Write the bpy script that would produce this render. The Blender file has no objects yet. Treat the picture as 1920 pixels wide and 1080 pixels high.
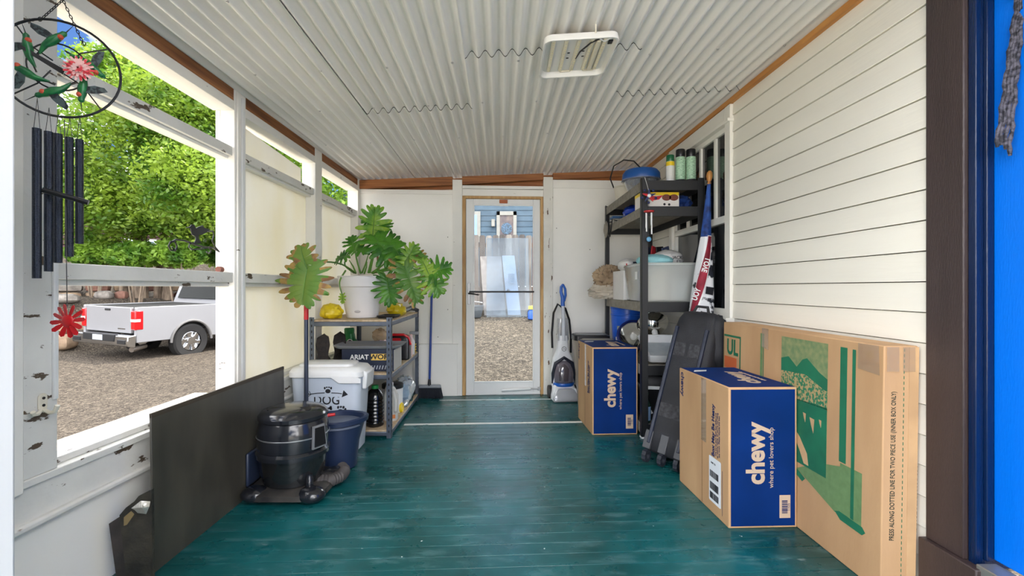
import bpy, bmesh, math, random
from mathutils import Vector, Matrix, Euler
RND = random.Random(11)
PI = math.pi
scene = bpy.context.scene
COL = scene.collection

# ------------------------------------------------------------------ camera, sky, sun, exposure
F, CX, CY, CAMZ = 853.0, 935.0, 540.0, 1.10          # focal length and vanishing point in pixels of a 1920x1080 frame
cam_d = bpy.data.cameras.new('camera')
cam_d.sensor_width = 36.0
cam_d.lens = F / 1920 * 36
cam_d.shift_x = (960 - CX) / 1920
cam_d.clip_start = 0.02
cam = bpy.data.objects.new('camera', cam_d)
COL.objects.link(cam)
cam.location = (0, 0, CAMZ)
cam.rotation_euler = (PI / 2, 0, 0)
scene.camera = cam

world = bpy.data.worlds.new('world')
scene.world = world
world.use_nodes = True
wn = world.node_tree
wn.nodes.clear()
w_out = wn.nodes.new('ShaderNodeOutputWorld')
w_bg = wn.nodes.new('ShaderNodeBackground')
w_sky = wn.nodes.new('ShaderNodeTexSky')
w_sky.sky_type = 'NISHITA'
w_sky.sun_disc = False
w_sky.sun_elevation = math.radians(58)
w_sky.sun_rotation = math.radians(40)
w_sky.air_density = 1.0
w_sky.dust_density = 2.2
w_sky.ozone_density = 1.0
# clouds mixed over the whole sky
w_tc = wn.nodes.new('ShaderNodeTexCoord')
w_nz = wn.nodes.new('ShaderNodeTexNoise')
w_nz.inputs['Scale'].default_value = 4.6
w_nz.inputs['Detail'].default_value = 7
w_rp = wn.nodes.new('ShaderNodeValToRGB')
w_rp.color_ramp.elements[0].position = 0.43
w_rp.color_ramp.elements[1].position = 0.58
w_mx = wn.nodes.new('ShaderNodeMixRGB')
w_mx.inputs[2].default_value = (7.6, 7.55, 7.6, 1)
w_mp = wn.nodes.new('ShaderNodeMapping')
w_mp.inputs['Location'].default_value = (0.9, 4.4, 0.6)
wn.links.new(w_tc.outputs['Generated'], w_mp.inputs['Vector'])
wn.links.new(w_mp.outputs['Vector'], w_nz.inputs['Vector'])
wn.links.new(w_nz.outputs['Fac'], w_rp.inputs['Fac'])
wn.links.new(w_rp.outputs['Color'], w_mx.inputs[0])
w_dk = wn.nodes.new('ShaderNodeMixRGB')
w_dk.blend_type = 'MULTIPLY'
w_dk.inputs[0].default_value = 1.0
w_dk.inputs[2].default_value = (0.065, 0.10, 0.155, 1)
wn.links.new(w_sky.outputs['Color'], w_dk.inputs[1])
wn.links.new(w_dk.outputs['Color'], w_mx.inputs[1])
wn.links.new(w_mx.outputs['Color'], w_bg.inputs['Color'])
w_bg.inputs['Strength'].default_value = 0.80
wn.links.new(w_bg.outputs['Background'], w_out.inputs['Surface'])

sun_d = bpy.data.lights.new('sun', 'SUN')
sun_d.energy = 4.6
sun_d.angle = math.radians(0.8)
sun_d.color = (1.0, 0.94, 0.84)
sun = bpy.data.objects.new('sun', sun_d)
COL.objects.link(sun)
sun.location = (8, 10, 18)
sun.rotation_euler = Vector((-0.33, -0.40, -0.86)).to_track_quat('-Z', 'Y').to_euler()

vs = scene.view_settings
vs.view_transform = 'Standard'
vs.look = 'None'
vs.exposure = 0.84
vs.gamma = 1.0
vs.use_curve_mapping = False
scene.cycles.max_bounces = 10
scene.cycles.diffuse_bounces = 6
scene.cycles.transparent_max_bounces = 16
scene.cycles.sample_clamp_indirect = 8.0

# ------------------------------------------------------------------ helpers
def at(px, py, Y):
    return Vector(((px - CX) * Y / F, Y, CAMZ - (py - CY) * Y / F))
def flr(px, py, z=0.0):
    Y = F * (CAMZ - z) / (py - CY)
    return Vector(((px - CX) * Y / F, Y, z))

def lin(c):
    return tuple((x / 12.92 if x <= 0.04045 else ((x + 0.055) / 1.055) ** 2.4) for x in c)
def rgb(r, g, b):
    return lin((r / 255, g / 255, b / 255))

MATS = {}
def mat(name, c, rough=0.5, metal=0.0, var=0.12, vs=6.0, bump=0.0, bs=80.0, c2=None, spec=0.5, coat=0.0, lo=0.35, hi=0.7, stretch=None, trans=0.0, sss=0.0):
    """principled material with noise-driven colour variation and fine relief"""
    if name in MATS:
        return MATS[name]
    m = bpy.data.materials.new(name)
    m.use_nodes = True
    nt = m.node_tree
    b = nt.nodes['Principled BSDF']
    b.inputs['Roughness'].default_value = rough
    b.inputs['Metallic'].default_value = metal
    b.inputs['Specular IOR Level'].default_value = spec
    if coat:
        b.inputs['Coat Weight'].default_value = coat
        b.inputs['Coat Roughness'].default_value = 0.15
    if trans:
        b.inputs['Transmission Weight'].default_value = trans
    tc = nt.nodes.new('ShaderNodeTexCoord')
    mp = nt.nodes.new('ShaderNodeMapping')
    if stretch:
        mp.inputs['Scale'].default_value = stretch
    nt.links.new(tc.outputs['Object'], mp.inputs['Vector'])
    nz = nt.nodes.new('ShaderNodeTexNoise')
    nz.inputs['Scale'].default_value = vs
    nz.inputs['Detail'].default_value = 5
    nt.links.new(mp.outputs['Vector'], nz.inputs['Vector'])
    rp = nt.nodes.new('ShaderNodeValToRGB')
    rp.color_ramp.elements[0].position = lo
    rp.color_ramp.elements[1].position = hi
    if c2 is None:
        c2 = tuple(x * (1 - var) for x in c)
    rp.color_ramp.elements[0].color = (*c2, 1)
    rp.color_ramp.elements[1].color = (*c, 1)
    nt.links.new(nz.outputs['Fac'], rp.inputs['Fac'])
    nt.links.new(rp.outputs['Color'], b.inputs['Base Color'])
    if bump:
        n2 = nt.nodes.new('ShaderNodeTexNoise')
        n2.inputs['Scale'].default_value = bs
        n2.inputs['Detail'].default_value = 4
        nt.links.new(mp.outputs['Vector'], n2.inputs['Vector'])
        bp = nt.nodes.new('ShaderNodeBump')
        bp.inputs['Strength'].default_value = bump
        bp.inputs['Distance'].default_value = 0.01
        nt.links.new(n2.outputs['Fac'], bp.inputs['Height'])
        nt.links.new(bp.outputs['Normal'], b.inputs['Normal'])
    MATS[name] = m
    return m

def chips(m, col, scale, thr, stretch=(1, 1, 1), soft=0.02, detail=6, coord='Object'):
    """lay chips/scuffs of another colour with a shape of their own over a material's colour"""
    nt = m.node_tree
    b = nt.nodes['Principled BSDF']
    src = b.inputs['Base Color'].links[0].from_socket
    tc = nt.nodes.new('ShaderNodeTexCoord')
    mp = nt.nodes.new('ShaderNodeMapping')
    mp.inputs['Scale'].default_value = stretch
    nz = nt.nodes.new('ShaderNodeTexNoise')
    nz.inputs['Scale'].default_value = scale
    nz.inputs['Detail'].default_value = detail
    nz.inputs['Roughness'].default_value = 0.6
    rp = nt.nodes.new('ShaderNodeValToRGB')
    rp.color_ramp.elements[0].position = thr
    rp.color_ramp.elements[1].position = thr + soft
    mx = nt.nodes.new('ShaderNodeMixRGB')
    mx.inputs[2].default_value = (*col, 1)
    nt.links.new(tc.outputs[coord], mp.inputs['Vector'])
    nt.links.new(mp.outputs['Vector'], nz.inputs['Vector'])
    nt.links.new(nz.outputs['Fac'], rp.inputs['Fac'])
    nt.links.new(rp.outputs['Color'], mx.inputs[0])
    nt.links.new(src, mx.inputs[1])
    nt.links.new(mx.outputs['Color'], b.inputs['Base Color'])
    return m

def clear_mat(name, tint, gloss=0.08, rough=0.02, haze=0.0, hazecol=(0.8, 0.8, 0.8)):
    """thin pane: see-through, a little gloss, optional milky haze"""
    if name in MATS:
        return MATS[name]
    m = bpy.data.materials.new(name)
    m.use_nodes = True
    nt = m.node_tree
    nt.nodes.clear()
    out = nt.nodes.new('ShaderNodeOutputMaterial')
    tr = nt.nodes.new('ShaderNodeBsdfTransparent')
    tr.inputs['Color'].default_value = (*tint, 1)
    gl = nt.nodes.new('ShaderNodeBsdfGlossy')
    gl.inputs['Roughness'].default_value = rough
    fr = nt.nodes.new('ShaderNodeFresnel')
    fr.inputs['IOR'].default_value = 1.45
    ml = nt.nodes.new('ShaderNodeMath')
    ml.operation = 'MULTIPLY'
    ml.inputs[1].default_value = gloss / 0.034
    ml.use_clamp = True
    mx = nt.nodes.new('ShaderNodeMixShader')
    ge = nt.nodes.new('ShaderNodeNewGeometry')                 # gloss on the outer skin only
    sb = nt.nodes.new('ShaderNodeMath'); sb.operation = 'SUBTRACT'; sb.inputs[0].default_value = 1.0
    m3 = nt.nodes.new('ShaderNodeMath'); m3.operation = 'MULTIPLY'
    nt.links.new(ge.outputs['Backfacing'], sb.inputs[1])
    nt.links.new(fr.outputs['Fac'], ml.inputs[0])
    nt.links.new(ml.outputs[0], m3.inputs[0])
    nt.links.new(sb.outputs[0], m3.inputs[1])
    nt.links.new(m3.outputs[0], mx.inputs['Fac'])
    last = tr
    if haze:
        df = nt.nodes.new('ShaderNodeBsdfDiffuse')
        df.inputs['Color'].default_value = (*hazecol, 1)
        tl = nt.nodes.new('ShaderNodeBsdfTranslucent')
        tl.inputs['Color'].default_value = (*hazecol, 1)
        m1 = nt.nodes.new('ShaderNodeMixShader')
        m1.inputs['Fac'].default_value = 0.5
        nt.links.new(df.outputs[0], m1.inputs[1])
        nt.links.new(tl.outputs[0], m1.inputs[2])
        m2 = nt.nodes.new('ShaderNodeMixShader')
        m2.inputs['Fac'].default_value = haze
        nt.links.new(tr.outputs[0], m2.inputs[1])
        nt.links.new(m1.outputs[0], m2.inputs[2])
        last = m2
    nt.links.new(last.outputs[0], mx.inputs[1])
    nt.links.new(gl.outputs[0], mx.inputs[2])
    nt.links.new(mx.outputs[0], out.inputs['Surface'])
    MATS[name] = m
    return m

def leaf_mat(name, c, c2, tl=0.45, rough=0.45, vs=3.0):
    if name in MATS:
        return MATS[name]
    m = bpy.data.materials.new(name)
    m.use_nodes = True
    nt = m.node_tree
    b = nt.nodes['Principled BSDF']
    b.inputs['Roughness'].default_value = rough
    out = nt.nodes['Material Output']
    tc = nt.nodes.new('ShaderNodeTexCoord')
    nz = nt.nodes.new('ShaderNodeTexNoise')
    nz.inputs['Scale'].default_value = vs
    nz.inputs['Detail'].default_value = 4
    rp = nt.nodes.new('ShaderNodeValToRGB')
    rp.color_ramp.elements[0].position = 0.38
    rp.color_ramp.elements[1].position = 0.58
    rp.color_ramp.elements[0].color = (*c2, 1)
    rp.color_ramp.elements[1].color = (*c, 1)
    t = nt.nodes.new('ShaderNodeBsdfTranslucent')
    mx = nt.nodes.new('ShaderNodeMixShader')
    mx.inputs['Fac'].default_value = tl
    nt.links.new(tc.outputs['Object'], nz.inputs['Vector'])
    nt.links.new(nz.outputs['Fac'], rp.inputs['Fac'])
    nt.links.new(rp.outputs['Color'], b.inputs['Base Color'])
    nt.links.new(rp.outputs['Color'], t.inputs['Color'])
    nt.links.new(b.outputs[0], mx.inputs[1])
    nt.links.new(t.outputs[0], mx.inputs[2])
    nt.links.new(mx.outputs[0], out.inputs['Surface'])
    MATS[name] = m
    return m

def tag(o, label=None, cat=None, group=None, kind=None):
    if label: o['label'] = label
    if cat: o['category'] = cat
    if group: o['group'] = group
    if kind: o['kind'] = kind
    return o

def thing(name, label, cat, loc=(0, 0, 0), rot=0.0, group=None, kind=None):
    o = bpy.data.objects.new(name, None)
    o.empty_display_size = 0.05
    COL.objects.link(o)
    o.location = loc
    o.rotation_euler = rot if isinstance(rot, (tuple, Euler)) else (0, 0, rot)
    return tag(o, label, cat, group, kind)

def frame_of(d, up=Vector((0, 0, 1))):
    d = Vector(d).normalized()
    if abs(d.dot(up)) > 0.97:
        up = Vector((0, 1, 0))
    a = d.cross(up).normalized()
    return a, a.cross(d).normalized(), d

class MB:
    def __init__(s):
        s.v = []; s.f = []
    def add(s, vs, fs):
        k = len(s.v)
        s.v += [tuple(p) for p in vs]
        s.f += [tuple(i + k for i in f) for f in fs]
        return s
    def box(s, x0, x1, y0, y1, z0, z1):
        if x0 > x1: x0, x1 = x1, x0
        if y0 > y1: y0, y1 = y1, y0
        if z0 > z1: z0, z1 = z1, z0
        return s.add([(x0, y0, z0), (x1, y0, z0), (x1, y1, z0), (x0, y1, z0), (x0, y0, z1), (x1, y0, z1), (x1, y1, z1), (x0, y1, z1)],
                     [(0, 3, 2, 1), (4, 5, 6, 7), (0, 1, 5, 4), (1, 2, 6, 5), (2, 3, 7, 6), (3, 0, 4, 7)])
    def hexa(s, p):
        """8 corners ordered like box"""
        return s.add(p, [(0, 3, 2, 1), (4, 5, 6, 7), (0, 1, 5, 4), (1, 2, 6, 5), (2, 3, 7, 6), (3, 0, 4, 7)])
    def loft(s, rings, cap=True, closed=True, loop=False):
        n = len(rings[0]); k = len(s.v); m = len(rings)
        for r in rings:
            s.v += [tuple(p) for p in r]
        for i in range(m if loop else m - 1):
            a = k + i * n; b = k + ((i + 1) % m) * n
            for j in range(n if closed else n - 1):
                j2 = (j + 1) % n
                s.f.append((a + j, a + j2, b + j2, b + j))
        if cap and not loop and closed:
            s.f.append(tuple(k + j for j in range(n))[::-1])
            s.f.append(tuple(k + (m - 1) * n + j for j in range(n)))
        return s
    def cyl(s, p0, p1, r0, r1=None, n=12, cap=True):
        r1 = r0 if r1 is None else r1
        p0 = Vector(p0); p1 = Vector(p1)
        a, b, d = frame_of(p1 - p0)
        ring = lambda c, r: [c + r * (math.cos(2 * PI * i / n) * a - math.sin(2 * PI * i / n) * b) for i in range(n)]
        return s.loft([ring(p0, r0), ring(p1, r1)], cap)
    def tube(s, pts, r, n=8, closed=False, cap=True, flat=1.0):
        pts = [Vector(p) for p in pts]
        m = len(pts); rings = []; up = Vector((0, 0, 1))
        pa = None
        for i, p in enumerate(pts):
            if closed:
                d = pts[(i + 1) % m] - pts[i - 1]
            else:
                d = pts[min(i + 1, m - 1)] - pts[max(i - 1, 0)]
            d.normalize()
            if pa is None:
                a, b, _ = frame_of(d)
            else:
                a = (pa - d * pa.dot(d))
                a = a.normalized() if a.length > 1e-6 else frame_of(d)[0]
                b = a.cross(d).normalized()
            pa = a
            rr = r[i] if isinstance(r, (list, tuple)) else r
            rings.append([p + rr * (math.cos(2 * PI * j / n) * a - flat * math.sin(2 * PI * j / n) * b) for j in range(n)])
        return s.loft(rings, cap, True, closed)
    def lathe(s, prof, n=24, c=(0, 0, 0), sx=1.0, sy=1.0, cap=True):
        rings = []
        for r, z in prof:
            rings.append([(c[0] + sx * r * math.cos(2 * PI * i / n), c[1] + sy * r * math.sin(2 * PI * i / n), c[2] + z) for i in range(n)])
        return s.loft(rings, cap)
    def sphere(s, c, r, n=14, m=9):
        if not isinstance(r, (tuple, list)): r = (r, r, r)
        rings = []
        for i in range(1, m):
            t = -PI / 2 + PI * i / m
            rings.append([(c[0] + r[0] * math.cos(t) * math.cos(2 * PI * j / n), c[1] + r[1] * math.cos(t) * math.sin(2 * PI * j / n), c[2] + r[2] * math.sin(t)) for j in range(n)])
        k = len(s.v)
        s.loft(rings, False)
        b = len(s.v); s.v.append((c[0], c[1], c[2] - r[2])); s.v.append((c[0], c[1], c[2] + r[2]))
        for j in range(n):
            j2 = (j + 1) % n
            s.f.append((b, k + j2, k + j))
            s.f.append((b + 1, k + (m - 2) * n + j, k + (m - 2) * n + j2))
        return s
    def prism(s, poly, M, h):
        """2-D polygon in the xy of matrix M, extruded h along its z"""
        n = len(poly); k = len(s.v)
        for z in (0, h):
            for x, y in poly:
                s.v.append(tuple(M @ Vector((x, y, z))))
        s.f.append(tuple(range(k, k + n))[::-1]); s.f.append(tuple(range(k + n, k + 2 * n)))
        for i in range(n):
            j = (i + 1) % n
            s.f.append((k + i, k + j, k + n + j, k + n + i))
        return s
    def xf(s, fn):
        s.v = [tuple(fn(Vector(p))) for p in s.v]
        return s
    def mesh(s, name, smooth=True, ang=38):
        me = bpy.data.meshes.new(name)
        me.from_pydata(s.v, [], s.f)
        bm = bmesh.new(); bm.from_mesh(me)
        bmesh.ops.recalc_face_normals(bm, faces=bm.faces)
        bm.to_mesh(me); bm.free()
        if smooth:
            me.polygons.foreach_set('use_smooth', [True] * len(me.polygons))
            me.set_sharp_from_angle(angle=math.radians(ang))
        return me
    def build(s, name, m, parent=None, world=False, bevel=0.0, smooth=True, ang=38, loc=None, rot=None, seg=2, keep=False):
        """link the collected shapes as ONE mesh object; world=True: coordinates are world ones"""
        if parent is not None and world:
            inv = Matrix.Translation(parent.location) @ parent.rotation_euler.to_matrix().to_4x4() if parent.parent is None else None
            if inv is None:
                q = parent.parent
                inv = Matrix.Translation(q.location) @ q.rotation_euler.to_matrix().to_4x4() @ Matrix.Translation(parent.location) @ parent.rotation_euler.to_matrix().to_4x4()
            inv = inv.inverted()
            s.v = [tuple(inv @ Vector(p)) for p in s.v]
        if parent is None and loc is None and not keep:
            xs = [p[0] for p in s.v]; ys = [p[1] for p in s.v]; zs = [p[2] for p in s.v]
            o_ = Vector(((min(xs) + max(xs)) / 2, (min(ys) + max(ys)) / 2, min(zs)))
            s.v = [(p[0] - o_[0], p[1] - o_[1], p[2] - o_[2]) for p in s.v]
            loc = o_
        o = bpy.data.objects.new(name, s.mesh(name, smooth, ang))
        COL.objects.link(o)
        o.data.materials.append(m)
        if parent is not None: o.parent = parent
        if loc is not None: o.location = loc
        if rot is not None: o.rotation_euler = rot
        if bevel:
            b = o.modifiers.new('bevel', 'BEVEL')
            b.width = bevel; b.segments = seg; b.limit_method = 'ANGLE'; b.angle_limit = math.radians(40)
        return o

def copy_tree(o, parent=None):
    c = o.copy()
    COL.objects.link(c)
    c.parent = parent
    for ch in list(o.children):
        copy_tree(ch, c)
    return c

def child_copy(o, loc=None, rot=None):
    c = o.copy()
    COL.objects.link(c)
    if loc is not None: c.location = loc
    if rot is not None: c.rotation_euler = rot
    return c

def lettering(txt, size, m, parent, M, bold=0.0, name='lettering', align='CENTER', spacing=1.0, mirror=False, shear=0.0, ext=0.0006, xs=1.0, world=False):
    cu = bpy.data.curves.new(name, 'FONT')
    cu.body = txt
    cu.size = size
    cu.align_x = align
    cu.align_y = 'CENTER'
    cu.offset = bold
    cu.extrude = ext
    cu.shear = shear
    cu.space_character = spacing
    cu.resolution_u = 4
    tmp = bpy.data.objects.new(name, cu)
    me = bpy.data.meshes.new_from_object(tmp)
    me.name = name
    bpy.data.objects.remove(tmp)
    o = bpy.data.objects.new(name, me)
    COL.objects.link(o)
    me.materials.clear()
    me.materials.append(m)
    o.parent = parent
    if world and parent is not None:
        bpy.context.view_layer.update()
        M = parent.matrix_world.inverted() @ M
    o.matrix_local = M @ Matrix.Diagonal((-xs if mirror else xs, 1, 1, 1))
    return o

def plane_M(o, u, v):
    """matrix whose x axis is u, y axis is v, origin o"""
    u = Vector(u).normalized(); v = Vector(v).normalized()
    w = u.cross(v).normalized()
    M = Matrix((u, v, w)).transposed().to_4x4()
    M.translation = Vector(o)
    return M

def decal(name, m, parent, M, poly, h=0.0006, world=False):
    return MB().prism(poly, M, h).build(name, m, parent, world=world, smooth=False)
def rect(x0, x1, y0, y1):
    return [(x0, y0), (x1, y0), (x1, y1), (x0, y1)]
def rrect(x0, x1, y0, y1, r, n=5):
    pts = []
    for cx, cy, a in ((x1 - r, y0 + r, -90), (x1 - r, y1 - r, 0), (x0 + r, y1 - r, 90), (x0 + r, y0 + r, 180)):
        for i in range(n + 1):
            t = math.radians(a + 90 * i / n)
            pts.append((cx + r * math.cos(t), cy + r * math.sin(t)))
    return pts
def circ(cx, cy, rx, ry=None, n=18):
    ry = rx if ry is None else ry
    return [(cx + rx * math.cos(2 * PI * i / n), cy + ry * math.sin(2 * PI * i / n)) for i in range(n)]
def rbox_rings(x0, x1, y0, y1, zs, r, taper=None, n=4):
    """rings of rounded rectangles at heights zs; taper = list of inset per height"""
    out = []
    for i, z in enumerate(zs):
        t = taper[i] if taper else 0
        rr = max(r[i] if isinstance(r, (list, tuple)) else r, 0.001)
        out.append([(x, y, z) for x, y in rrect(x0 + t, x1 - t, y0 + t, y1 - t, rr, n)])
    return out
# ------------------------------------------------------------------ shared materials
WHITE = chips(mat('white_paint', rgb(242, 240, 234), 0.5, var=0.08, vs=3.5, bump=0.12, bs=35), rgb(95, 84, 72), 9, 0.69, (1, 1, 3), 0.02)
PEEL = chips(mat('peeling_white_paint', rgb(226, 225, 220), 0.55, var=0.12, vs=5, bump=0.25, bs=40), rgb(88, 74, 60), 7, 0.605, (2.5, 1.0, 2.5), 0.015)
PANELW = chips(mat('white_painted_sheathing', rgb(246, 244, 238), 0.45, var=0.05, vs=2.0, bump=0.08, bs=20), rgb(150, 140, 128), 3.0, 0.72, (1, 1, 1), 0.05)
SIDE = mat('siding_paint', rgb(240, 236, 224), 0.42, var=0.05, vs=2.5, bump=0.10, bs=25, stretch=(1, 0.25, 3))
BEAM = chips(mat('raw_beam_wood', rgb(172, 112, 62), 0.6, vs=4, c2=rgb(112, 66, 34), stretch=(3, 0.5, 12), bump=0.2, bs=30), rgb(60, 36, 20), 5, 0.70, (2, 0.4, 6), 0.04)
BEAMX = chips(mat('raw_beam_wood_back', rgb(178, 116, 64), 0.6, vs=4, c2=rgb(128, 76, 38), stretch=(0.5, 3, 12), bump=0.2, bs=30), rgb(70, 42, 22), 5, 0.70, (0.4, 2, 6), 0.04)
PINE = mat('raw_pine', rgb(206, 172, 118), 0.55, c2=rgb(180, 140, 88), vs=5, stretch=(6, 6, 1), bump=0.1)
GALV = mat('galvanised_sheet', rgb(246, 244, 240), 0.26, metal=0.15, spec=0.8, var=0.10, vs=1.6, stretch=(3, 0.4, 1))
ALU = mat('white_aluminium', rgb(232, 233, 233), 0.35, var=0.04, vs=3)
STEEL = mat('bare_steel', rgb(190, 190, 190), 0.35, metal=0.9, var=0.1)
BLACKM = mat('black_metal', rgb(22, 22, 24), 0.45, var=0.3, vs=20)
GLASS = clear_mat('insect_screen', (0.93, 0.93, 0.93), 0.0006, 0.3)
DOORGL = clear_mat('door_glass', (0.95, 0.97, 0.97), 0.014, 0.0)
DARKGL = mat('dark_room_glass', rgb(30, 33, 36), 0.04, var=0.3, vs=2, spec=0.9)  # opaque pane, the unlit room behind painted in as a dark colour
BROWN = mat('dark_brown_trim_paint', rgb(62, 50, 49), 0.42, var=0.18, vs=3, bump=0.25, bs=60, stretch=(6, 6, 0.6))
NAVY = mat('navy_jamb_paint', rgb(4, 30, 68), 0.24, var=0.15, vs=3, bump=0.12, bs=50, stretch=(4, 4, 0.6))
BLUE = mat('bright_blue_door_paint', rgb(0, 112, 226), 0.34, spec=0.25, var=0.06, vs=2, bump=0.08, bs=50, stretch=(4, 4, 0.6))

def panel_mat():
    m = bpy.data.materials.new('yellowed_fibreglass')
    m.use_nodes = True
    nt = m.node_tree; nt.nodes.clear()
    out = nt.nodes.new('ShaderNodeOutputMaterial')
    df = nt.nodes.new('ShaderNodeBsdfPrincipled'); df.inputs['Roughness'].default_value = 0.35
    tl = nt.nodes.new('ShaderNodeBsdfTranslucent')
    mx = nt.nodes.new('ShaderNodeMixShader'); mx.inputs['Fac'].default_value = 0.42
    tc = nt.nodes.new('ShaderNodeTexCoord')
    mp = nt.nodes.new('ShaderNodeMapping'); mp.inputs['Scale'].default_value = (1, 1, 0.5)
    nz = nt.nodes.new('ShaderNodeTexNoise'); nz.inputs['Scale'].default_value = 2.2; nz.inputs['Detail'].default_value = 6
    rp = nt.nodes.new('ShaderNodeValToRGB')
    rp.color_ramp.elements[0].position = 0.32; rp.color_ramp.elements[0].color = (*rgb(226, 222, 202), 1)
    rp.color_ramp.elements[1].position = 0.62; rp.color_ramp.elements[1].color = (*rgb(232, 231, 224), 1)
    nt.links.new(tc.outputs['Object'], mp.inputs[0]); nt.links.new(mp.outputs[0], nz.inputs['Vector'])
    nt.links.new(nz.outputs['Fac'], rp.inputs['Fac'])
    nt.links.new(rp.outputs[0], df.inputs['Base Color']); nt.links.new(rp.outputs[0], tl.inputs['Color'])
    nt.links.new(df.outputs[0], mx.inputs[1]); nt.links.new(tl.outputs[0], mx.inputs[2])
    nt.links.new(mx.outputs[0], out.inputs['Surface'])
    return m
FIBRE = panel_mat()

def floor_mat():
    m = bpy.data.materials.new('green_floor_paint')
    m.use_nodes = True
    nt = m.node_tree
    b = nt.nodes['Principled BSDF']
    b.inputs['Specular IOR Level'].default_value = 0.50
    g = nt.nodes.new('ShaderNodeNewGeometry')
    def noise(scale, detail=6, rough=0.6, st=None):
        n = nt.nodes.new('ShaderNodeTexNoise')
        n.inputs['Scale'].default_value = scale; n.inputs['Detail'].default_value = detail; n.inputs['Roughness'].default_value = rough
        if st:
            mp = nt.nodes.new('ShaderNodeMapping'); mp.inputs['Scale'].default_value = st
            nt.links.new(g.outputs['Position'], mp.inputs[0]); nt.links.new(mp.outputs[0], n.inputs['Vector'])
        else:
            nt.links.new(g.outputs['Position'], n.inputs['Vector'])
        return n.outputs['Fac']
    def ramp(src, p0, p1, c0, c1):
        r = nt.nodes.new('ShaderNodeValToRGB')
        r.color_ramp.elements[0].position = p0; r.color_ramp.elements[1].position = p1
        r.color_ramp.elements[0].color = (*c0, 1); r.color_ramp.elements[1].color = (*c1, 1)
        nt.links.new(src, r.inputs['Fac']); return r.outputs['Color']
    def over(base, fac, col):
        x = nt.nodes.new('ShaderNodeMixRGB')
        nt.links.new(fac, x.inputs[0]); nt.links.new(base, x.inputs[1]); x.inputs[2].default_value = (*col, 1)
        return x.outputs[0]
    k0, k1 = (0, 0, 0), (1, 1, 1)
    c = ramp(noise(1.7, 5), 0.35, 0.68, rgb(7, 64, 63), rgb(18, 96, 101))  # green base tinted bluish to paint in the reflected sky
    c = over(c, ramp(noise(9, 8, 0.7, (0.5, 1.6, 1)), 0.52, 0.84, k0, (0.6, 0.6, 0.6)), rgb(118, 156, 158))     # dusty scuffs
    c = over(c, ramp(noise(5.2, 6, 0.65), 0.66, 0.72, k0, (0.55, 0.55, 0.55)), rgb(150, 168, 165))
    c = over(c, ramp(noise(34, 2, 0.5), 0.755, 0.775, k0, k1), rgb(205, 212, 210))                               # paint flecks
    c = over(c, ramp(noise(3.6, 3, 0.5), 0.73, 0.76, k0, (0.8, 0.8, 0.8)), rgb(30, 40, 38))
    nt.links.new(c, b.inputs['Base Color'])
    rr = ramp(noise(6, 5), 0.35, 0.7, (0.24,) * 3, (0.40,) * 3)
    nt.links.new(rr, b.inputs['Roughness'])
    bp = nt.nodes.new('ShaderNodeBump'); bp.inputs['Strength'].default_value = 0.10; bp.inputs['Distance'].default_value = 0.004
    nt.links.new(noise(30, 4, 0.6, (0.3, 1.5, 1)), bp.inputs['Height']); nt.links.new(bp.outputs[0], b.inputs['Normal'])
    return m
FLOORM = floor_mat()

# ------------------------------------------------------------------ the porch: wall planes are a little out of square
XR = 1.53
def XL(y): return -1.40 - 0.02 * (4.60 - y)
KB = 0.06
def YB(x): return 4.69 + KB * (x - 0.055)
def zc(x): return 2.19 + 0.0512 * (x + 1.40)        # underside of the roof
shL = lambda p: (p.x + XL(p.y), p.y, p.z)
shB = lambda p: (p.x, p.y + YB(p.x), p.z)
def S(name, label, cat):
    return thing(name, label, cat, kind='structure')

# floor boards
floor = S('floor', 'dark green painted board floor with worn scuffs', 'floor')
MB().box(-1.62, 1.60, -0.9, 5.0, -0.30, -0.021).build('subfloor', mat('subfloor_wood', rgb(70, 60, 50), 0.8), floor)
BW = 0.081
pl = None
for i in range(70):
    y = -0.8 + i * BW
    if pl is None:
        b = MB().box(-1.50, 1.56, 0.0012, BW - 0.0012, -0.02, 0.0)
        b.xf(lambda p: (p.x, p.y + 0.05 * p.x, p.z))
        pl = b.build('plank', FLOORM, floor, bevel=0.0015, seg=1)
        o = pl
    else:
        o = child_copy(pl)
    o.location = (0, y, RND.uniform(-0.0012, 0.0))
LINE = chips(mat('worn_white_floor_paint', rgb(222, 226, 222), 0.5, var=0.1), rgb(60, 110, 104), 16, 0.66, (1, 3, 1))
def strip(x0, x1, y, w, lab):
    b = MB().box(x0, x1, -w / 2, w / 2, 0.0, 0.003)
    b.xf(lambda p: (p.x, y + p.y + 0.05 * p.x + 0.004 * math.sin(9 * p.x), p.z))
    return tag(b.build('floor_strip', LINE, None, bevel=0.001), lab, 'floor strip', kind='structure')
strip(-0.76, 1.05, 3.70, 0.036, 'wide worn white strip across the green floor boards')
strip(-0.58, 0.62, 4.475, 0.016, 'thin white strip across the floor just before the glass door')

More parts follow.
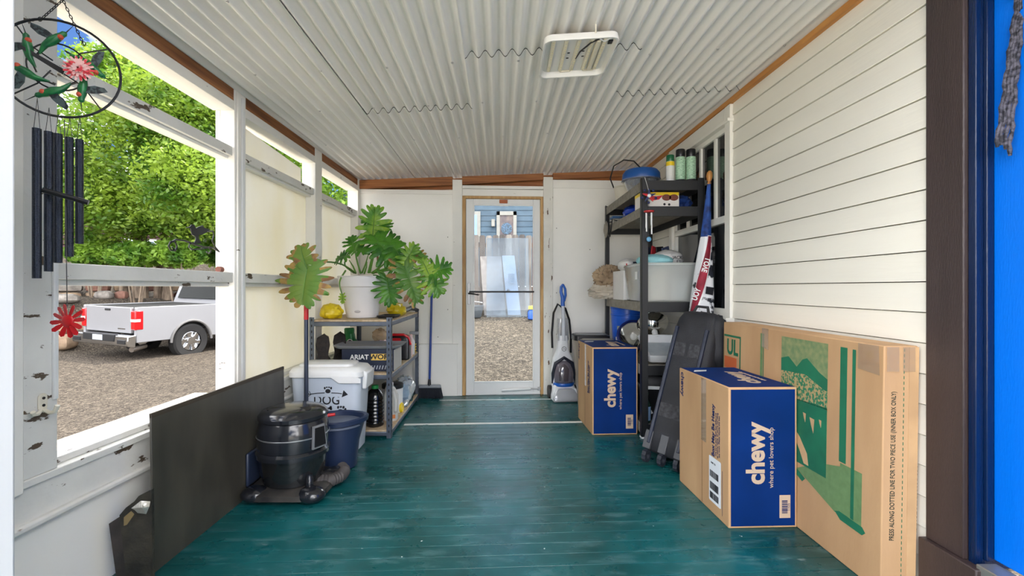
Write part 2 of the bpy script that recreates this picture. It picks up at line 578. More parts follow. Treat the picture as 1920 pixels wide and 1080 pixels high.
# ceiling of overlapping corrugated sheets
ceiling = S('ceiling', 'corrugated galvanised metal porch roof seen from below', 'ceiling')
PITCH = 0.0678
def sheet(x0, x1, y0, y1, dz):
    n0, n1 = round(x0 / PITCH * 8), round(x1 / PITCH * 8)
    b = MB()
    rows = []
    for y in (y0, y1):
        rows.append([(k * PITCH / 8, y, zc(k * PITCH / 8) + 0.018 + dz + 0.0185 * math.cos(2 * PI * k / 8)) for k in range(n0, n1 + 1)])
    b.loft(rows, False, False)
    o = b.build('roof_sheet', GALV, ceiling, ang=80)
    if y0 > 1.1:                                   # cut edge of the lapped sheet, its seam shade painted dark
        e = MB().loft([[(p[0], p[1] - 0.0006, p[2] - 0.0008) for p in rows[0]], [(p[0], p[1] - 0.0006, p[2] + 0.0045) for p in rows[0]]], False, False)
        e.build('sheet_edge', mat('cut_edge', rgb(52, 50, 48), 0.7), ceiling)
    return o
for x0, x1, ys, dz in ((-1.66, -0.86, 1.55, 0.0), (-0.93, -0.10, 2.94, 0.0035), (-0.17, 0.72, 2.29, 0.0), (0.65, 1.56, 2.87, 0.0035)):
    sheet(x0, x1, 0.80, ys + 0.12, dz + 0.004)  # near end cut back to let skylight into the porch
    sheet(x0, x1, ys, 5.75, dz)  # unseen overhang past the back wall, added to block sun at the door
sc_m = MB().lathe([(0.0075, 0.0), (0.0075, -0.002), (0.0048, -0.0022), (0.0048, -0.006), (0.001, -0.0066)], 8)
scr = None
for row, y in enumerate((0.95, 1.22, 1.75, 2.33, 2.85, 3.47, 4.10, 4.52)):
    for j in range(-20, 23):
        if (j * 2 + row) % 5 != 0: continue
        x = (j + 0.5) * PITCH
        if x < XL(y) + 0.05 or x > 1.48: continue
        z = zc(x) + 0.0015 + RND.uniform(0, 0.001)
        if scr is None:
            scr = sc_m.build('screw', STEEL, ceiling); o = scr
        else:
            o = child_copy(scr)
        o.location = (x, y + RND.uniform(-0.015, 0.015), z)

# ---------------- left wall
wl = S('wall_left', 'white painted half wall and posts along the open side of the porch', 'wall')
def L(name, m, x0, x1, y0, y1, z0, z1, parent=None, bevel=0.003):
    return MB().box(x0, x1, y0, y1, z0, z1).xf(shL).build(name, m, parent or wl, bevel=bevel)
for y0, y1 in ((0.76, 2.53), (2.532, 4.62)):
    L('wall_panel', PANELW, -0.10, -0.022, y0, y1, -0.25, 0.36)
L('apron_board', PEEL, -0.10, -0.008, 0.76, 4.62, 0.355, 0.482)
L('bead_moulding', chips(mat('bead_paint', rgb(226, 224, 218), 0.5), rgb(120, 92, 62), 5, 0.60, (1, 0.5, 3)), -0.02, 0.012, 0.78, 4.60, 0.345, 0.370, bevel=0.008)
L('sill_board', PEEL, -0.125, 0.006, 0.76, 4.62, 0.480, 0.505)
POSTS = ((1.400, 1.508), (2.485, 2.592), (3.530, 3.655), (4.535, 4.62))
for i, (y0, y1) in enumerate(POSTS):
    zt = 2.185
    L('post', WHITE if i else PEEL, -0.105, 0.0, y0, y1, 0.505, zt)
L('near_board', WHITE, -0.105, 0.012, 1.20, 1.392, 0.47, 2.185)
L('near_board', WHITE, -0.105, -0.004, 0.77, 1.195, 0.505, 2.185)
L('track_strip', ALU, 0.0, 0.012, 2.540, 2.566, 0.45, 2.16)
L('track_strip', WHITE, 0.0, 0.010, 2.500, 2.530, 0.45, 2.18)
L('track_strip', ALU, 0.0, 0.010, 1.487, 1.503, 0.735, 1.20)
for y0, y1 in ((0.76, 1.40), (1.508, 2.485), (2.592, 3.530), (3.655, 4.535)):
    L('beam', BEAM, -0.11, -0.004, y0, y1, 2.122, 2.188)
    L('header_board', WHITE, -0.12, -0.001, y0, y1, 2.070, 2.122)
L('beam', BEAM, -0.16, -0.112, 0.3, 4.7, 2.10, 2.19)

def bay(n, y0, y1, lab):
    w = S('window_%d' % n, lab, 'window')
    L('rail', PEEL, -0.085, -0.012, y0, y1, 1.822, 1.872, w)
    L('rail_lip', WHITE, -0.100, -0.035, y0, y1, 1.806, 1.824, w)
    L('rail', PEEL, -0.085, -0.008, y0, y1, 1.130, 1.185, w)
    L('rail_lip', PEEL, -0.110, -0.030, y0, y1, 1.108, 1.132, w)
    L('bottom_rail', PEEL, -0.095, -0.030, y0, y1, 0.505, 0.528, w)
    return w
w1 = bay(1, 1.508, 2.485, 'peeling white window bay with clear panes facing the parked truck')
for z0, z1 in ((0.528, 1.110), (1.185, 1.808), (1.872, 2.070)):
    L('pane', GLASS, -0.080, -0.077, 1.508, 2.485, z0, z1, w1, bevel=0)
w2 = bay(2, 2.592, 3.530, 'middle window bay filled with yellowed translucent panels')
for z0, z1 in ((0.528, 1.110), (1.185, 1.808)):
    L('panel', FIBRE, -0.080, -0.076, 2.592, 3.530, z0, z1, w2, bevel=0)
b = MB().hexa([(-0.080, 2.592, 1.872), (-0.076, 2.592, 1.872), (-0.076, 3.45, 1.872), (-0.080, 3.45, 1.872),
               (-0.080, 2.592, 2.062), (-0.076, 2.592, 2.062), (-0.076, 3.45, 2.005), (-0.080, 3.45, 2.005)]).xf(shL)
b.build('panel', FIBRE, w2)
w3 = bay(3, 3.655, 4.535, 'corner window bay with translucent panels under an open top strip')
for z0, z1 in ((0.528, 1.110), (1.185, 1.808)):
    L('panel', FIBRE, -0.080, -0.076, 3.655, 4.535, z0, z1, w3, bevel=0)

# near end of the porch beside the camera
wn_ = S('wall_near', 'plain white wall end beside the porch entrance', 'wall')
MB().box(-1.60, -0.800, 0.66, 0.755, -0.1, 2.24).build('wall_end', mat('near_white', rgb(206, 208, 210), 0.5, var=0.03), wn_, bevel=0.006)

# ---------------- back wall
wb = S('wall_back', 'white boarded end wall around the glass storm door', 'wall')
def B(name, m, x0, x1, y0, y1, z0, z1, parent=None, bevel=0.003):
    return MB().box(x0, x1, y0, y1, z0, z1).xf(shB).build(name, m, parent or wb, bevel=bevel)
B('wall_panel', PANELW, -1.45, -0.465, -0.004, 0.06, -0.05, 2.10)
B('wall_panel', PANELW, 0.555, 1.56, -0.004, 0.06, -0.05, 2.14)
B('lower_panel', PANELW, -0.86, -0.42, -0.030, 0.0, 0.0, 0.525)
B('lower_cap', WHITE, -0.87, -0.41, -0.036, 0.0, 0.525, 0.535)
B('batten', WHITE, -0.470, -0.372, -0.026, 0.06, 0.0, 2.205)
B('batten', chips(mat('scraped_batten', rgb(230, 228, 220), 0.5), rgb(92, 62, 40), 6, 0.64, (5, 1, 1.2)), 0.462, 0.560, -0.026, 0.06, 0.0, 2.245)
B('header_board', WHITE, -0.372, 0.462, -0.010, 0.06, 2.045, 2.115)
B('header_board', WHITE, -0.372, 0.462, -0.018, 0.06, 2.118, 2.150)
def Bz(name, m, x0, x1, d0, d1, zb):
    b = MB().hexa([(x0, d0, zb(x0)), (x1, d0, zb(x1)), (x1, d1, zb(x1)), (x0, d1, zb(x0)),
                   (x0, d0, zc(x0) - 0.004), (x1, d0, zc(x1) - 0.004), (x1, d1, zc(x1) - 0.004), (x0, d1, zc(x0) - 0.004)]).xf(shB)
    return b.build(name, m, wb, bevel=0.002)
Bz('beam', BEAMX, -1.40, -0.470, -0.030, 0.05, lambda x: 2.098 + 0.056 * (x + 1.4))
Bz('beam', BEAMX, -0.372, 0.462, -0.030, 0.05, lambda x: 2.155 + 0.075 * (x + 0.372))
Bz('beam', BEAMX, 0.560, 1.56, -0.030, 0.05, lambda x: 2.222 + 0.052 * (x - 0.56))
Bz('gap_board', BEAMX, -1.45, 1.56, 0.05, 0.09, lambda x: 2.08 + 0.05 * (x + 1.4))
B('top_board', WHITE, -1.40, -0.470, -0.012, 0.0, 2.055, 2.10)
B('top_board', WHITE, 0.560, 1.55, -0.012, 0.0, 2.135, 2.222)
NAIL = mat('nail_head', rgb(70, 60, 55), 0.6)
nl = None
for x, z in ((-1.2, 1.72), (-0.52, 1.31), (-0.52, 0.88), (-0.62, 0.60), (-0.98, 1.55), (-0.52, 1.62), (0.60, 1.05), (0.60, 1.72), (0.60, 0.62), (0.95, 1.5), (0.95, 1.02), (1.2, 1.9), (-1.15, 1.3)):
    if nl is None:
        nl = MB().cyl((0, 0, 0), (0, -0.003, 0), 0.0045, n=8).build('nail', NAIL, wb); o = nl
    else:
        o = child_copy(nl)
    o.location = (x, YB(x) - 0.004, z)

# storm door
TRW = mat('trim_pine', rgb(205, 168, 112), 0.55, c2=rgb(176, 132, 80), vs=4, stretch=(8, 8, 1))
t1 = S('trim_1', 'raw pine jamb around the glass storm door', 'door jamb')
B('jamb', TRW, -0.372, -0.338, -0.012, 0.09, 0.0, 2.045, t1)
B('jamb', TRW, 0.432, 0.462, -0.012, 0.09, 0.0, 2.045, t1)
B('head_jamb', TRW, -0.372, 0.462, -0.012, 0.09, 2.018, 2.045, t1)
d1 = S('door_1', 'white aluminium storm door with one tall glass pane', 'door')
B('stile', ALU, -0.336, -0.254, 0.0, 0.035, 0.018, 2.016, d1, 0.004)
B('stile', ALU, 0.358, 0.430, 0.0, 0.035, 0.018, 2.016, d1, 0.004)
B('top_rail', ALU, -0.254, 0.358, 0.0, 0.035, 1.952, 2.016, d1, 0.004)
B('bottom_rail', ALU, -0.254, 0.358, 0.0, 0.035, 0.018, 0.134, d1, 0.004)
for x0, x1, z0, z1 in ((-0.264, -0.248, 0.128, 1.958), (0.352, 0.368, 0.128, 1.958), (-0.254, 0.358, 1.946, 1.960), (-0.254, 0.358, 0.128, 0.140)):
    B('glazing_bead', ALU, x0, x1, -0.006, 0.0, z0, z1, d1, 0.002)
B('pane', DOORGL, -0.254, 0.358, 0.016, 0.019, 0.134, 1.952, d1, 0)
B('push_bar', BLACKM, -0.300, 0.365, -0.035, -0.018, 1.052, 1.070, d1, 0.004)
hp = B('handle_plate', mat('brushed_plate', rgb(150, 150, 150), 0.35, 0.8), -0.318, -0.290, -0.008, 0.0, 0.93, 1.15, d1)
MB().tube([(-0.304, -0.01, 1.045), (-0.304, -0.05, 1.045), (-0.28, -0.06, 1.043), (-0.20, -0.055, 1.030)], 0.008, 8).xf(shB).build('handle', BLACKM, hp)
MB().cyl((0.03, -0.024, 0.052), (0.33, -0.024, 0.066), 0.016, n=14).xf(shB).build('closer', ALU, d1)
MB().cyl((0.33, -0.024, 0.066), (0.42, -0.024, 0.060), 0.006, n=10).xf(shB).build('closer_rod', STEEL, d1)
B('closer_bracket', STEEL, 0.405, 0.432, -0.03, 0.0, 0.045, 0.080, d1)
B('latch_plate', mat('orange_brown_plate', rgb(168, 84, 34), 0.5), 0.008, 0.092, -0.012, 0.0, 1.972, 2.008, d1)
B('catch', ALU, 0.010, 0.100, -0.014, 0.0, 1.942, 1.962, d1)
B('door_sweep', ALU, -0.336, 0.43, -0.004, 0.03, 0.0, 0.02, d1)

# ---------------- right wall: lap siding, house window, blue door
wr = S('wall_right', 'white lap siding of the house along the porch', 'wall')
def Rb(name, m, x0, x1, y0, y1, z0, z1, parent=None, bevel=0.003):
    return MB().box(XR + x0, XR + x1, y0, y1, z0, z1).build(name, m, parent or wr, bevel=bevel)
for y0, y1, z0, z1 in ((-0.9, 0.50, -0.2, 2.36), (1.50, 3.00, -0.2, 2.36), (3.00, 4.05, -0.2, 0.90), (3.00, 4.05, 2.25, 2.36), (4.05, 5.0, -0.2, 2.36), (0.50, 1.50, 2.25, 2.36)):
    Rb('wall_core', mat('wall_core_wood', rgb(60, 54, 46), 0.8), 0.012, 0.15, y0, y1, z0, z1, bevel=0)
EXPO = 0.110
def lap(y0, y1, z):
    zt = min(z + EXPO - 0.0035, 2.335)
    b = MB().hexa([(XR - 0.010, y0, z), (XR + 0.011, y0, z), (XR + 0.011, y1, z), (XR - 0.010, y1, z),
                   (XR - 0.003, y0, zt), (XR + 0.011, y0, zt), (XR + 0.011, y1, zt), (XR - 0.003, y1, zt)])
    return b.build('siding_board', SIDE, wr, bevel=0.0012, seg=1)
for i in range(21):
    z = 0.024 + EXPO * i
    if z > 2.30: break
    lap(1.615, 2.958, z)
    if z < 0.80: lap(2.960, 4.86, z)
    else: lap(4.03, 4.86, z)
    if z > 0.1: lap(-0.8, 0.40, z)
Rb('ceiling_trim', mat('orange_trim_wood', rgb(206, 150, 84), 0.55, c2=rgb(178, 118, 58), vs=4, stretch=(3, 0.5, 8)), -0.030, 0.012, -0.8, 4.80, 2.302, 2.334, bevel=0.002)

w4 = S('window_4', 'white double hung house window with dark panes behind the black shelf', 'window')
CAS = mat('window_paint', rgb(236, 234, 226), 0.45, var=0.05, bump=0.1)
Rb('casing', CAS, -0.026, 0.02, 2.960, 3.030, 0.90, 2.30, w4)
Rb('casing', CAS, -0.026, 0.02, 3.955, 4.025, 0.90, 2.30, w4)
Rb('head_casing', CAS, -0.026, 0.02, 3.030, 3.955, 2.205, 2.298, w4)
Rb('head_cap', CAS, -0.045, 0.0, 2.95, 4.03, 2.185, 2.206, w4)
Rb('sill', CAS, -0.06, 0.02, 2.945, 4.04, 0.865, 0.905, w4)
Rb('stile', CAS, -0.006, 0.03, 3.030, 3.062, 0.905, 2.185, w4)
Rb('stile', CAS, -0.006, 0.03, 3.925, 3.955, 0.905, 2.185, w4)
Rb('meeting_rail', CAS, -0.012, 0.03, 3.062, 3.925, 1.540, 1.588, w4)
Rb('top_rail', CAS, -0.006, 0.03, 3.062, 3.925, 2.150, 2.185, w4)
Rb('bottom_rail', CAS, -0.006, 0.03, 3.062, 3.925, 0.905, 0.960, w4)
for y in (3.20, 3.435, 3.67):
    Rb('muntin', CAS, -0.004, 0.025, y, y + 0.030, 1.588, 2.150, w4, 0.002)
for y0, y1 in ((3.062, 3.20), (3.23, 3.435), (3.465, 3.67), (3.70, 3.925)):
    Rb('pane', DARKGL, 0.012, 0.016, y0, y1, 1.588, 2.150, w4, 0)
Rb('pane', DARKGL, 0.020, 0.024, 3.062, 3.925, 0.960, 1.540, w4, 0)

d2 = S('door_2', 'bright blue entrance door set in a navy jamb at the edge', 'door')
Rb('leaf', BLUE, 0.045, 0.090, 0.50, 1.448, 0.235, 2.25, d2)
Rb('jamb', NAVY, -0.004, 0.12, 1.455, 1.480, 0.20, 2.25, d2)
Rb('stop', NAVY, 0.020, 0.044, 1.444, 1.456, 0.23, 2.25, d2)
Rb('jamb', NAVY, -0.004, 0.12, 0.48, 0.505, 0.20, 2.25, d2)
t2 = S('trim_2', 'dark brown casing beside the blue entrance door', 'door casing')
Rb('casing', BROWN, -0.016, 0.004, 1.482, 1.614, 0.215, 2.33, t2, 0.004)
Rb('casing', BROWN, -0.026, 0.004, 0.37, 0.479, 0.215, 2.33, t2, 0.004)
Rb('plinth', BROWN, -0.034, 0.004, 1.425, 1.624, 0.0, 0.215, t2, 0.004)
Rb('riser', BROWN, -0.004, 0.10, 0.48, 1.46, 0.0, 0.195, t2, 0.002)
Rb('threshold', mat('aluminium_threshold', rgb(170, 170, 165), 0.4, 0.7), -0.02, 0.044, 0.50, 1.44, 0.195, 0.228, t2)
# ------------------------------------------------------------------ outdoors
def sm(t):
    t = max(0.0, min(1.0, t)); return t * t * (3 - 2 * t)
def ground_z(x, y):
    right = -0.16 + 0.80 * max(0.0, min(1.6, (y - 5.2) / 4.8))
    u = (-x * 0.75 + (y - 10) * 0.66)           # distance up the bank behind the truck
    left = -0.52 + 0.02 * max(0, -x - 6) + 1.2 * sm((u - 8.2) / 3.0) + 1.6 * sm((u - 12.0) / 5)
    w = sm((x + 6.0) / 4.5)
    return left * (1 - w) + right * w
def gravel_mat():
    m = mat('gravel', rgb(86, 77, 66), 0.95, c2=rgb(50, 44, 38), vs=1.1, spec=0.2, lo=0.3, hi=0.75)
    nt = m.node_tree
    b = nt.nodes['Principled BSDF']
    base = b.inputs['Base Color'].links[0].from_socket
    g = nt.nodes.new('ShaderNodeNewGeometry')
    last = base
    hts = []
    for sc_, fac in ((30.0, 0.62), (85.0, 0.45)):
        v = nt.nodes.new('ShaderNodeTexVoronoi'); v.inputs['Scale'].default_value = sc_
        nt.links.new(g.outputs['Position'], v.inputs['Vector'])
        bw = nt.nodes.new('ShaderNodeSeparateColor'); nt.links.new(v.outputs['Color'], bw.inputs[0])
        rp = nt.nodes.new('ShaderNodeValToRGB')
        rp.color_ramp.elements[0].color = (*rgb(24, 21, 18), 1); rp.color_ramp.elements[0].position = 0.08
        rp.color_ramp.elements[1].color = (*rgb(140, 129, 114), 1); rp.color_ramp.elements[1].position = 1.0
        e = rp.color_ramp.elements.new(0.6); e.color = (*rgb(72, 64, 55), 1)
        nt.links.new(bw.outputs[0], rp.inputs['Fac'])
        mx = nt.nodes.new('ShaderNodeMixRGB'); mx.inputs[0].default_value = fac
        nt.links.new(last, mx.inputs[1]); nt.links.new(rp.outputs[0], mx.inputs[2])
        last = mx.outputs[0]; hts.append(v.outputs['Distance'])
    nt.links.new(last, b.inputs['Base Color'])
    bp = nt.nodes.new('ShaderNodeBump'); bp.inputs['Strength'].default_value = 0.9; bp.inputs['Distance'].default_value = 0.03; bp.invert = True
    nt.links.new(hts[0], bp.inputs['Height']); nt.links.new(bp.outputs[0], b.inputs['Normal'])
    return m
GRAVEL = gravel_mat()
b = MB()
xs = [-46 + i * 0.8 for i in range(100)]; ys = [-16 + i * 0.8 for i in range(75)]
rows = [[(x, y, ground_z(x, y)) for x in xs] for y in ys]
b.loft(rows, False, False)
tag(b.build('ground', GRAVEL, keep=True, loc=(0, 0, 0), ang=180), 'sunlit gravel yard around the porch', 'ground', kind='structure')

# unseen pale concrete added at the entrance and left wall to bounce sunlight in
CONC = mat('bounce_concrete', rgb(232, 219, 196), 0.85, c2=rgb(216, 202, 178), vs=3, bump=0.2, bs=60)
ap = thing('added_bounce_apron', 'unseen pale concrete apron added to bounce sunlight into the porch', 'light bounce paving', (0, 0, -0.3), kind='structure')
for i in range(6):
    for j in range(5):
        MB().box(-6.5 + i * 1.34, -6.5 + i * 1.34 + 1.325, -6.2 + j * 1.3, -6.2 + j * 1.3 + 1.285, -0.6, -0.12).build('slab', CONC, ap, world=True, bevel=0.01)
for j in range(5):
    MB().box(-3.55, -1.66, 0.32 + j * 1.0, 0.32 + j * 1.0 + 0.985, -0.6, -0.12).build('slab', CONC, ap, world=True, bevel=0.01)
# ---- pickup truck
TW = mat('truck_white', rgb(146, 146, 148), 0.22, var=0.02, coat=0.5)
TB = mat('truck_black_plastic', rgb(26, 26, 28), 0.55)
TG = mat('truck_glass', rgb(16, 20, 18), 0.25, spec=0.1)
TC = mat('truck_chrome', rgb(215, 217, 220), 0.16, metal=1.0, var=0.05)
TR = mat('tail_lamp_red', rgb(196, 14, 22), 0.15, coat=0.6)
TT = mat('tyre_rubber', rgb(42, 41, 40), 0.8, bump=0.3, bs=90)
fw = Vector((0.36, 0.933, 0)).normalized()
pr = at(252, 640, 9.9); pr.z = 0
rz = math.atan2(fw.y, fw.x)                   # local +x is the truck's nose, +y its left side
root = thing('pickup_truck', 'white pickup truck parked on the gravel outside the window', 'truck',
             (0, 0, 0), (math.radians(1.2), math.radians(-0.5), rz))
rw = fw.cross(Vector((0, 0, 1)))              # right side
ctr = Vector((pr.x, pr.y, 0)) - rw * 0.93
root.location = (ctr.x, ctr.y, -0.60)
W = 0.96
def tp(name, m, mb, parent=None, **k):
    return mb.build(name, m, parent or root, **k)
# bed side with wheel arch (x from tail 0 to cab 2.0)
def side(sy, x0, x1, zt, name):
    arch = [(1.24 + 0.50 * math.cos(t), 0.43 + 0.50 * math.sin(t)) for t in [PI - PI * i / 14 for i in range(15)]]
    poly = [(x0, 0.52), (arch[0][0], 0.52)] + arch[1:-1] + [(arch[-1][0], 0.52), (x1, 0.50), (x1, zt - 0.015), (x1 - 0.02, zt), (x0 + 0.02, zt), (x0, zt - 0.02)]
    M = plane_M((0, sy * W, 0), (1, 0, 0), (0, 0, 1))
    mb = MB().prism(poly, M, 0.09 * sy)
    return tp(name, TW, mb, bevel=0.012)
side(-1, 0.02, 2.03, 1.30, 'bed_side')
side(1, 0.02, 2.03, 1.30, 'bed_side')
for sy in (-1, 1):
    ring = []
    mb = MB().tube([(1.24 + 0.49 * math.cos(PI - PI * i / 16), sy * (W + 0.012), 0.44 + 0.49 * math.sin(PI - PI * i / 16)) for i in range(17)], 0.028, 8)
    tp('wheel_arch', TB if sy > 0 else mat('arch_grey', rgb(120, 118, 116), 0.5), mb)
tg = tp('tailgate', TW, MB().box(0.0, 0.07, -0.80, 0.80, 0.72, 1.29), bevel=0.015)
tp('tailgate_handle', TB, MB().box(-0.012, 0.0, -0.10, 0.10, 1.20, 1.245), tg, bevel=0.01)
tp('badge', TC, MB().box(-0.006, 0.0, -0.62, -0.36, 0.80, 0.825), tg)
tp('bed_floor', TB, MB().box(0.07, 2.0, -0.87, 0.87, 0.70, 0.74))
tp('bed_cover', mat('tonneau_black', rgb(34, 33, 34), 0.7, bump=0.2), MB().box(0.06, 2.0, -0.86, 0.86, 1.26, 1.285), bevel=0.008)
for sy in (-1, 1):
    la = tp('tail_lamp', TR, MB().box(-0.012, 0.16, sy * 0.81, sy * (W + 0.008), 0.80, 1.22), bevel=0.02)
    tp('reverse_lamp', mat('lamp_clear', rgb(225, 220, 218), 0.2), MB().box(-0.02, 0.10, sy * 0.82, sy * (W + 0.011), 0.975, 1.035), la, bevel=0.006)
bp = tp('bumper', TC, MB().loft([[(x, y, z) for x, z in ((-0.02, 0.42), (-0.16, 0.46), (-0.18, 0.54), (-0.17, 0.68), (0.0, 0.70))] for y in (-1.0, -0.9, 0.9, 1.0)], True), bevel=0.015)
tp('step', TB, MB().box(-0.195, -0.10, -0.55, 0.55, 0.55, 0.70), bp, bevel=0.01)
for sy in (-1, 1):
    tp('corner_step', TB, MB().box(-0.192, -0.10, sy * 0.66, sy * 0.93, 0.51, 0.60), bp, bevel=0.01)
pt = tp('licence_plate', mat('plate_white', rgb(205, 212, 220), 0.4), MB().box(-0.205, -0.19, -0.17, 0.17, 0.565, 0.68), bp)
tp('exhaust_pipe', mat('exhaust_steel', rgb(150, 140, 130), 0.4, 0.8), MB().cyl((0.35, -0.70, 0.40), (-0.02, -0.86, 0.37), 0.055, n=14))
wh0 = None
for wx in (1.24, 4.85):
    for sy in (-1, 1):
        if wh0 is None:
            wh = tp('wheel', TT, MB().lathe([(0.24, -0.11), (0.38, -0.125), (0.42, -0.09), (0.425, 0.0), (0.42, 0.09), (0.38, 0.125), (0.24, 0.11)], 30, cap=False))
            tp('rim', TC, MB().lathe([(0.245, -0.112), (0.24, 0.09), (0.22, 0.10), (0.21, 0.04), (0.10, 0.05), (0.095, 0.115), (0.001, 0.12)], 30, cap=False), wh)
            for k in range(6):
                a = 2 * PI * k / 6
                M = Matrix.Rotation(a, 4, 'Z') @ Matrix.Translation((0.09, 0, 0.055))
                tp('spoke', TC, MB().prism([(0, -0.045), (0.07, -0.03), (0.14, -0.055), (0.14, 0.055), (0.07, 0.03), (0, 0.045)], M, 0.05), wh, bevel=0.008)
            wh0 = wh; o = wh
        else:
            o = copy_tree(wh0, root)
        o.location = (wx, sy * 0.84, 0.425)
        o.rotation_euler = (PI / 2 if sy < 0 else -PI / 2, 0.2, 0)
# cab and nose
cab = [(2.05, 0.48), (4.35, 0.48), (4.4, 1.15), (4.25, 1.28), (3.75, 1.88), (3.5, 1.94), (2.35, 1.94), (2.18, 1.88), (2.05, 1.28)]
cr = []
for y, ins in ((-0.97, 0.0), (-0.90, 0.0), (0.90, 0.0), (0.97, 0.0)):
    cr.append([(x, y * (1.0 if z < 1.3 else 0.84), z) for x, z in cab])
cb = tp('cab', TW, MB().loft(cr), bevel=0.03)
def slab(pts, dx):
    return MB().hexa(pts + [(p[0] + dx, p[1], p[2]) for p in pts])
tp('rear_window', TG, MB().hexa([(2.025, -0.74, 1.40), (2.06, -0.74, 1.40), (2.06, 0.74, 1.40), (2.025, 0.74, 1.40), (2.16, -0.68, 1.84), (2.20, -0.68, 1.84), (2.20, 0.68, 1.84), (2.16, 0.68, 1.84)]), cb, bevel=0.01)
for sy in (-1, 1):
    for x0, x1, x2, x3 in ((2.30, 3.12, 3.12, 2.36), (3.2, 4.1, 3.72, 3.2)):
        tp('side_window', TG, MB().hexa([(x0, sy * 0.865, 1.36), (x1, sy * 0.865, 1.36), (x1, sy * 0.80, 1.36), (x0, sy * 0.80, 1.36),
                                        (x3, sy * 0.835, 1.82), (x2, sy * 0.835, 1.82), (x2, sy * 0.77, 1.82), (x3, sy * 0.77, 1.82)]), cb, bevel=0.006)
    tp('running_board', TB, MB().box(2.1, 4.2, sy * 0.86, sy * 1.0, 0.40, 0.47), bevel=0.015)
tp('hood', TW, MB().loft([[(x, y, z) for x, z in ((4.3, 0.50), (4.36, 0.50), (4.4, 0.92), (5.3, 0.92), (5.36, 0.55), (5.68, 0.55), (5.72, 1.15), (5.5, 1.27), (4.3, 1.32))] for y in (-0.97, -0.88, 0.88, 0.97)]), bevel=0.03)
tp('front_bumper', TC, MB().box(5.62, 5.84, -0.98, 0.98, 0.45, 0.68), bevel=0.04)
# ---- foliage
def leaves(n, blobs, size, rnd, name, m, parent, avoid=None):
    b = MB()
    tot = sum(w for *_, w in blobs)
    for c, r, w in blobs:
        for _ in range(int(n * w / tot)):
            while True:
                d = Vector((rnd.uniform(-1, 1), rnd.uniform(-1, 1), rnd.uniform(-1, 1)))
                if 0.25 < d.length < 1: break
            d = d * (0.75 + 0.25 * rnd.random())
            p = Vector((c[0] + d.x * r[0], c[1] + d.y * r[1], c[2] + d.z * r[2]))
            a = Vector((rnd.gauss(0, 1), rnd.gauss(0, 1), rnd.gauss(0, 0.6))).normalized()
            q = a.cross(Vector((rnd.gauss(0, 1), rnd.gauss(0, 1), rnd.gauss(0, 1)))).normalized()
            s = size * rnd.uniform(0.6, 1.3)
            k = len(b.v)
            b.v += [tuple(p - a * s), tuple(p + q * s * 0.5 - a * s * 0.1), tuple(p + a * s), tuple(p - q * s * 0.5 - a * s * 0.1)]
            b.f.append((k, k + 1, k + 2, k + 3))
    me = bpy.data.meshes.new(name)
    me.from_pydata(b.v, [], b.f)
    o = bpy.data.objects.new(name, me)
    COL.objects.link(o)
    me.materials.append(m)
    o.parent = parent
    if parent is not None:
        o.location = -Vector(parent.location)
    o['kind'] = 'stuff'
    return o
LF1 = leaf_mat('tree_leaf', rgb(150, 176, 62), rgb(76, 118, 34), 0.5, vs=1.2)
LF2 = leaf_mat('shade_tree_leaf', rgb(150, 180, 66), rgb(82, 124, 38), 0.5, vs=1.5)
LF3 = leaf_mat('hedge_leaf', rgb(150, 186, 70), rgb(80, 126, 40), 0.45, vs=2)
BARK = mat('bark', rgb(150, 132, 112), 0.85, c2=rgb(84, 70, 58), vs=9, bump=0.6, bs=30, stretch=(1, 1, 0.3))
rr_ = random.Random(5)
def tree(name, label, px, Y, zb, stems, blobs, n, size, m):
    p = at(px, 540, Y); p.z = zb
    root = thing(name, label, 'tree', tuple(p), group='trees across the yard')
    for (dx, dy, ht, lx, ly, r) in stems:
        pts = []; rad = []
        for i in range(6):
            t = i / 5
            pts.append((dx + lx * t * t, dy + ly * t * t, -0.3 + ht * t)); rad.append(r * (1 - 0.65 * t))
        MB().tube(pts, rad, 9).build('trunk', BARK, root)
        for k in range(3):
            q = Vector(pts[3 + k % 2]); a = rr_.uniform(0, 2 * PI)
            e = q + Vector((math.cos(a) * 1.3, math.sin(a) * 1.3, rr_.uniform(0.6, 1.6)))
            MB().tube([q, (q + e) / 2 + Vector((0, 0, 0.1)), e], [r * 0.35, r * 0.25, r * 0.1], 6).build('branch', BARK, root)
    leaves(n, blobs, size, rr_, 'foliage', m, root)
    return root
def blob(px, py, Y, rx, ry, rz, w):
    p = at(px, py, Y)
    return ((p.x, p.y, p.z), (rx, ry, rz), w)
tree('shade_tree', 'broad leafy tree with several slim trunks behind the truck', 262, 14.6, 0.62,
     [(-0.55, 0.1, 5.5, -1.6, 0.3, 0.15), (-0.2, 0.2, 6.2, -0.5, 0.5, 0.16), (0.15, -0.1, 6.5, 0.3, -0.4, 0.19), (0.5, 0.1, 5.6, 1.0, 0.3, 0.14), (0.85, 0.0, 5.2, 2.0, -0.3, 0.15)],
     [blob(250, 300, 14.2, 3.4, 2.2, 2.3, 5), blob(340, 210, 14.0, 2.4, 2.0, 1.7, 3.2), blob(230, 160, 14.8, 1.9, 1.8, 1.3, 2.0), blob(370, 350, 13.2, 1.9, 1.6, 1.7, 2.4),
      blob(190, 390, 13.6, 2.0, 1.6, 1.2, 1.8), blob(410, 270, 14.6, 2.0, 1.6, 2.6, 2.4), blob(300, 130, 15.0, 2.2, 1.4, 1.1, 1.5), blob(330, 415, 13.8, 2.2, 1.2, 0.6, 1.0)], 84000, 0.072, LF1)
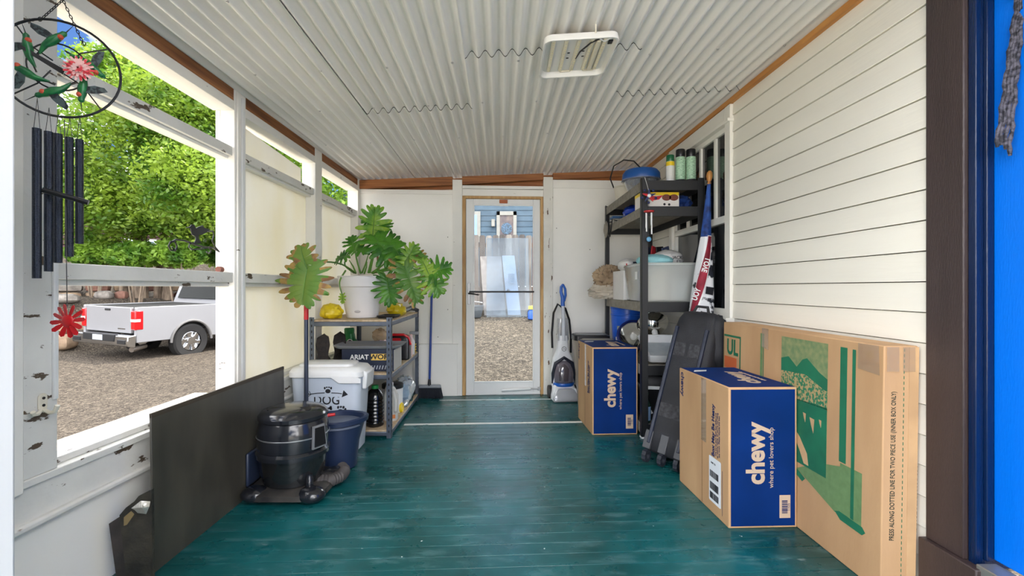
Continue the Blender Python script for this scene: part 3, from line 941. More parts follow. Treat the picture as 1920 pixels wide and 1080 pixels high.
tree('tall_tree', 'taller pale green tree rising behind the corner bay', 500, 16.6, 0.9,
     [(0, 0, 8.0, 0.5, 0.2, 0.24), (0.4, 0.2, 7.0, -0.8, 0.4, 0.18)],
     [blob(440, 150, 16.6, 2.8, 2.2, 3.2, 3), blob(540, 260, 16.8, 2.8, 2.2, 3.0, 3), blob(610, 350, 16.6, 2.6, 2.0, 2.0, 2), blob(480, 380, 16.4, 3.0, 2.0, 2.2, 2.5)], 22000, 0.11, LF2)
for i, (px, py, Y, rx, rz_, lab) in enumerate(((178, 472, 13.9, 0.95, 0.50, 'low bush beneath the wind chime beside the log house'), (256, 478, 13.6, 0.95, 0.44, 'middle bush of the row in front of the log house'),
                                  (338, 474, 13.7, 0.85, 0.50, 'bush under the iron bird bracket beyond the window'), (420, 466, 17.0, 1.2, 0.8, 'bush by the window post behind the truck cab'))):
    p = at(px, py, Y)
    zb = ground_z(p.x, p.y)
    root = thing('leafy_bush', lab, 'bush', (p.x, p.y, zb), group='bushes behind the truck')
    for k in range(4):
        a = k * 1.6 + i
        MB().tube([(0.1 * math.cos(a), 0.1 * math.sin(a), -0.1), (0.3 * math.cos(a), 0.2 * math.sin(a), (p.z - zb) * 0.6), (0.5 * math.cos(a), 0.3 * math.sin(a), p.z - zb)], [0.03, 0.02, 0.01], 6).build('stem', BARK, root)
    leaves(5200, [((p.x, p.y, p.z), (rx, 0.55, rz_), 1.0)], 0.085, rr_, 'foliage', LF3, root)

# ---- retaining wall of stones and boulders on the bank
STONES = [mat('red_stone', rgb(150, 108, 92), 0.9, c2=rgb(104, 74, 64), vs=5, bump=0.6, bs=18), mat('tan_stone', rgb(170, 146, 120), 0.9, c2=rgb(126, 104, 84), vs=5, bump=0.6, bs=18),
          mat('grey_stone', rgb(156, 149, 140), 0.9, c2=rgb(100, 94, 88), vs=5, bump=0.6, bs=18)]
def stone_mb(sx, sy, sz, rnd, n=10, m=6, pw=0.45):
    b = MB(); rings = []
    sg = lambda v: math.copysign(abs(v) ** pw, v)
    ks = [rnd.uniform(0.85, 1.12) for _ in range(n)]
    for i in range(1, m):
        t = -PI / 2 + PI * i / m
        rings.append([(sx * sg(math.cos(t)) * sg(math.cos(2 * PI * j / n)) * ks[j], sy * sg(math.cos(t)) * sg(math.sin(2 * PI * j / n)) * ks[j], sz * (1 + sg(math.sin(t))) * rnd.uniform(0.95, 1.05)) for j in range(n)])
    return b.loft(rings)
rwall = thing('stone_retaining_wall', 'terraced wall of reddish stone blocks on the bank behind the truck', 'stone wall', (-13.5, 13.4, 0.3))
for row in range(3):
    t = -0.2 * row
    while t < 9.5:
        wd = rr_.uniform(0.5, 0.95)
        d_ = Vector((0.72, 0.69, 0))
        nrm = Vector((-0.69, 0.72, 0))
        p = Vector((-15.6, 11.6, 0)) + d_ * (t + wd / 2) + nrm * 0.14 * row
        stone_mb(wd / 2 - 0.01, 0.24, 0.145, rr_).xf(lambda q: (p.x + q.x * d_.x + q.y * nrm.x, p.y + q.x * d_.y + q.y * nrm.y, 0.38 + 0.30 * row + q.z)).build('stone', STONES[rr_.choice((0, 0, 1, 2))], rwall, world=True)
        t += wd
for k, (px, py, Y, s, lab) in enumerate(((125, 618, 11.6, 0.36, 'large pale boulder low beside the truck tailgate'), (122, 566, 12.6, 0.26, 'rounded tan boulder under the stone wall'), (178, 585, 12.0, 0.15, 'small pinkish boulder near the red flower pendant'),
                                        (112, 640, 11.0, 0.28, 'dark mossy boulder at the gravel edge'), (196, 566, 13.6, 0.20, 'flat grey rock behind the truck bed'), (228, 560, 13.9, 0.14, 'little rock at the foot of the slim trunks'))):
    p = at(px, py, Y)
    gz = ground_z(p.x, p.y)
    b = stone_mb(s * 1.25, s, max(0.14, (p.z - gz + s * 0.8) / 2), rr_, 12, 7, 0.8).xf(lambda q: (p.x + q.x, p.y + q.y, gz - 0.05 + q.z))
    tag(b.build('boulder', STONES[(k + 1) % 3]), lab, 'rock', 'boulders on the bank')

# ---- log house behind the tree
LOG = mat('log_siding', rgb(112, 82, 78), 0.7, c2=rgb(70, 50, 50), vs=2, stretch=(0.4, 0.4, 6), bump=0.3)
lh = thing('log_house', 'dark purplish log sided house behind the leafy tree', 'house', (-16.5, 20.2, 1.2))
hd = Vector((0.80, 0.60, 0)); hn = Vector((0.60, -0.80, 0))
def HP(u, v, z): return tuple(Vector((-25.0, 16.6, 0)) + hd * u + hn * v + Vector((0, 0, z)))
def hbox(name, m, u0, u1, v0, v1, z0, z1, parent=None, bevel=0.0):
    pts = [HP(u0, v0, z0), HP(u1, v0, z0), HP(u1, v1, z0), HP(u0, v1, z0), HP(u0, v0, z1), HP(u1, v0, z1), HP(u1, v1, z1), HP(u0, v1, z1)]
    return MB().hexa(pts).build(name, m, parent or lh, world=True, bevel=bevel)
hbox('wall', LOG, 0, 16, -6, -0.1, 0.4, 5.2)
for k in range(16):
    hbox('log', LOG, 0, 16, -0.1, 0.0, 0.9 + k * 0.27, 0.9 + k * 0.27 + 0.255, bevel=0.05)
for u, z0, wd in ((3.4, 2.0, 1.5), (8.8, 2.2, 1.1), (12.3, 2.2, 1.2)):
    f = hbox('window', ALU, u - 0.12, u + wd + 0.12, -0.02, 0.05, z0 - 0.12, z0 + 1.3, bevel=0.01)
    pts = [HP(u, 0.04, z0), HP(u + wd, 0.04, z0), HP(u + wd, 0.07, z0), HP(u, 0.07, z0), HP(u, 0.04, z0 + 1.18), HP(u + wd, 0.04, z0 + 1.18), HP(u + wd, 0.07, z0 + 1.18), HP(u, 0.07, z0 + 1.18)]
    MB().hexa(pts).build('pane', mat('house_pane', rgb(120, 140, 150), 0.05), f, world=True)
hbox('roof', mat('grey_roof', rgb(110, 104, 100), 0.8), -0.6, 16.6, -6.4, 0.7, 5.2, 5.4)

# ---- view through the storm door: fence, leaning panels, blue-grey house
FENCE = mat('weathered_fence', rgb(124, 115, 107), 0.8, c2=rgb(84, 74, 68), vs=3, stretch=(6, 6, 0.6), bump=0.3)
FENCE2 = mat('weathered_fence_dark', rgb(96, 88, 82), 0.8, c2=rgb(66, 58, 54), vs=3, stretch=(6, 6, 0.6), bump=0.3)
FENCE3 = mat('weathered_fence_pale', rgb(146, 138, 128), 0.8, c2=rgb(110, 100, 92), vs=3, stretch=(6, 6, 0.6), bump=0.3)
FENCER = mat('red_fence', rgb(138, 90, 66), 0.8, c2=rgb(100, 64, 48), vs=3, stretch=(6, 6, 0.6), bump=0.3)
fy = 10.0
gz = ground_z(0, fy)
fence = thing('board_fence', 'weathered grey board fence seen through the storm door', 'fence', (0, fy, gz))
for k in range(52):
    x = -3.2 + k * 0.146
    top = 2.27 + RND.uniform(-0.015, 0.015) - 0.01 * k / 52
    M = plane_M((x, fy + 0.02, gz - 0.1), (1, 0, 0), (0, 0, 1))
    MB().prism([(0, 0), (0.132, 0), (0.132, top - gz + 0.07), (0.11, top - gz + 0.1), (0.028, top - gz + 0.1), (0, top - gz + 0.07)], M, -0.02).build('picket', FENCER if 26 < k < 29 else (FENCE, FENCE2, FENCE3)[(k * 7) % 3], fence, world=True)
for z in (gz + 0.4, 2.0):
    MB().box(-3.2, 4.4, fy + 0.04, fy + 0.08, z, z + 0.09).build('rail', FENCE, fence, world=True)

BG = mat('blue_grey_siding', rgb(74, 96, 112), 0.6, c2=rgb(54, 74, 90), vs=2, bump=0.25, bs=20)
HT = mat('beige_trim', rgb(150, 146, 138), 0.6)
hb = thing('blue_house', 'blue grey house with a framed brown door above the fence', 'house', (0, 20.0, 1.6))
MB().box(-7, 9, 20.0, 26, 1.2, 6.6).build('wall', BG, hb, world=True)
for k in range(22):
    MB().hexa([(-7, 19.96, 1.4 + k * 0.24), (9, 19.96, 1.4 + k * 0.24), (9, 20.01, 1.4 + k * 0.24), (-7, 20.01, 1.4 + k * 0.24),
               (-7, 19.985, 1.4 + k * 0.24 + 0.235), (9, 19.985, 1.4 + k * 0.24 + 0.235), (9, 20.01, 1.4 + k * 0.24 + 0.235), (-7, 20.01, 1.4 + k * 0.24 + 0.235)]).build('siding_board', BG, hb, world=True)
dr = MB().box(0.03, 0.66, 19.90, 19.94, 1.9, 4.30).build('door', mat('brown_grey_door', rgb(122, 106, 98), 0.6, c2=rgb(84, 74, 78), vs=4), hb, world=True)
for x0, x1, z0, z1 in ((-0.09, 0.05, 1.9, 4.45), (0.64, 0.78, 1.9, 4.45), (-0.09, 0.78, 4.28, 4.45)):
    MB().box(x0, x1, 19.86, 19.93, z0, z1).build('door_trim', HT, dr, world=True)
MB().prism(circ(0.345, 3.70, 0.24, 0.26, 16), plane_M((0, 19.895, 0), (1, 0, 0), (0, 0, 1)), 0.02).build('wreath', mat('blue_wreath', rgb(90, 120, 150), 0.8, c2=rgb(70, 76, 80), vs=20), dr, world=True)
wf = MB().box(-1.9, -0.80, 19.88, 19.94, 3.1, 4.45).build('window', HT, hb, world=True)
MB().box(-1.75, -0.95, 19.86, 19.90, 3.2, 4.30).build('pane', mat('sky_pane', rgb(150, 185, 215), 0.05), wf, world=True)
MB().box(-0.32, -0.17, 19.80, 19.94, 3.78, 4.10).build('wall_lamp', HT, hb, world=True, bevel=0.02)
MB().box(-7.4, 9.4, 19.5, 26.4, 6.6, 6.8).build('roof', mat('dark_roof', rgb(70, 70, 74), 0.8), hb, world=True)

def lean(name, label, cat, m, x0, x1, yb, yt, zt, th, sk=0.0, top=None):
    """panel leaning back: bottom edge at y=yb on the ground, top at yt, zt; sk shifts the top sideways"""
    g0 = ground_z((x0 + x1) / 2, yb)
    root = thing(name, label, cat, ((x0 + x1) / 2, yb, g0))
    MB().hexa([(x0, yb, g0), (x1, yb, g0), (x1, yb + th, g0), (x0, yb + th, g0), (x0 + sk, yt, zt), (x1 + sk, yt, zt), (x1 + sk, yt + th, zt), (x0 + sk, yt + th, zt)]).build('sheet', m, root, world=True, bevel=0.004)
    return root
lean('plywood_sheet', 'pale speckled sheet of board leaning on the fence', 'board', mat('pale_osb', rgb(150, 142, 134), 0.8, c2=rgb(112, 102, 96), vs=14), -0.30, 0.15, 9.35, 9.80, 1.78, 0.03, -0.10)
od = lean('old_door', 'old white panel door leaning on the fence', 'door', mat('old_door_white', rgb(160, 162, 166), 0.6, var=0.1), 0.19, 0.46, 9.40, 9.84, 1.80, 0.04, -0.12)
MB().box(0.20, 0.33, 9.52, 9.56, 1.20, 1.40).build('door_window', mat('door_window_grey', rgb(150, 155, 160), 0.2), od, world=True)
MB().sphere((0.20, 9.45, 1.05), 0.03).build('knob', BLACKM, od, world=True)
lean('glass_sheet', 'big clear sheet reflecting clouds leaning against the fence', 'glass sheet', clear_mat('sheet_glass', (0.72, 0.80, 0.88), 0.036, 0.02, 0.05, (0.4, 0.46, 0.54)), -0.25, 0.63, 9.20, 9.66, 2.16, 0.012, 0.0)
g1 = ground_z(-0.45, 9.2)
tb = thing('grey_tub', 'dark grey round tub by the fence at the door latch side', 'tub', (-0.52, 9.2, g1))
MB().lathe([(0.15, 0.0), (0.17, 0.02), (0.21, 0.22), (0.225, 0.225), (0.225, 0.24), (0.20, 0.24), (0.16, 0.03), (0.001, 0.03)], 20).build('bowl', mat('tub_grey', rgb(82, 88, 94), 0.6), tb)
MB().tube([(-0.21, 0, 0.22), (-0.19, -0.1, 0.30), (0, -0.16, 0.33), (0.19, -0.1, 0.30), (0.21, 0, 0.22)], 0.008, 6).build('handle', STEEL, tb)
bx = ground_z(0.66, 9.0)
bj = thing('blue_jug', 'blue jug with a yellow cap below the fence end', 'jug', (0.66, 9.0, bx))
MB().lathe([(0.06, 0.0), (0.085, 0.02), (0.085, 0.15), (0.05, 0.20), (0.03, 0.215)], 16).build('body', mat('jug_blue', rgb(40, 92, 180), 0.4), bj)
MB().lathe([(0.06, 0.20), (0.075, 0.21), (0.07, 0.27), (0.001, 0.28)], 16).build('cap', mat('jug_yellow', rgb(216, 186, 70), 0.4), bj)
# ------------------------------------------------------------------ things along the left wall
from mathutils import noise as mnoise
def crumple(c, r, amp, seed, n=22, m=14, freq=2.4, flat=None):
    """a creased blob: sphere pushed in and out by ridged noise; flat = lowest z"""
    b = MB().sphere((0, 0, 0), 1.0, n, m)
    out = []
    for p in b.v:
        v = Vector(p)
        q = v * freq + Vector((seed * 3.1, seed * 1.7, seed))
        k = 1.0 + amp * (1 - 2 * abs(mnoise.noise(q))) + 0.6 * amp * mnoise.noise(q * 2.3)
        w = Vector((c[0] + v.x * k * r[0], c[1] + v.y * k * r[1], c[2] + v.z * k * r[2]))
        if flat is not None and w.z < flat: w.z = flat
        out.append(tuple(w))
    b.v = out
    return b
def plas(name, c, rough=0.35, **k):
    return mat(name, c, rough, var=0.06, vs=8, **k)
BLKP = plas('black_plastic', rgb(26, 26, 29), 0.28)
DKP = plas('dull_black_plastic', rgb(34, 34, 37), 0.5)
RED = plas('red_plastic', rgb(196, 24, 32), 0.35)
YEL = plas('yellow_plastic', rgb(232, 200, 30), 0.4)
WHP = plas('white_plastic', rgb(232, 233, 234), 0.35)
GRP = plas('grey_plastic', rgb(150, 154, 160), 0.4)
BLP = plas('blue_plastic', rgb(24, 78, 178), 0.3)
INK = mat('black_ink', rgb(24, 26, 34), 0.6)
WIRE = mat('black_wire', rgb(20, 20, 22), 0.4)

# ---- wind chime with a hummingbird spinner
Y0 = 1.30
sc = Y0 / F
hook = at(118, 0, Y0)
ch = thing('wind_chime', 'black tube wind chime under a round hummingbird and red flower spinner', 'wind chime', tuple(at(112, 130, Y0)))
hc = at(112, 129, Y0)
ua = Vector((math.cos(math.radians(28)), math.sin(math.radians(28)), 0)); va = Vector((0, 0, 1)); na = ua.cross(va)
HR = 0.137
def hp_(r, a, off=0.0):
    return hc + ua * (r * math.cos(a)) + va * (r * math.sin(a)) + na * off
def wp(name, m, mb, parent=None, **k):
    return mb.build(name, m, parent or ch, world=(parent is None), **k)
def wpw(name, m, mb, parent, **k):
    return mb.build(name, m, parent, world=True, **k)
hoop = wpw('hoop', WIRE, MB().tube([hp_(HR, 2 * PI * i / 48) for i in range(48)], 0.0034, 8, closed=True), ch)
wpw('inner_ring', WIRE, MB().tube([hp_(0.066, 2 * PI * i / 36, 0.012) for i in range(36)], 0.0022, 6, closed=True), ch)
for a in (0.55, 2.2, 3.8, 5.35):
    wpw('spoke', WIRE, MB().tube([hp_(0.02, a, 0.01), hp_(0.07, a + 0.25, 0.012), hp_(HR, a + 0.1)], 0.002, 6), ch)
wpw('crossbar', BLACKM, MB().hexa([tuple(p) for p in (at(34, 88, Y0 - .06), at(36, 82, Y0 - .06), at(36, 82, Y0 - .05), at(34, 88, Y0 - .05), at(118, 140, Y0 + .01), at(122, 131, Y0 + .01), at(122, 131, Y0 + .02), at(118, 140, Y0 + .02))]), ch)
fc = hp_(0.050, -0.05, 0.03)
PET = mat('pink_tipped_petal', rgb(224, 62, 72), 0.4, c2=rgb(244, 196, 190), vs=60, lo=0.45, hi=0.55)
fo = wpw('flower', RED, MB().cyl(fc - na * 0.004, fc + na * 0.004, 0.012, n=16), ch)
pet = None
for ringr, cnt, dz in ((0.034, 18, 0.0), (0.024, 14, 0.004), (0.013, 9, 0.008)):
    for k in range(cnt):
        a = 2 * PI * k / cnt + dz * 40
        d = ua * math.cos(a) + va * math.sin(a); t = -ua * math.sin(a) + va * math.cos(a)
        M = plane_M(fc + na * (0.004 + dz), d, t)
        wpw('petal', PET, MB().prism([(0.003, -0.0015), (ringr * 0.6, -0.0042), (ringr, -0.0026), (ringr + 0.002, 0), (ringr, 0.0026), (ringr * 0.6, 0.0042), (0.003, 0.0015)], M, 0.0012), fo)
GRN = mat('bird_green_enamel', rgb(38, 128, 66), 0.3, c2=rgb(20, 86, 52), vs=60)
WNG = mat('bird_wing_mesh', rgb(70, 84, 84), 0.4, c2=rgb(24, 30, 34), vs=90, lo=0.45, hi=0.55, stretch=(1, 1, 1))
THR = mat('bird_throat_orange', rgb(214, 84, 52), 0.4)
for k, a0 in enumerate([math.radians(x) for x in (100, 150, 205, 262, 318, 15)]):
    r0 = 0.072
    c0 = hp_(r0, a0, 0.012)
    rad = ua * math.cos(a0) + va * math.sin(a0)
    tang = (ua * math.sin(a0) - va * math.cos(a0))          # clockwise
    hd_ = (tang * 0.75 + rad * 0.55).normalized()
    sd = hd_.cross(na).normalized()
    pts = [c0 - hd_ * 0.042 - rad * 0.012, c0 - hd_ * 0.022, c0, c0 + hd_ * 0.020, c0 + hd_ * 0.030, c0 + hd_ * 0.038, c0 + hd_ * 0.043]
    body = wpw('hummingbird', GRN, MB().tube(pts, [0.003, 0.008, 0.0125, 0.010, 0.0075, 0.0075, 0.003], 10), ch)
    wpw('beak', WIRE, MB().cyl(c0 + hd_ * 0.042, c0 + hd_ * 0.066 + rad * 0.006, 0.0016, 0.0005, 6), body)
    M = plane_M(c0 + na * 0.006 + hd_ * 0.006, (rad * 0.75 - tang * 0.65), (tang * 0.75 + rad * 0.65))
    wpw('wing', WNG, MB().prism([(0, -0.006), (0.028, -0.016), (0.050, -0.014), (0.058, -0.004), (0.040, 0.004), (0.022, 0.008), (0, 0.008)], M, 0.0015), body)
    M = plane_M(c0 - hd_ * 0.038 - rad * 0.010, -(hd_ + rad * 0.3), na)
    wpw('tail', WIRE, MB().prism([(0, -0.003), (0.016, -0.007), (0.019, 0.002), (0, 0.003)], M, 0.003), body)
    wpw('throat', THR, MB().sphere(tuple(c0 + hd_ * 0.022 + sd * 0.004 + na * 0.004), 0.0078, 10, 6), body)
def chain(p0, p1, n):
    b = MB()
    p0 = Vector(p0); p1 = Vector(p1)
    d = (p1 - p0) / n; a, c, _ = frame_of(d)
    for i in range(n):
        m = p0 + d * (i + 0.5)
        e = a if i % 2 else c
        b.tube([m + d * 0.62 * math.cos(2 * PI * j / 8) + e * d.length * 0.28 * math.sin(2 * PI * j / 8) for j in range(8)], 0.0011, 5, closed=True)
    return b
wpw('chain', WIRE, chain(hook, at(75, 38, Y0 - .01), 9), ch)
wpw('chain', WIRE, chain(hook, at(157, 84, Y0 + .03), 12), ch)
wpw('hanging_cord', WIRE, MB().tube([hook, (hook.x, hook.y, zc(hook.x) - 0.004)], 0.0015, 6), ch)
for p in (at(75, 36, Y0 - .01), at(157, 82, Y0 + .03)):
    wpw('eye_ring', WIRE, MB().tube([p + Vector((0.006 * math.cos(t), 0, 0.006 * math.sin(t))) for t in [2 * PI * i / 10 for i in range(10)]], 0.0012, 5, closed=True), ch)
TUBE = mat('hammered_black_tube', rgb(66, 72, 84), 0.24, metal=0.85, c2=rgb(40, 44, 54), vs=300, bump=0.35, bs=500)
for px, y0, y1, py_h in ((69, 241, 522, 184), (91, 247, 509, 202), (109, 251, 493, 214), (130, 258, 481, 220), (149, 262, 457, 218)):
    Yk = Y0 + 0.0016 * (px - 112)
    p0 = at(px, y0, Yk); p1 = at(px, y1, Yk)
    r = 0.0098
    tb_ = MB()
    rings = [[(p.x + rr * math.cos(2 * PI * i / 16), p.y + rr * math.sin(2 * PI * i / 16), p.z) for i in range(16)] for p, rr in ((p0 - Vector((0, 0, .01)), r * 0.85), (p0, r * 0.85), (p0, r), (p1, r), (p1, r * 0.85), (p1 + Vector((0, 0, .01)), r * 0.85))]
    tu = wpw('chime_tube', TUBE, tb_.loft(rings, True), ch)
    top = at(px + 1, py_h, Yk)
    for dx in (-1, 1):
        wpw('string', WIRE, MB().tube([top, p0 + Vector((dx * r * 0.9, 0, -0.004))], 0.0008, 5), tu)
wpw('striker', BLKP, MB().cyl(at(80, 356, Y0 - 0.06), at(166, 380, Y0 - 0.01), 0.0072, n=14), ch)
pf = at(127, 602, Y0 - 0.02)
wpw('pendant_cord', WIRE, MB().tube([at(121, 225, Y0), at(123, 380, Y0 - .02), at(126, 575, Y0 - .02)], 0.0012, 5), ch)
pd = wpw('pendant_flower', RED, MB().sphere(tuple(pf), (0.018, 0.006, 0.018), 14, 8), ch)
for k in range(12):
    a = 2 * PI * k / 12 + 0.1
    d = Vector((math.cos(a), 0.1 * math.sin(3 * a), math.sin(a))); t = Vector((-math.sin(a), 0.35, math.cos(a)))
    wpw('petal', RED, MB().prism([(0.010, -0.003), (0.030, -0.0062), (0.044, -0.006), (0.049, 0), (0.044, 0.006), (0.030, 0.0062), (0.010, 0.003)], plane_M(pf, d, t), 0.0015), pd)

# ---- white coat hook on the post, rusty bolt hole
hk = thing('coat_hook', 'small cream double coat hook screwed to the near window post', 'hook', tuple(Vector((XL(1.45), 1.46, 0.72))))
CRM = mat('cream_enamel', rgb(228, 222, 204), 0.4)
xw = XL(1.455) + 0.001
MB().prism(rrect(-0.014, 0.014, -0.028, 0.028, 0.012), plane_M((xw, 1.455, 0.735), (0, 1, 0), (0, 0, 1)), 0.006).build('plate', CRM, hk, world=True, bevel=0.002)
for z in (0.725, 0.748):
    MB().cyl((xw + 0.006, 1.455, z), (xw + 0.0085, 1.455, z), 0.0045, n=10).build('screw', BLACKM, hk, world=True)
MB().tube([(xw + .004, 1.455, .712), (xw + .03, 1.452, .702), (xw + .048, 1.45, .706), (xw + .056, 1.45, .726)], [.006, .006, .006, .007], 8).build('prong', CRM, hk, world=True)
MB().tube([(xw + .004, 1.450, .712), (xw + .014, 1.430, .704), (xw + .018, 1.414, .706), (xw + .02, 1.408, .716)], [.006, .006, .006, .007], 8).build('prong', CRM, hk, world=True)

# ---- iron hummingbird bracket on the second post
XP = -1.505
def PX(px, py):
    Y = F * -XP / (CX - px)
    return Vector((XP, Y, CAMZ - (py - CY) * Y / F))
ib = thing('iron_bird_bracket', 'black iron scroll bracket with a hummingbird silhouette in the window', 'bracket', (XP, 2.48, 1.25))
def iron(pts, r=0.004):
    MB().tube([PX(*p) for p in pts], r, 6).build('scroll', BLACKM, ib, world=True)
iron([(322, 463), (328, 470), (332, 462), (328, 453), (320, 453), (316, 461), (320, 469), (328, 470), (332, 465)], 0.004)
iron([(318, 456), (330, 449), (345, 451), (362, 457), (380, 463), (398, 464), (411, 472)], 0.0042)
iron([(366, 456), (356, 457), (354, 463), (360, 468), (375, 467), (392, 464), (396, 470), (392, 475), (387, 472)], 0.0036)
iron([(390, 434), (399, 433), (401, 441), (398, 452), (404, 464), (411, 472)], 0.004)
bird = [(347, 427), (355, 425), (358, 421), (363, 421), (366, 428), (372, 425), (379, 423), (382, 427), (392, 430), (386, 436), (378, 440), (372, 440), (371, 446), (376, 456), (368, 457), (362, 458), (366, 449), (366, 444), (359, 440), (357, 433), (356, 428)]
b = MB()
v3 = [PX(*p) for p in bird]
n_ = len(v3)
b.add([tuple(v) for v in v3] + [(v.x + 0.004, v.y, v.z) for v in v3], [tuple(range(n_)), tuple(range(n_, 2 * n_))[::-1]] + [(i, (i + 1) % n_, n_ + (i + 1) % n_, n_ + i) for i in range(n_)])
b.build('bird_silhouette', BLACKM, ib, world=True, smooth=False)
MB().cyl((XP, 2.44, 1.20), (XP, 2.47, 1.20), 0.016, n=12).build('mount_disc', mat('rust_brown', rgb(120, 70, 54), 0.7), ib, world=True)

# ---- dark sheets leaning on the half wall
BRD = chips(mat('dark_glossy_sheet', rgb(72, 69, 61), 0.36, c2=rgb(54, 52, 47), vs=3, stretch=(3, 3, 1), spec=0.6), rgb(92, 88, 78), 60, 0.72, soft=0.05)
lb = thing('leaning_sheet', 'large dark glossy sheet leaning along the half wall', 'sheet', (-1.33, 2.28, 0))
MB().hexa([(-1.336, 1.752, 0.0), (-1.328, 1.752, 0.0), (-1.318, 2.812, 0.0), (-1.326, 2.812, 0.0), (-1.346, 1.752, 0.612), (-1.338, 1.752, 0.612), (-1.328, 2.812, 0.612), (-1.336, 2.812, 0.612)]).build('sheet', BRD, lb, world=True, bevel=0.0015)
MB().hexa([(-1.329, 2.49, 0.26), (-1.327, 2.49, 0.26), (-1.326, 2.52, 0.26), (-1.328, 2.52, 0.26), (-1.3355, 2.49, 0.575), (-1.3335, 2.49, 0.575), (-1.3325, 2.52, 0.575), (-1.3345, 2.52, 0.575)]).build('pale_strip', mat('pale_strip_grey', rgb(150, 150, 140), 0.4), lb, world=True)  # paler upright strip on the sheet's face
MB().hexa([(-1.345, 1.752, 0.598), (-1.3365, 1.752, 0.598), (-1.3265, 2.812, 0.598), (-1.335, 2.812, 0.598), (-1.3465, 1.752, 0.616), (-1.337, 1.752, 0.616), (-1.327, 2.812, 0.616), (-1.3365, 2.812, 0.616)]).build('top_edge', mat('panel_edge', rgb(66, 58, 48), 0.6), lb, world=True)
OLDM = mat('old_dark_board', rgb(58, 54, 44), 0.5, c2=rgb(26, 25, 23), vs=14, bump=0.5, bs=50)
ob = thing('broken_board', 'torn dark board with silver foil tucked behind the leaning panel', 'board', (-1.30, 1.66, 0))
def ptsface(poly, Y, th, ly=0.0):
    v = [at(px, py, Y + ly * (1080 - py) / 200) for px, py in poly]
    n = len(v); b = MB()
    b.add([tuple(p) for p in v] + [(p.x, p.y + th, p.z) for p in v], [tuple(range(n)), tuple(range(n, 2 * n))[::-1]] + [(i, (i + 1) % n, n + (i + 1) % n, n + i) for i in range(n)])
    return b
ptsface([(224, 966), (236, 952), (252, 940), (260, 930), (284, 918), (286, 1114), (240, 1114)], 1.63, 0.012, 0.03).build('board', OLDM, ob, world=True, smooth=False)
b = MB()
foil = [(246, 953), (264, 939), (282, 940), (280, 950), (274, 964), (258, 962), (252, 956)]
v = [at(px, py, 1.622 + 0.008 * (i % 3)) for i, (px, py) in enumerate(foil)]; c_ = at(266, 952, 1.605)
b.add([tuple(p) for p in v] + [tuple(c_)], [(i, (i + 1) % 7, 7) for i in range(7)])
b.build('foil', mat('crumpled_foil', rgb(214, 212, 204), 0.3, metal=0.6, bump=0.8, bs=60), ob, world=True, smooth=False)
b = MB(); v = [at(*p, 1.625) for p in ((232, 970), (246, 958), (252, 964), (238, 984), (232, 986))]
b.add([tuple(p) for p in v], [(0, 1, 2, 3, 4)]).build('tan_patch', mat('tan_tape', rgb(140, 120, 80), 0.5), ob, world=True, smooth=False)
ns = thing('narrow_board', 'narrow dark board offcut leaning against the white half wall', 'board', (-1.36, 1.70, 0))
ptsface([(204, 982), (224, 969), (242, 1112), (222, 1112)], 1.665, 0.010, 0.02).build('board', mat('dark_offcut', rgb(64, 56, 54), 0.5, c2=rgb(36, 33, 34), vs=12, bump=0.4, bs=40), ns, world=True, smooth=False)

# ---- canister vacuum
vc = thing('canister_vacuum', 'round black canister vacuum on a dark wheeled base', 'vacuum cleaner', (-1.112, 2.47, 0), 0.0)
VB = mat('vacuum_gloss_black', rgb(20, 22, 28), 0.16, c2=rgb(34, 36, 42), vs=9, coat=0.3)
VS = mat('smoky_basin', rgb(34, 36, 38), 0.10, c2=rgb(20, 21, 23), vs=5, spec=0.7)
VD = mat('dusty_black_base', rgb(64, 60, 56), 0.5, c2=rgb(28, 28, 30), vs=12)
base = MB().loft([[(x, y, z) for x, y in rrect(-0.200 + i_, 0.215 - i_, -0.20 + i_, 0.20 - i_, 0.12, 8)] for z, i_ in ((0.028, 0.012), (0.030, 0.0), (0.055, 0.004), (0.07, 0.03))])
bs_ = base.build('base', VD, vc)
for x, y in ((-0.135, -0.14), (0.155, -0.145), (0.19, 0.12), (-0.13, 0.15)):
    MB().sphere((x, y, 0.045), (0.072, 0.062, 0.040), 16, 9).build('corner_dome', VB, bs_)
    MB().cyl((x - 0.012, y, 0.020), (x + 0.012, y, 0.020), 0.020, n=12).build('caster', DKP, bs_)
MB().lathe([(0.020, 0.07), (0.020, 0.115), (0.016, 0.120), (0.016, 0.135), (0.001, 0.137)], 14, (0.13, -0.11, 0)).build('peg', VB, bs_)
MB().lathe([(0.120, 0.065), (0.150, 0.075), (0.166, 0.14), (0.172, 0.215), (0.160, 0.218)], 40).build('water_basin', VS, vc)
MB().lathe([(0.165, 0.210), (0.186, 0.214), (0.188, 0.236), (0.176, 0.250), (0.160, 0.250)], 40).build('skirt', VB, vc)
body = MB().lathe([(0.160, 0.245), (0.178, 0.252), (0.182, 0.30), (0.180, 0.345), (0.170, 0.395), (0.165, 0.402)], 40).build('motor_housing', VB, vc)
MB().lathe([(0.1815, 0.316), (0.1832, 0.318), (0.1832, 0.321), (0.1815, 0.323)], 40, cap=False).build('silver_band', mat('thin_silver_band', rgb(170, 172, 176), 0.3, 0.8), body)
lid = MB().lathe([(0.170, 0.404), (0.176, 0.408), (0.176, 0.425), (0.160, 0.445), (0.120, 0.458), (0.060, 0.463), (0.001, 0.464)], 40).build('lid', VB, vc)
MB().prism(rrect(-0.115, 0.115, -0.022, 0.022, 0.02), Matrix.Translation((0.0, -0.055, 0.4545)) @ Matrix.Rotation(math.radians(8), 4, 'X'), 0.006).build('carry_slot', mat('slot_black', rgb(6, 6, 7), 0.7), lid)
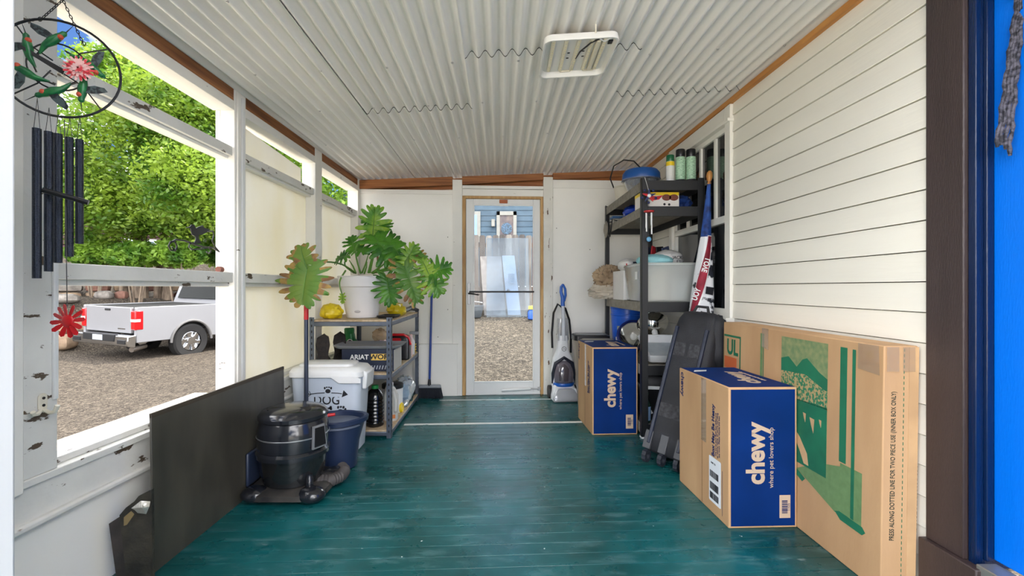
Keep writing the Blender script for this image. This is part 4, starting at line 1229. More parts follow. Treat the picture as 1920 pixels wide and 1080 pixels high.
Mp = plane_M((0.172, -0.062, 0.318), Vector((0.32, 0.95, 0)), (0, 0, 1))
pn = MB().prism([(-0.040, -0.058), (0.050, -0.058), (0.042, 0.058), (-0.030, 0.058)], plane_M((0.161, -0.083, 0.322), Vector((0.46, 0.89, 0)), (-0.06, 0.03, 1)), 0.010).build('outlet_frame', mat('grey_outlet', rgb(120, 122, 126), 0.4), body)
MB().prism([(-0.030, -0.048), (0.040, -0.048), (0.034, 0.048), (-0.022, 0.048)], plane_M((0.164, -0.085, 0.322), Vector((0.46, 0.89, 0)), (-0.06, 0.03, 1)), 0.012).build('outlet', BLKP, pn)
MB().box(-0.210, -0.192, -0.10, 0.02, 0.06, 0.235).build('side_latch', mat('latch_slate', rgb(38, 48, 70), 0.4), vc, bevel=0.012)
hz = MB()
pts = [Vector((0.13, -0.02, 0.06)), Vector((0.20, 0.0, 0.055)), Vector((0.235, 0.06, 0.055)), Vector((0.235, 0.12, 0.06)), Vector((0.20, 0.17, 0.06))]
fine = []; rad_ = []
for i in range(4):
    for k in range(8):
        fine.append(pts[i].lerp(pts[i + 1], k / 8)); rad_.append(0.034 if k % 2 else 0.029)
hz.tube(fine, rad_, 12).build('hose_end', mat('dusty_hose', rgb(70, 66, 66), 0.6), vc)
# ---- bucket and red scoop
bk = thing('mop_bucket', 'navy blue plastic bucket beside the canister vacuum', 'bucket', (-0.995, 2.82, 0))
bk.scale = (1.08, 1.08, 1.05)
NVB = mat('navy_bucket_plastic', rgb(34, 48, 78), 0.42, var=0.15)
prof = [(0.095, 0.0), (0.104, 0.004), (0.118, 0.15), (0.128, 0.255), (0.140, 0.262), (0.142, 0.285), (0.134, 0.292), (0.126, 0.285), (0.116, 0.15), (0.100, 0.012), (0.001, 0.010)]
bb = MB().lathe(prof, 36)
bb.xf(lambda p: (p.x + (0.030 * max(0, p.x / 0.14) ** 3 if p.z > 0.24 else 0), p.y, p.z + 0.02 * max(0, abs(p.x) / 0.14 - 0.5) * (1 if p.z > 0.24 else 0)))
bb.build('pail', NVB, bk)
MB().lathe([(0.1285, 0.243), (0.144, 0.248), (0.1445, 0.258), (0.130, 0.26)], 36).build('rim_band', mat('bucket_rim', rgb(96, 104, 122), 0.4), bk)
so = thing('red_scoop', 'red plastic scoop hanging inside the navy bucket', 'scoop', (-1.075, 2.74, 0.215))
MB().loft([[(x, y, z) for x, y in rrect(-0.04 + i_, 0.04 - i_, -0.016, 0.016, 0.012, 4)] for z, i_ in ((0.0, 0.012), (0.03, 0.004), (0.10, 0.0))]).build('cup', RED, so, bevel=0.002)
MB().tube([(0, 0.0, 0.10), (0.03, 0.02, 0.112), (0.08, 0.03, 0.116)], [0.012, 0.011, 0.009], 8).build('grip', RED, so)

# ---- dog food bin
BIN = mat('milky_bin', rgb(206, 214, 226), 0.3, c2=rgb(190, 200, 214), vs=3)
db = thing('dog_food_bin', 'tall milky pet food bin with a white lid and black paw print lettering', 'storage bin', (-1.155, 3.15, 0))
MB().loft(rbox_rings(-0.235, 0.235, -0.135, 0.13, (0.0, 0.01, 0.30, 0.525), 0.05, (0.035, 0.025, 0.010, 0.0), 5)).build('body', BIN, db)
MB().loft(rbox_rings(-0.19, 0.19, -0.095, 0.095, (0.012, 0.36), 0.04, (0.005, 0.0), 4)).build('kibble', mat('kibble_brown', rgb(150, 120, 92), 0.9, c2=rgb(96, 72, 52), vs=60), db)
MB().loft(rbox_rings(-0.248, 0.248, -0.150, 0.140, (0.505, 0.508, 0.540, 0.565, 0.572), 0.055, (0.004, 0.0, 0.0, 0.018, 0.045), 5)).build('lid', WHP, db)
MB().loft(rbox_rings(-0.20, 0.17, -0.10, 0.10, (0.570, 0.586, 0.592), 0.04, (0.0, 0.005, 0.02), 5)).build('flap', WHP, db)
ft = MB().prism([(0.03, 0.52), (0.20, 0.52), (0.245, 0.50), (0.245, 0.47), (0.10, 0.47)], plane_M((0, -0.142, 0), (1, 0, 0), (0, 0, 1)), 0.010).build('skirt_lip', WHP, db, bevel=0.003)
lt_ = MB().hexa([(0.235, -0.09, 0.42), (0.262, -0.09, 0.42), (0.262, 0.09, 0.42), (0.235, 0.09, 0.42), (0.235, -0.09, 0.55), (0.272, -0.09, 0.53), (0.272, 0.09, 0.53), (0.235, 0.09, 0.55)]).build('latch', WHP, db, bevel=0.008)
fy_ = -0.137
def dM(x, z, rot=0.0):
    c, s = math.cos(rot), math.sin(rot)
    t = 0.026 - 0.042 * z                       # the front face leans in towards the floor
    return plane_M((x, -0.139 + t, z), (c, 0, s), (-s, 0, c))
ZF = 0.33
lettering('DOG', 0.085, INK, db, dM(0.012, 0.352), bold=0.0008, xs=0.9)
lettering('FOOD', 0.075, INK, db, dM(0.012, 0.235), bold=0.0008, xs=0.9)
def paw(x, z, r, rot):
    M = dM(x, z, rot)
    p = decal('paw_print', INK, db, M, circ(0, -r * 0.28, r * 0.52, r * 0.42, 12))
    for a, q in ((-0.62, 0.16), (-0.22, 0.42), (0.22, 0.42), (0.62, 0.16)):
        decal('toe', INK, p, M, circ(a * r, q * r + 0.15 * r, r * 0.19, r * 0.26, 10))
paw(0.022, 0.425, 0.034, 0.0); paw(-0.085, 0.285, 0.034, 0.4); paw(0.108, 0.288, 0.040, -0.3)
MB().tube([tuple(dM(x, z) @ Vector((0, 0, 0.001))) for x, z in ((-0.10, 0.395), (-0.05, 0.402), (0.0, 0.404)  )], 0.0028, 6).build('arrow_shaft', INK, db)
MB().tube([tuple(dM(x, z) @ Vector((0, 0, 0.001))) for x, z in ((0.045, 0.404), (0.09, 0.402), (0.115, 0.398))], 0.0028, 6).build('arrow_shaft', INK, db)
decal('arrow_head', INK, db, dM(0.125, 0.398), [(-0.012, -0.024), (0.030, -0.006), (0.0, 0.024)])
for k in range(3):
    decal('fletching', INK, db, dM(-0.118 + 0.012 * k, 0.394, -0.2), [(-0.016, 0.02), (0, 0), (-0.016, -0.02), (-0.011, -0.02), (0.005, 0), (-0.011, 0.02)])
def bone(x, z, l, rot):
    M = dM(x, z, rot)
    p = decal('bone', INK, db, M, rect(-l / 2, l / 2, -0.006, 0.006))
    for sx in (-1, 1):
        for sy in (-1, 1):
            decal('bone_knob', INK, p, M, circ(sx * l / 2, sy * 0.006, 0.0085, n=10))
bone(0.012, 0.298, 0.055, 0.15); bone(0.030, 0.272, 0.036, -0.3)

# ---- mop standing in front of the bin
mp_ = thing('mop', 'upright mop pole with a red collar standing before the food bin', 'mop', (-1.25, 2.955, 0))
MB().cyl((0, 0, 0.06), (0, 0, 0.895), 0.0135, n=12).build('pole', mat('slate_pole', rgb(66, 74, 92), 0.35, 0.4), mp_)
MB().cyl((0, 0, 0.895), (0, 0, 1.04), 0.0145, n=12).build('red_collar', RED, mp_)
MB().cyl((0, 0, 1.04), (0, 0, 1.27), 0.0145, n=12).build('grip', BLKP, mp_)
MB().box(-0.09, 0.09, -0.03, 0.03, 0.035, 0.07).build('head', GRP, mp_, bevel=0.01)
crumple((0, 0, 0.03), (0.12, 0.045, 0.035), 0.25, 4, flat=0.0).build('mop_strands', mat('mop_cotton', rgb(190, 186, 176), 0.9), mp_)

# ---- metal rack
RX0, RX1, RY0, RY1 = -1.385, -0.785, 3.325, 4.470
RACK = mat('rack_steel', rgb(112, 120, 134), 0.4, metal=0.5, c2=rgb(82, 90, 104), vs=6)
PB = mat('particle_board', rgb(206, 186, 156), 0.8, c2=rgb(176, 152, 120), vs=40)
SLOT = mat('slot_dark', rgb(18, 20, 24), 0.7)
rk = thing('metal_rack', 'grey slotted steel rack with three particle board shelves', 'shelf', ((RX0 + RX1) / 2, (RY0 + RY1) / 2, 0))
for x, sx in ((RX0, 1), (RX1, -1)):
    for y, sy in ((RY0, 1), (RY1, -1)):
        p = MB().box(x, x + sx * 0.036, y, y + sy * 0.003, 0, 0.885).box(x, x + sx * 0.003, y, y + sy * 0.036, 0, 0.885).build('post', RACK, rk, world=True, bevel=0.001)
        s = MB()
        for k in range(20):
            z = 0.04 + k * 0.043
            o_ = y - 0.0006 if sy > 0 else y + 0.0006
            s.box(x + sx * 0.014, x + sx * 0.022, o_ - 0.0004, o_ + 0.0004, z, z + 0.018)
            q_ = x + sx * (-0.0006)
            s.box(q_ - 0.0004, q_ + 0.0004, y + sy * 0.014, y + sy * 0.022, z, z + 0.018)
        so_ = s.build('keyhole_slots', SLOT, p, world=True); so_['kind'] = 'stuff'
for zt in (0.865, 0.475, 0.060):
    for y, sy in ((RY0, 1), (RY1, -1)):
        MB().box(RX0 + .004, RX1 - .004, y + sy * .004, y + sy * .034, zt - 0.045, zt - 0.012).build('beam', RACK, rk, world=True, bevel=0.006)
    for x, sx in ((RX0, 1), (RX1, -1)):
        MB().box(x + sx * .004, x + sx * .030, RY0 + .004, RY1 - .004, zt - 0.045, zt - 0.010).build('beam', RACK, rk, world=True, bevel=0.006)
    MB().box(RX0 + .006, RX1 - .006, RY0 + .006, RY1 - .006, zt - 0.012, zt).build('shelf_board', PB, rk, world=True, bevel=0.001)

# ---- potted split-leaf plant on the top shelf
PC = Vector((-1.078, 3.60, 0.866))
pp = thing('potted_plant', 'split leaf philodendron in a white pot on the metal rack', 'plant', tuple(PC))
POTM = mat('white_pot', rgb(226, 224, 226), 0.45, var=0.05)
MB().lathe([(0.112, 0.0), (0.120, 0.006), (0.164, 0.235), (0.166, 0.240), (0.178, 0.246), (0.186, 0.318), (0.190, 0.322), (0.186, 0.328), (0.176, 0.324), (0.168, 0.29), (0.001, 0.285)], 40).build('pot', POTM, pp)
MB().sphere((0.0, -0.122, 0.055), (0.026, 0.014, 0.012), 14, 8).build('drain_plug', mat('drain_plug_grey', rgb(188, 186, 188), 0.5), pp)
MB().lathe([(0.168, 0.288), (0.10, 0.298), (0.001, 0.300)], 24).build('soil', mat('potting_soil', rgb(58, 44, 34), 0.95, bump=0.8, bs=40), pp)
LG = leaf_mat('philodendron_leaf', rgb(86, 148, 42), rgb(46, 104, 32), 0.30, 0.32, 9)
LY = leaf_mat('philodendron_pale_leaf', rgb(150, 186, 60), rgb(84, 140, 44), 0.35, 0.32, 9)
LO = leaf_mat('philodendron_old_leaf', rgb(84, 130, 54), rgb(112, 142, 58), 0.25, 0.4, 5)
LBR = leaf_mat('withered_leaf_edge', rgb(172, 142, 78), rgb(132, 96, 66), 0.25, 0.6, 14)
ST = mat('leaf_stalk', rgb(104, 150, 58), 0.4, c2=rgb(70, 116, 44))
def big_leaf(base, tip, nrm, m, lobes=5, wide=0.85, droop=0.25, stalk=None, deep=0.5):
    base = Vector(base); d = Vector(tip) - base; Ln = d.length; d.normalize()
    nrm = Vector(nrm); nrm = (nrm - d * nrm.dot(d)).normalized(); s = nrm.cross(d).normalized()
    b = MB()
    rl = random.Random(int(1e4 * (base.x + 2 * base.z + 3 * Ln)))
    K = lobes + 2
    edge = []
    def P(x, y, k=0.0):
        q = math.hypot(x, y) / Ln
        return base + d * x + s * (y * wide / 0.75) + nrm * (-droop * Ln * q * q + 0.14 * abs(y) + k)
    def V(p):
        b.v.append(tuple(p)); return len(b.v) - 1
    for sy in (-1, 1):
        for i in range(K):
            t0, t1 = 0.86 * i / K, 0.86 * (i + 1) / K
            u = (i + 0.5) / K
            al = math.radians(148 - 118 * u ** 0.8 + rl.uniform(-6, 6))
            ll = Ln * (0.50 + 0.28 * math.sin(PI * min(1, u * 1.15)) - 0.20 * u) * rl.uniform(0.9, 1.1)
            dx, dy = math.cos(al), sy * math.sin(al)
            nx, ny = -dy * sy, dx * sy
            xm = Ln * (t0 + t1) / 2
            wv = Ln * 0.86 / K * (0.50 + 0.35 * (1 - deep))
            r0, r1 = V(P(Ln * t0, 0)), V(P(Ln * t1, 0))
            prev = (r1, r0)
            for f, w in ((0.34, 1.15), (0.56, 0.95 * (1.25 - 0.5 * deep)), (0.80, 0.85), (0.96, 0.42)):
                cx, cy = xm + dx * ll * f, dy * ll * f
                ww = wv * w * rl.uniform(0.85, 1.15)
                a_ = V(P(cx - nx * ww, cy - ny * ww, 0.02 * Ln * rl.uniform(-1, 1))); c_ = V(P(cx, cy, 0.035 * Ln)); e_ = V(P(cx + nx * ww, cy + ny * ww, 0.02 * Ln * rl.uniform(-1, 1)))
                if len(prev) == 2:
                    b.f += [(prev[0], a_, c_), (prev[0], c_, prev[1]), (prev[1], c_, e_)]
                else:
                    b.f += [(prev[0], a_, c_, prev[1]), (prev[1], c_, e_, prev[2])]
                prev = (a_, c_, e_)
                if f > 0.75: edge += [a_, e_]
            tp_ = V(P(xm + dx * ll, dy * ll, 0)); edge.append(tp_)
            b.f += [(prev[0], tp_, prev[1]), (prev[1], tp_, prev[2])]
    k0 = V(P(Ln * 0.84, 0)); k1 = V(P(Ln * 0.90, -0.07 * Ln)); k2 = V(P(Ln * 0.90, 0.07 * Ln)); k3 = V(P(Ln, 0))
    b.f += [(k0, k1, k3), (k0, k3, k2)]
    eset = set(edge)
    lf = b.build('leaf', m, pp, world=True, ang=60)
    if m is LO:                                   # withered rim
        lf.data.materials.append(LBR)
        for f in lf.data.polygons:
            if any(q in eset for q in f.vertices) and mnoise.noise(Vector(lf.data.vertices[f.vertices[0]].co) * 20) > -0.05:
                f.material_index = 1
    MB().tube([base - d * 0.004, base + d * Ln * 0.4 + nrm * (-droop * Ln * 0.16 + 0.022 * Ln), base + d * Ln * 0.85 + nrm * (-droop * Ln * 0.72 + 0.03 * Ln)], [0.0035, 0.0028, 0.001], 6).build('midrib', ST, lf, world=True)
    if stalk:
        pts = [Vector(p) for p in stalk] + [base]
        f2 = []
        for i in range(13):
            t = i / 12 * (len(pts) - 1)
            k = min(int(t), len(pts) - 2); u = t - k
            p0 = pts[max(k - 1, 0)]; p1 = pts[k]; p2 = pts[k + 1]; p3 = pts[min(k + 2, len(pts) - 1)]
            f2.append(0.5 * ((2 * p1) + (p2 - p0) * u + (2 * p0 - 5 * p1 + 4 * p2 - p3) * u * u + (3 * p1 - p0 - 3 * p2 + p3) * u ** 3))
        MB().tube(f2, [0.0075 - 0.0003 * i for i in range(13)], 8).build('stalk', ST, pp, world=True)
    return lf
PY = 3.60
def pz(zx, zy, Y=PY):
    return at(520 + zx / 4.697, 380 + zy / 4.697, Y)
big_leaf(pz(262, 590, 2.90), pz(200, 900, 2.86), (-0.15, -1, 0.25), LO, 6, 0.95, 0.12, [pz(690, 620, 3.58), pz(560, 540, 3.3), pz(380, 525, 3.05)], 0.30)
big_leaf(pz(258, 575, 2.91), pz(190, 375, 2.92), (-0.2, -1, 0.1), LO, 4, 0.85, 0.10, None, 0.2)
big_leaf(pz(838, 300), pz(862, 30, 3.60), (0.3, -0.9, -0.1), LY, 5, 0.62, -0.05, [pz(735, 625), pz(690, 450, 3.55), pz(720, 350, 3.55)], 0.62)
big_leaf(pz(862, 305, 3.58), pz(1035, 520, 3.50), (0.2, -0.9, 0.5), LG, 5, 0.62, 0.25, [pz(800, 620), pz(840, 450, 3.58)], 0.55)
big_leaf(pz(845, 290, 3.60), pz(1000, 165, 3.66), (-0.1, -0.9, 0.4), LG, 4, 0.5, 0.1, None, 0.55)
big_leaf(pz(835, 180, 3.62), pz(738, 160, 3.6), (0, -0.8, 0.6), LG, 4, 0.6, 0.1, None, 0.5)
big_leaf(pz(680, 405, 3.62), pz(640, 290, 3.66), (0, -0.9, 0.3), LG, 4, 0.75, 0.1, [pz(730, 620, 3.63), pz(700, 500, 3.62)], 0.5)
big_leaf(pz(680, 405, 3.62), pz(830, 400, 3.58), (0, -0.7, 0.7), LG, 4, 0.60, 0.25, None, 0.5)
big_leaf(pz(620, 460, 3.66), pz(490, 490, 3.7), (0, -0.8, 0.6), LG, 4, 0.62, 0.25, [pz(680, 620, 3.66), pz(600, 560, 3.64), pz(600, 500, 3.64)], 0.5)
big_leaf(pz(985, 330, 3.60), pz(1150, 545, 3.52), (0.3, -0.8, 0.6), LG, 5, 0.5, 0.3, [pz(830, 620), pz(900, 560, 3.58), pz(960, 440, 3.58)], 0.55)
big_leaf(pz(1120, 560, 3.50), pz(1210, 360, 3.50), (0.1, -0.9, 0.3), LY, 5, 0.55, 0.15, [pz(850, 620), pz(980, 570, 3.52)], 0.55)
big_leaf(pz(1120, 565, 3.48), pz(1240, 880, 3.42), (0.2, -0.9, 0.4), LO, 6, 0.55, 0.15, [pz(860, 615), pz(1000, 590, 3.5)], 0.6)
big_leaf(pz(1190, 440, 3.55), pz(1320, 490, 3.52), (0, -0.7, 0.7), LO, 4, 0.6, 0.2, [pz(840, 625), pz(1000, 500, 3.55)], 0.5)
big_leaf(pz(1330, 620, 3.46), pz(1530, 560, 3.44), (-0.1, -0.9, 0.4), LG, 5, 0.75, 0.1, [pz(870, 615), pz(1050, 560, 3.5), pz(1200, 580, 3.48)], 0.6)
big_leaf(pz(1335, 630, 3.45), pz(1440, 810, 3.42), (0, -0.9, 0.3), LY, 5, 0.75, 0.15, None, 0.6)
big_leaf(pz(1330, 620, 3.45), pz(1270, 490, 3.46), (0, -0.9, 0.3), LY, 4, 0.6, 0.1, None, 0.55)
big_leaf(pz(960, 655, 3.50), pz(1005, 895, 3.46), (0.1, -1, 0.2), LG, 6, 0.62, 0.05, [pz(880, 610, 3.52), pz(930, 615, 3.46)], 0.4)
big_leaf(pz(572, 815, 3.42), pz(575, 890, 3.42), (0, -1, 0.2), LY, 3, 0.5, 0.1, [pz(600, 600, 3.55), pz(548, 700, 3.42)], 0.5)
for a_, b_ in (((745, 620), (800, 460)), ((815, 620), (866, 330)), ((690, 615), (632, 505)), ((765, 625), (790, 520))):
    MB().tube([pz(*a_), pz((a_[0] + b_[0]) / 2 + 6, (a_[1] + b_[1]) / 2, 3.58), pz(*b_, 3.58)], [0.007, 0.006, 0.003], 7).build('stalk', ST, pp, world=True)
MB().tube([pz(895, 600, 3.64), pz(868, 330, 3.64)], 0.009, 7).build('support_stake', mat('stake_wood', rgb(168, 128, 100), 0.7), pp, world=True)
# ------------------------------------------------------------------ small things on the metal rack, broom
def T(name, label, cat, x, y, z, rot=0.0, group=None):
    return thing(name, label, cat, (x, y, z), rot, group)
BAGY = mat('yellow_bag_plastic', rgb(236, 208, 30), 0.3, var=0.15)
o = crumple((-1.288, 3.50, 0.912), (0.070, 0.07, 0.058), 0.28, 3, flat=0.8665).build('yellow_bag', BAGY)
tag(o, 'crumpled yellow bag on the rack beside the pot stalk side', 'bag', 'yellow bags on the rack')
o['label'] = 'crumpled yellow bag between the mop grip and the white pot'
o = crumple((-0.868, 3.86, 0.912), (0.068, 0.10, 0.056), 0.28, 6, flat=0.8665).build('yellow_bag', BAGY)
tag(o, 'crumpled yellow bag on the pot\'s far side near the tool', 'bag', 'yellow bags on the rack')
o = MB().loft(rbox_rings(-0.072, 0.072, -0.12, 0.12, (0, 0.02, 0.022, 0.008), [0.02, 0.02, 0.016, 0.016], (0.012, 0, 0.008, 0.016), 4)).build('plant_tray', DKP, loc=(-0.945, 3.46, 0.8665))
o.location = (-0.868, 3.60, 0.8665)
tag(o, 'black shallow tray beside the white pot on the rack', 'tray')
dr_ = T('hand_tool', 'black and grey hand tool lying at the rack top end', 'tool', -0.835, 4.22, 0.867, 1.3)
MB().tube([(-0.16, 0.01, 0.02), (-0.05, 0, 0.03), (0.04, 0, 0.045)], [0.018, 0.022, 0.02], 10).build('barrel', mat('tool_grey', rgb(96, 98, 102), 0.4, 0.5), dr_)
MB().tube([(0.04, 0, 0.045), (0.12, 0.01, 0.035), (0.20, 0.0, 0.02)], [0.022, 0.018, 0.012], 10).build('handle', BLKP, dr_)
MB().box(-0.21, -0.15, -0.02, 0.02, 0.004, 0.04).build('jaw', STEEL, dr_, bevel=0.006)

# boots with soles towards the porch
SOLE = mat('boot_sole', rgb(58, 48, 42), 0.7, c2=rgb(30, 26, 24), vs=30, bump=0.5)
LEA = mat('boot_leather', rgb(48, 38, 34), 0.55, bump=0.3)
for k, (x, y, lab) in enumerate(((-1.325, 3.42, 'front dark boot lying on the rack with its tread towards us'), (-1.262, 3.60, 'rear dark boot of the pair lying on the rack'))):
    r = T('work_boot', lab, 'boot', x, y, 0.476, 0.25, 'pair of boots on the rack')
    sp = [(-0.032, 0), (-0.045, 0.05), (-0.036, 0.12), (-0.050, 0.19), (-0.042, 0.245), (0, 0.268), (0.042, 0.245), (0.050, 0.19), (0.038, 0.12), (0.045, 0.05), (0.032, 0)]
    so_ = MB().prism(sp, plane_M((0, 0, 0.004), (1, 0, 0), (0, 0.12, 1)), -0.022).build('sole', SOLE, r, bevel=0.004)
    for j in range(8):
        zz = 0.02 + j * 0.029
        MB().prism(rect(-0.030, 0.030, zz, zz + 0.014), plane_M((0, -0.0005, 0.004), (1, 0, 0), (0, 0.12, 1)), 0.004).build('tread', SOLE, so_)
    MB().loft([[(sx * 0.9 * kx, yy + 0.12 * sz, 0.004 + sz) for sx, sz in sp] for yy, kx in ((0.022, 1.0), (0.06, 0.95), (0.085, 0.6))]).build('upper', LEA, r)
    MB().cyl((0, 0.05, 0.06), (0, 0.14, 0.055), 0.050, 0.046, 14).build('shaft', LEA, r)
gb = T('plant_food_bottle', 'green handled bottle with a round emblem behind the boot box', 'bottle', -1.25, 3.90, 0.476, 0.0)
GRB = plas('leaf_green_plastic', rgb(28, 128, 62), 0.35)
MB().loft([[(x + dx, y, z) for x, y in rrect(-w, w, -0.04, 0.04, 0.03, 4)] for z, w, dx in ((0, 0.07, 0), (0.02, 0.075, 0), (0.14, 0.075, 0), (0.17, 0.055, -0.018), (0.19, 0.045, -0.025), (0.235, 0.042, -0.03))]).build('body', GRB, gb)
MB().lathe([(0.040, 0.235), (0.042, 0.24), (0.042, 0.275), (0.036, 0.282), (0.001, 0.283)], 18, (-0.03, 0, 0)).build('cap', GRB, gb)
em = decal('emblem', plas('emblem_white', rgb(230, 232, 228)), gb, plane_M((-0.012, -0.0408, 0.165), (1, 0, 0), (0, 0, 1)), circ(0, 0, 0.026))
decal('emblem_core', INK, em, plane_M((-0.012, -0.0416, 0.165), (1, 0, 0), (0, 0, 1)), circ(0, 0, 0.019))
pk = T('pink_bottle', 'pale pink bottle half wrapped in a tan bag on the rack', 'bottle', -0.99, 3.82, 0.476)
MB().lathe([(0.045, 0.0), (0.05, 0.006), (0.05, 0.17), (0.036, 0.20), (0.02, 0.21), (0.02, 0.235), (0.001, 0.236)], 22).build('body', plas('pink_white', rgb(240, 206, 210), 0.3), pk)
crumple((-0.01, 0.0, 0.225), (0.05, 0.05, 0.05), 0.3, 9).build('wrapping', mat('tan_bag', rgb(206, 180, 146), 0.7), pk)
bc = T('charger_case', 'black case with a red rim on the rack middle shelf', 'case', -0.885, 4.00, 0.476)
MB().loft(rbox_rings(-0.11, 0.11, -0.06, 0.06, (0.0, 0.01, 0.17, 0.205, 0.215), 0.02, (0.008, 0, 0, 0.012, 0.03), 4)).build('shell', BLKP, bc)
MB().tube([(-0.085, -0.045, 0.195), (-0.06, -0.05, 0.218), (0.06, -0.05, 0.218), (0.10, -0.045, 0.195), (0.115, -0.03, 0.13)], 0.012, 8).build('red_rim', RED, bc)
MB().prism(rrect(-0.07, 0.04, 0.155, 0.19, 0.012), plane_M((0, -0.0605, 0), (1, 0, 0), (0, 0, 1)), 0.002).build('red_plate', RED, bc)
pb = T('pink_box', 'tall pale pink box at the rack middle shelf edge', 'box', -0.815, 4.14, 0.476)
MB().box(-0.022, 0.022, -0.045, 0.045, 0, 0.20).build('carton', plas('pale_pink_card', rgb(238, 196, 190), 0.5), pb, bevel=0.003)
wb_ = T('white_spray_bottle', 'white trigger bottle behind the pale pink box', 'bottle', -0.825, 4.28, 0.476)
MB().lathe([(0.032, 0), (0.036, 0.006), (0.036, 0.12), (0.014, 0.165), (0.014, 0.185)], 18).build('body', WHP, wb_)
MB().box(-0.014, 0.075, -0.012, 0.012, 0.185, 0.215).build('trigger_head', GRP, wb_, bevel=0.006)
yc = T('coiled_rope', 'coiled yellow rope at the far end of the rack shelf', 'rope', -0.825, 4.38, 0.476)
MB().tube([(0.028 * math.cos(t), 0.035 * math.sin(t), 0.008 + 0.004 * t) for t in [i * 0.45 for i in range(44)]], 0.005, 6).build('coil', YEL, yc)
# boot box with grey tray
bxo = T('boot_box', 'navy shoe box with a yellow lettered label on the rack', 'box', -0.975, 3.52, 0.476)
NV = mat('navy_card', rgb(28, 38, 62), 0.5)
MB().box(-0.20, 0.19, -0.115, 0.15, 0, 0.165).build('carton', NV, bxo, bevel=0.002)
MB().box(0.1895, 0.1915, -0.113, 0.148, 0.004, 0.160).build('end_panel', plas('grey_card', rgb(190, 188, 184), 0.6), bxo)
fM = lambda x, z: plane_M((x, -0.1155, z), (1, 0, 0), (0, 0, 1))
lettering('ARIAT', 0.050, plas('print_white', rgb(236, 236, 234), 0.6), bxo, fM(-0.068, 0.105), bold=0.0012, xs=1.0)
yl = decal('yellow_label', plas('label_gold', rgb(226, 188, 92), 0.5), bxo, fM(0.095, 0.107), rect(-0.075, 0.085, -0.024, 0.024))
lettering('WORK', 0.050, INK, bxo, plane_M((0.098, -0.1163, 0.107), (1, 0, 0), (0, 0, 1)), bold=0.0014, xs=1.15)
for k in range(9):
    decal('stripe', plas('stripe_grey', rgb(170, 176, 186), 0.6), bxo, fM(0.0 + k * 0.021, 0.030), [(-0.006, -0.014), (0.002, -0.014), (0.010, 0.014), (0.002, 0.014)])
tr = T('grey_tray', 'flat grey tray resting on the navy shoe box', 'tray', -0.985, 3.545, 0.642)
MB().loft(rbox_rings(-0.265, 0.245, -0.165, 0.165, (0, 0.006, 0.026, 0.028, 0.010), [0.05, 0.05, 0.055, 0.05, 0.045], (0.03, 0.018, 0.0, 0.008, 0.03), 5)).build('pan', GRP, tr)
# bottom shelf
jg = T('black_oil_jug', 'ribbed black jug with a green cap on the lowest rack shelf', 'jug', -0.935, 3.44, 0.0605)
rib = [(0.055, 0.0), (0.066, 0.008)]
for k in range(7):
    z = 0.03 + k * 0.026
    rib += [(0.068, z), (0.063, z + 0.007), (0.063, z + 0.012), (0.068, z + 0.018)]
rib += [(0.066, 0.225), (0.045, 0.265), (0.024, 0.28), (0.022, 0.285)]
MB().lathe(rib, 26).build('body', mat('black_jug', rgb(16, 16, 18), 0.12, spec=0.7), jg)
MB().lathe([(0.024, 0.280), (0.026, 0.282), (0.026, 0.305), (0.001, 0.307)], 18).build('cap', GRB, jg)
dk = T('dark_bottle', 'dark bottle with a blue label behind the black jug', 'bottle', -1.035, 3.50, 0.0605)
MB().lathe([(0.04, 0), (0.045, 0.006), (0.045, 0.20), (0.030, 0.25), (0.018, 0.265), (0.018, 0.28)], 20).build('body', BLKP, dk)
MB().lathe([(0.0455, 0.03), (0.0462, 0.032), (0.0462, 0.16), (0.0455, 0.162)], 20, cap=False).build('label_band', plas('label_blue', rgb(60, 86, 190), 0.5), dk)
MB().lathe([(0.02, 0.278), (0.021, 0.28), (0.021, 0.30), (0.001, 0.302)], 14).build('cap', BLKP, dk)
wj = T('white_jug', 'white handled jug with a small orange label on the lowest shelf', 'jug', -0.862, 3.63, 0.0605, 0.3)
JUG = clear_mat('milky_jug', (0.92, 0.92, 0.90), 0.05, 0.12, 0.9, (0.90, 0.90, 0.88))
MB().loft([[(x, y, z) for x, y in rrect(-w, w, -0.085, 0.085, 0.03, 4)] for z, w in ((0, 0.045), (0.01, 0.055), (0.20, 0.055), (0.25, 0.035), (0.27, 0.018))]).build('body', JUG, wj)
MB().tube([(0.03, -0.088, 0.07), (0.03, -0.115, 0.09), (0.03, -0.118, 0.17), (0.02, -0.095, 0.215), (0.01, -0.05, 0.245)], 0.012, 8).build('handle', JUG, wj)
MB().lathe([(0.02, 0.265), (0.022, 0.267), (0.022, 0.288), (0.001, 0.29)], 14).build('cap', WHP, wj)
decal('label_patch', plas('orange_label', rgb(204, 120, 60)), wj, plane_M((0.0, -0.0855, 0.035), (1, 0, 0), (0, 0, 1)), rect(-0.03, 0.03, -0.015, 0.015))
tk = T('dark_lid_tub', 'white tub with a dark lid behind the white jug', 'tub', -0.890, 3.82, 0.0605)
MB().lathe([(0.075, 0), (0.08, 0.005), (0.085, 0.21), (0.08, 0.215)], 24).build('tub', WHP, tk)
MB().lathe([(0.088, 0.205), (0.089, 0.208), (0.089, 0.235), (0.08, 0.242), (0.001, 0.243)], 24).build('lid', DKP, tk)
PBAG = clear_mat('thin_bag', (0.92, 0.95, 0.98), 0.12, 0.08, 0.45, (0.80, 0.86, 0.92))
cbag = T('plastic_bag', 'clear plastic bag with blue print on the lowest shelf', 'bag', -0.865, 4.16, 0.0605)
crumple((0, 0, 0.105), (0.085, 0.14, 0.11), 0.30, 12, flat=0.0).build('film', PBAG, cbag)
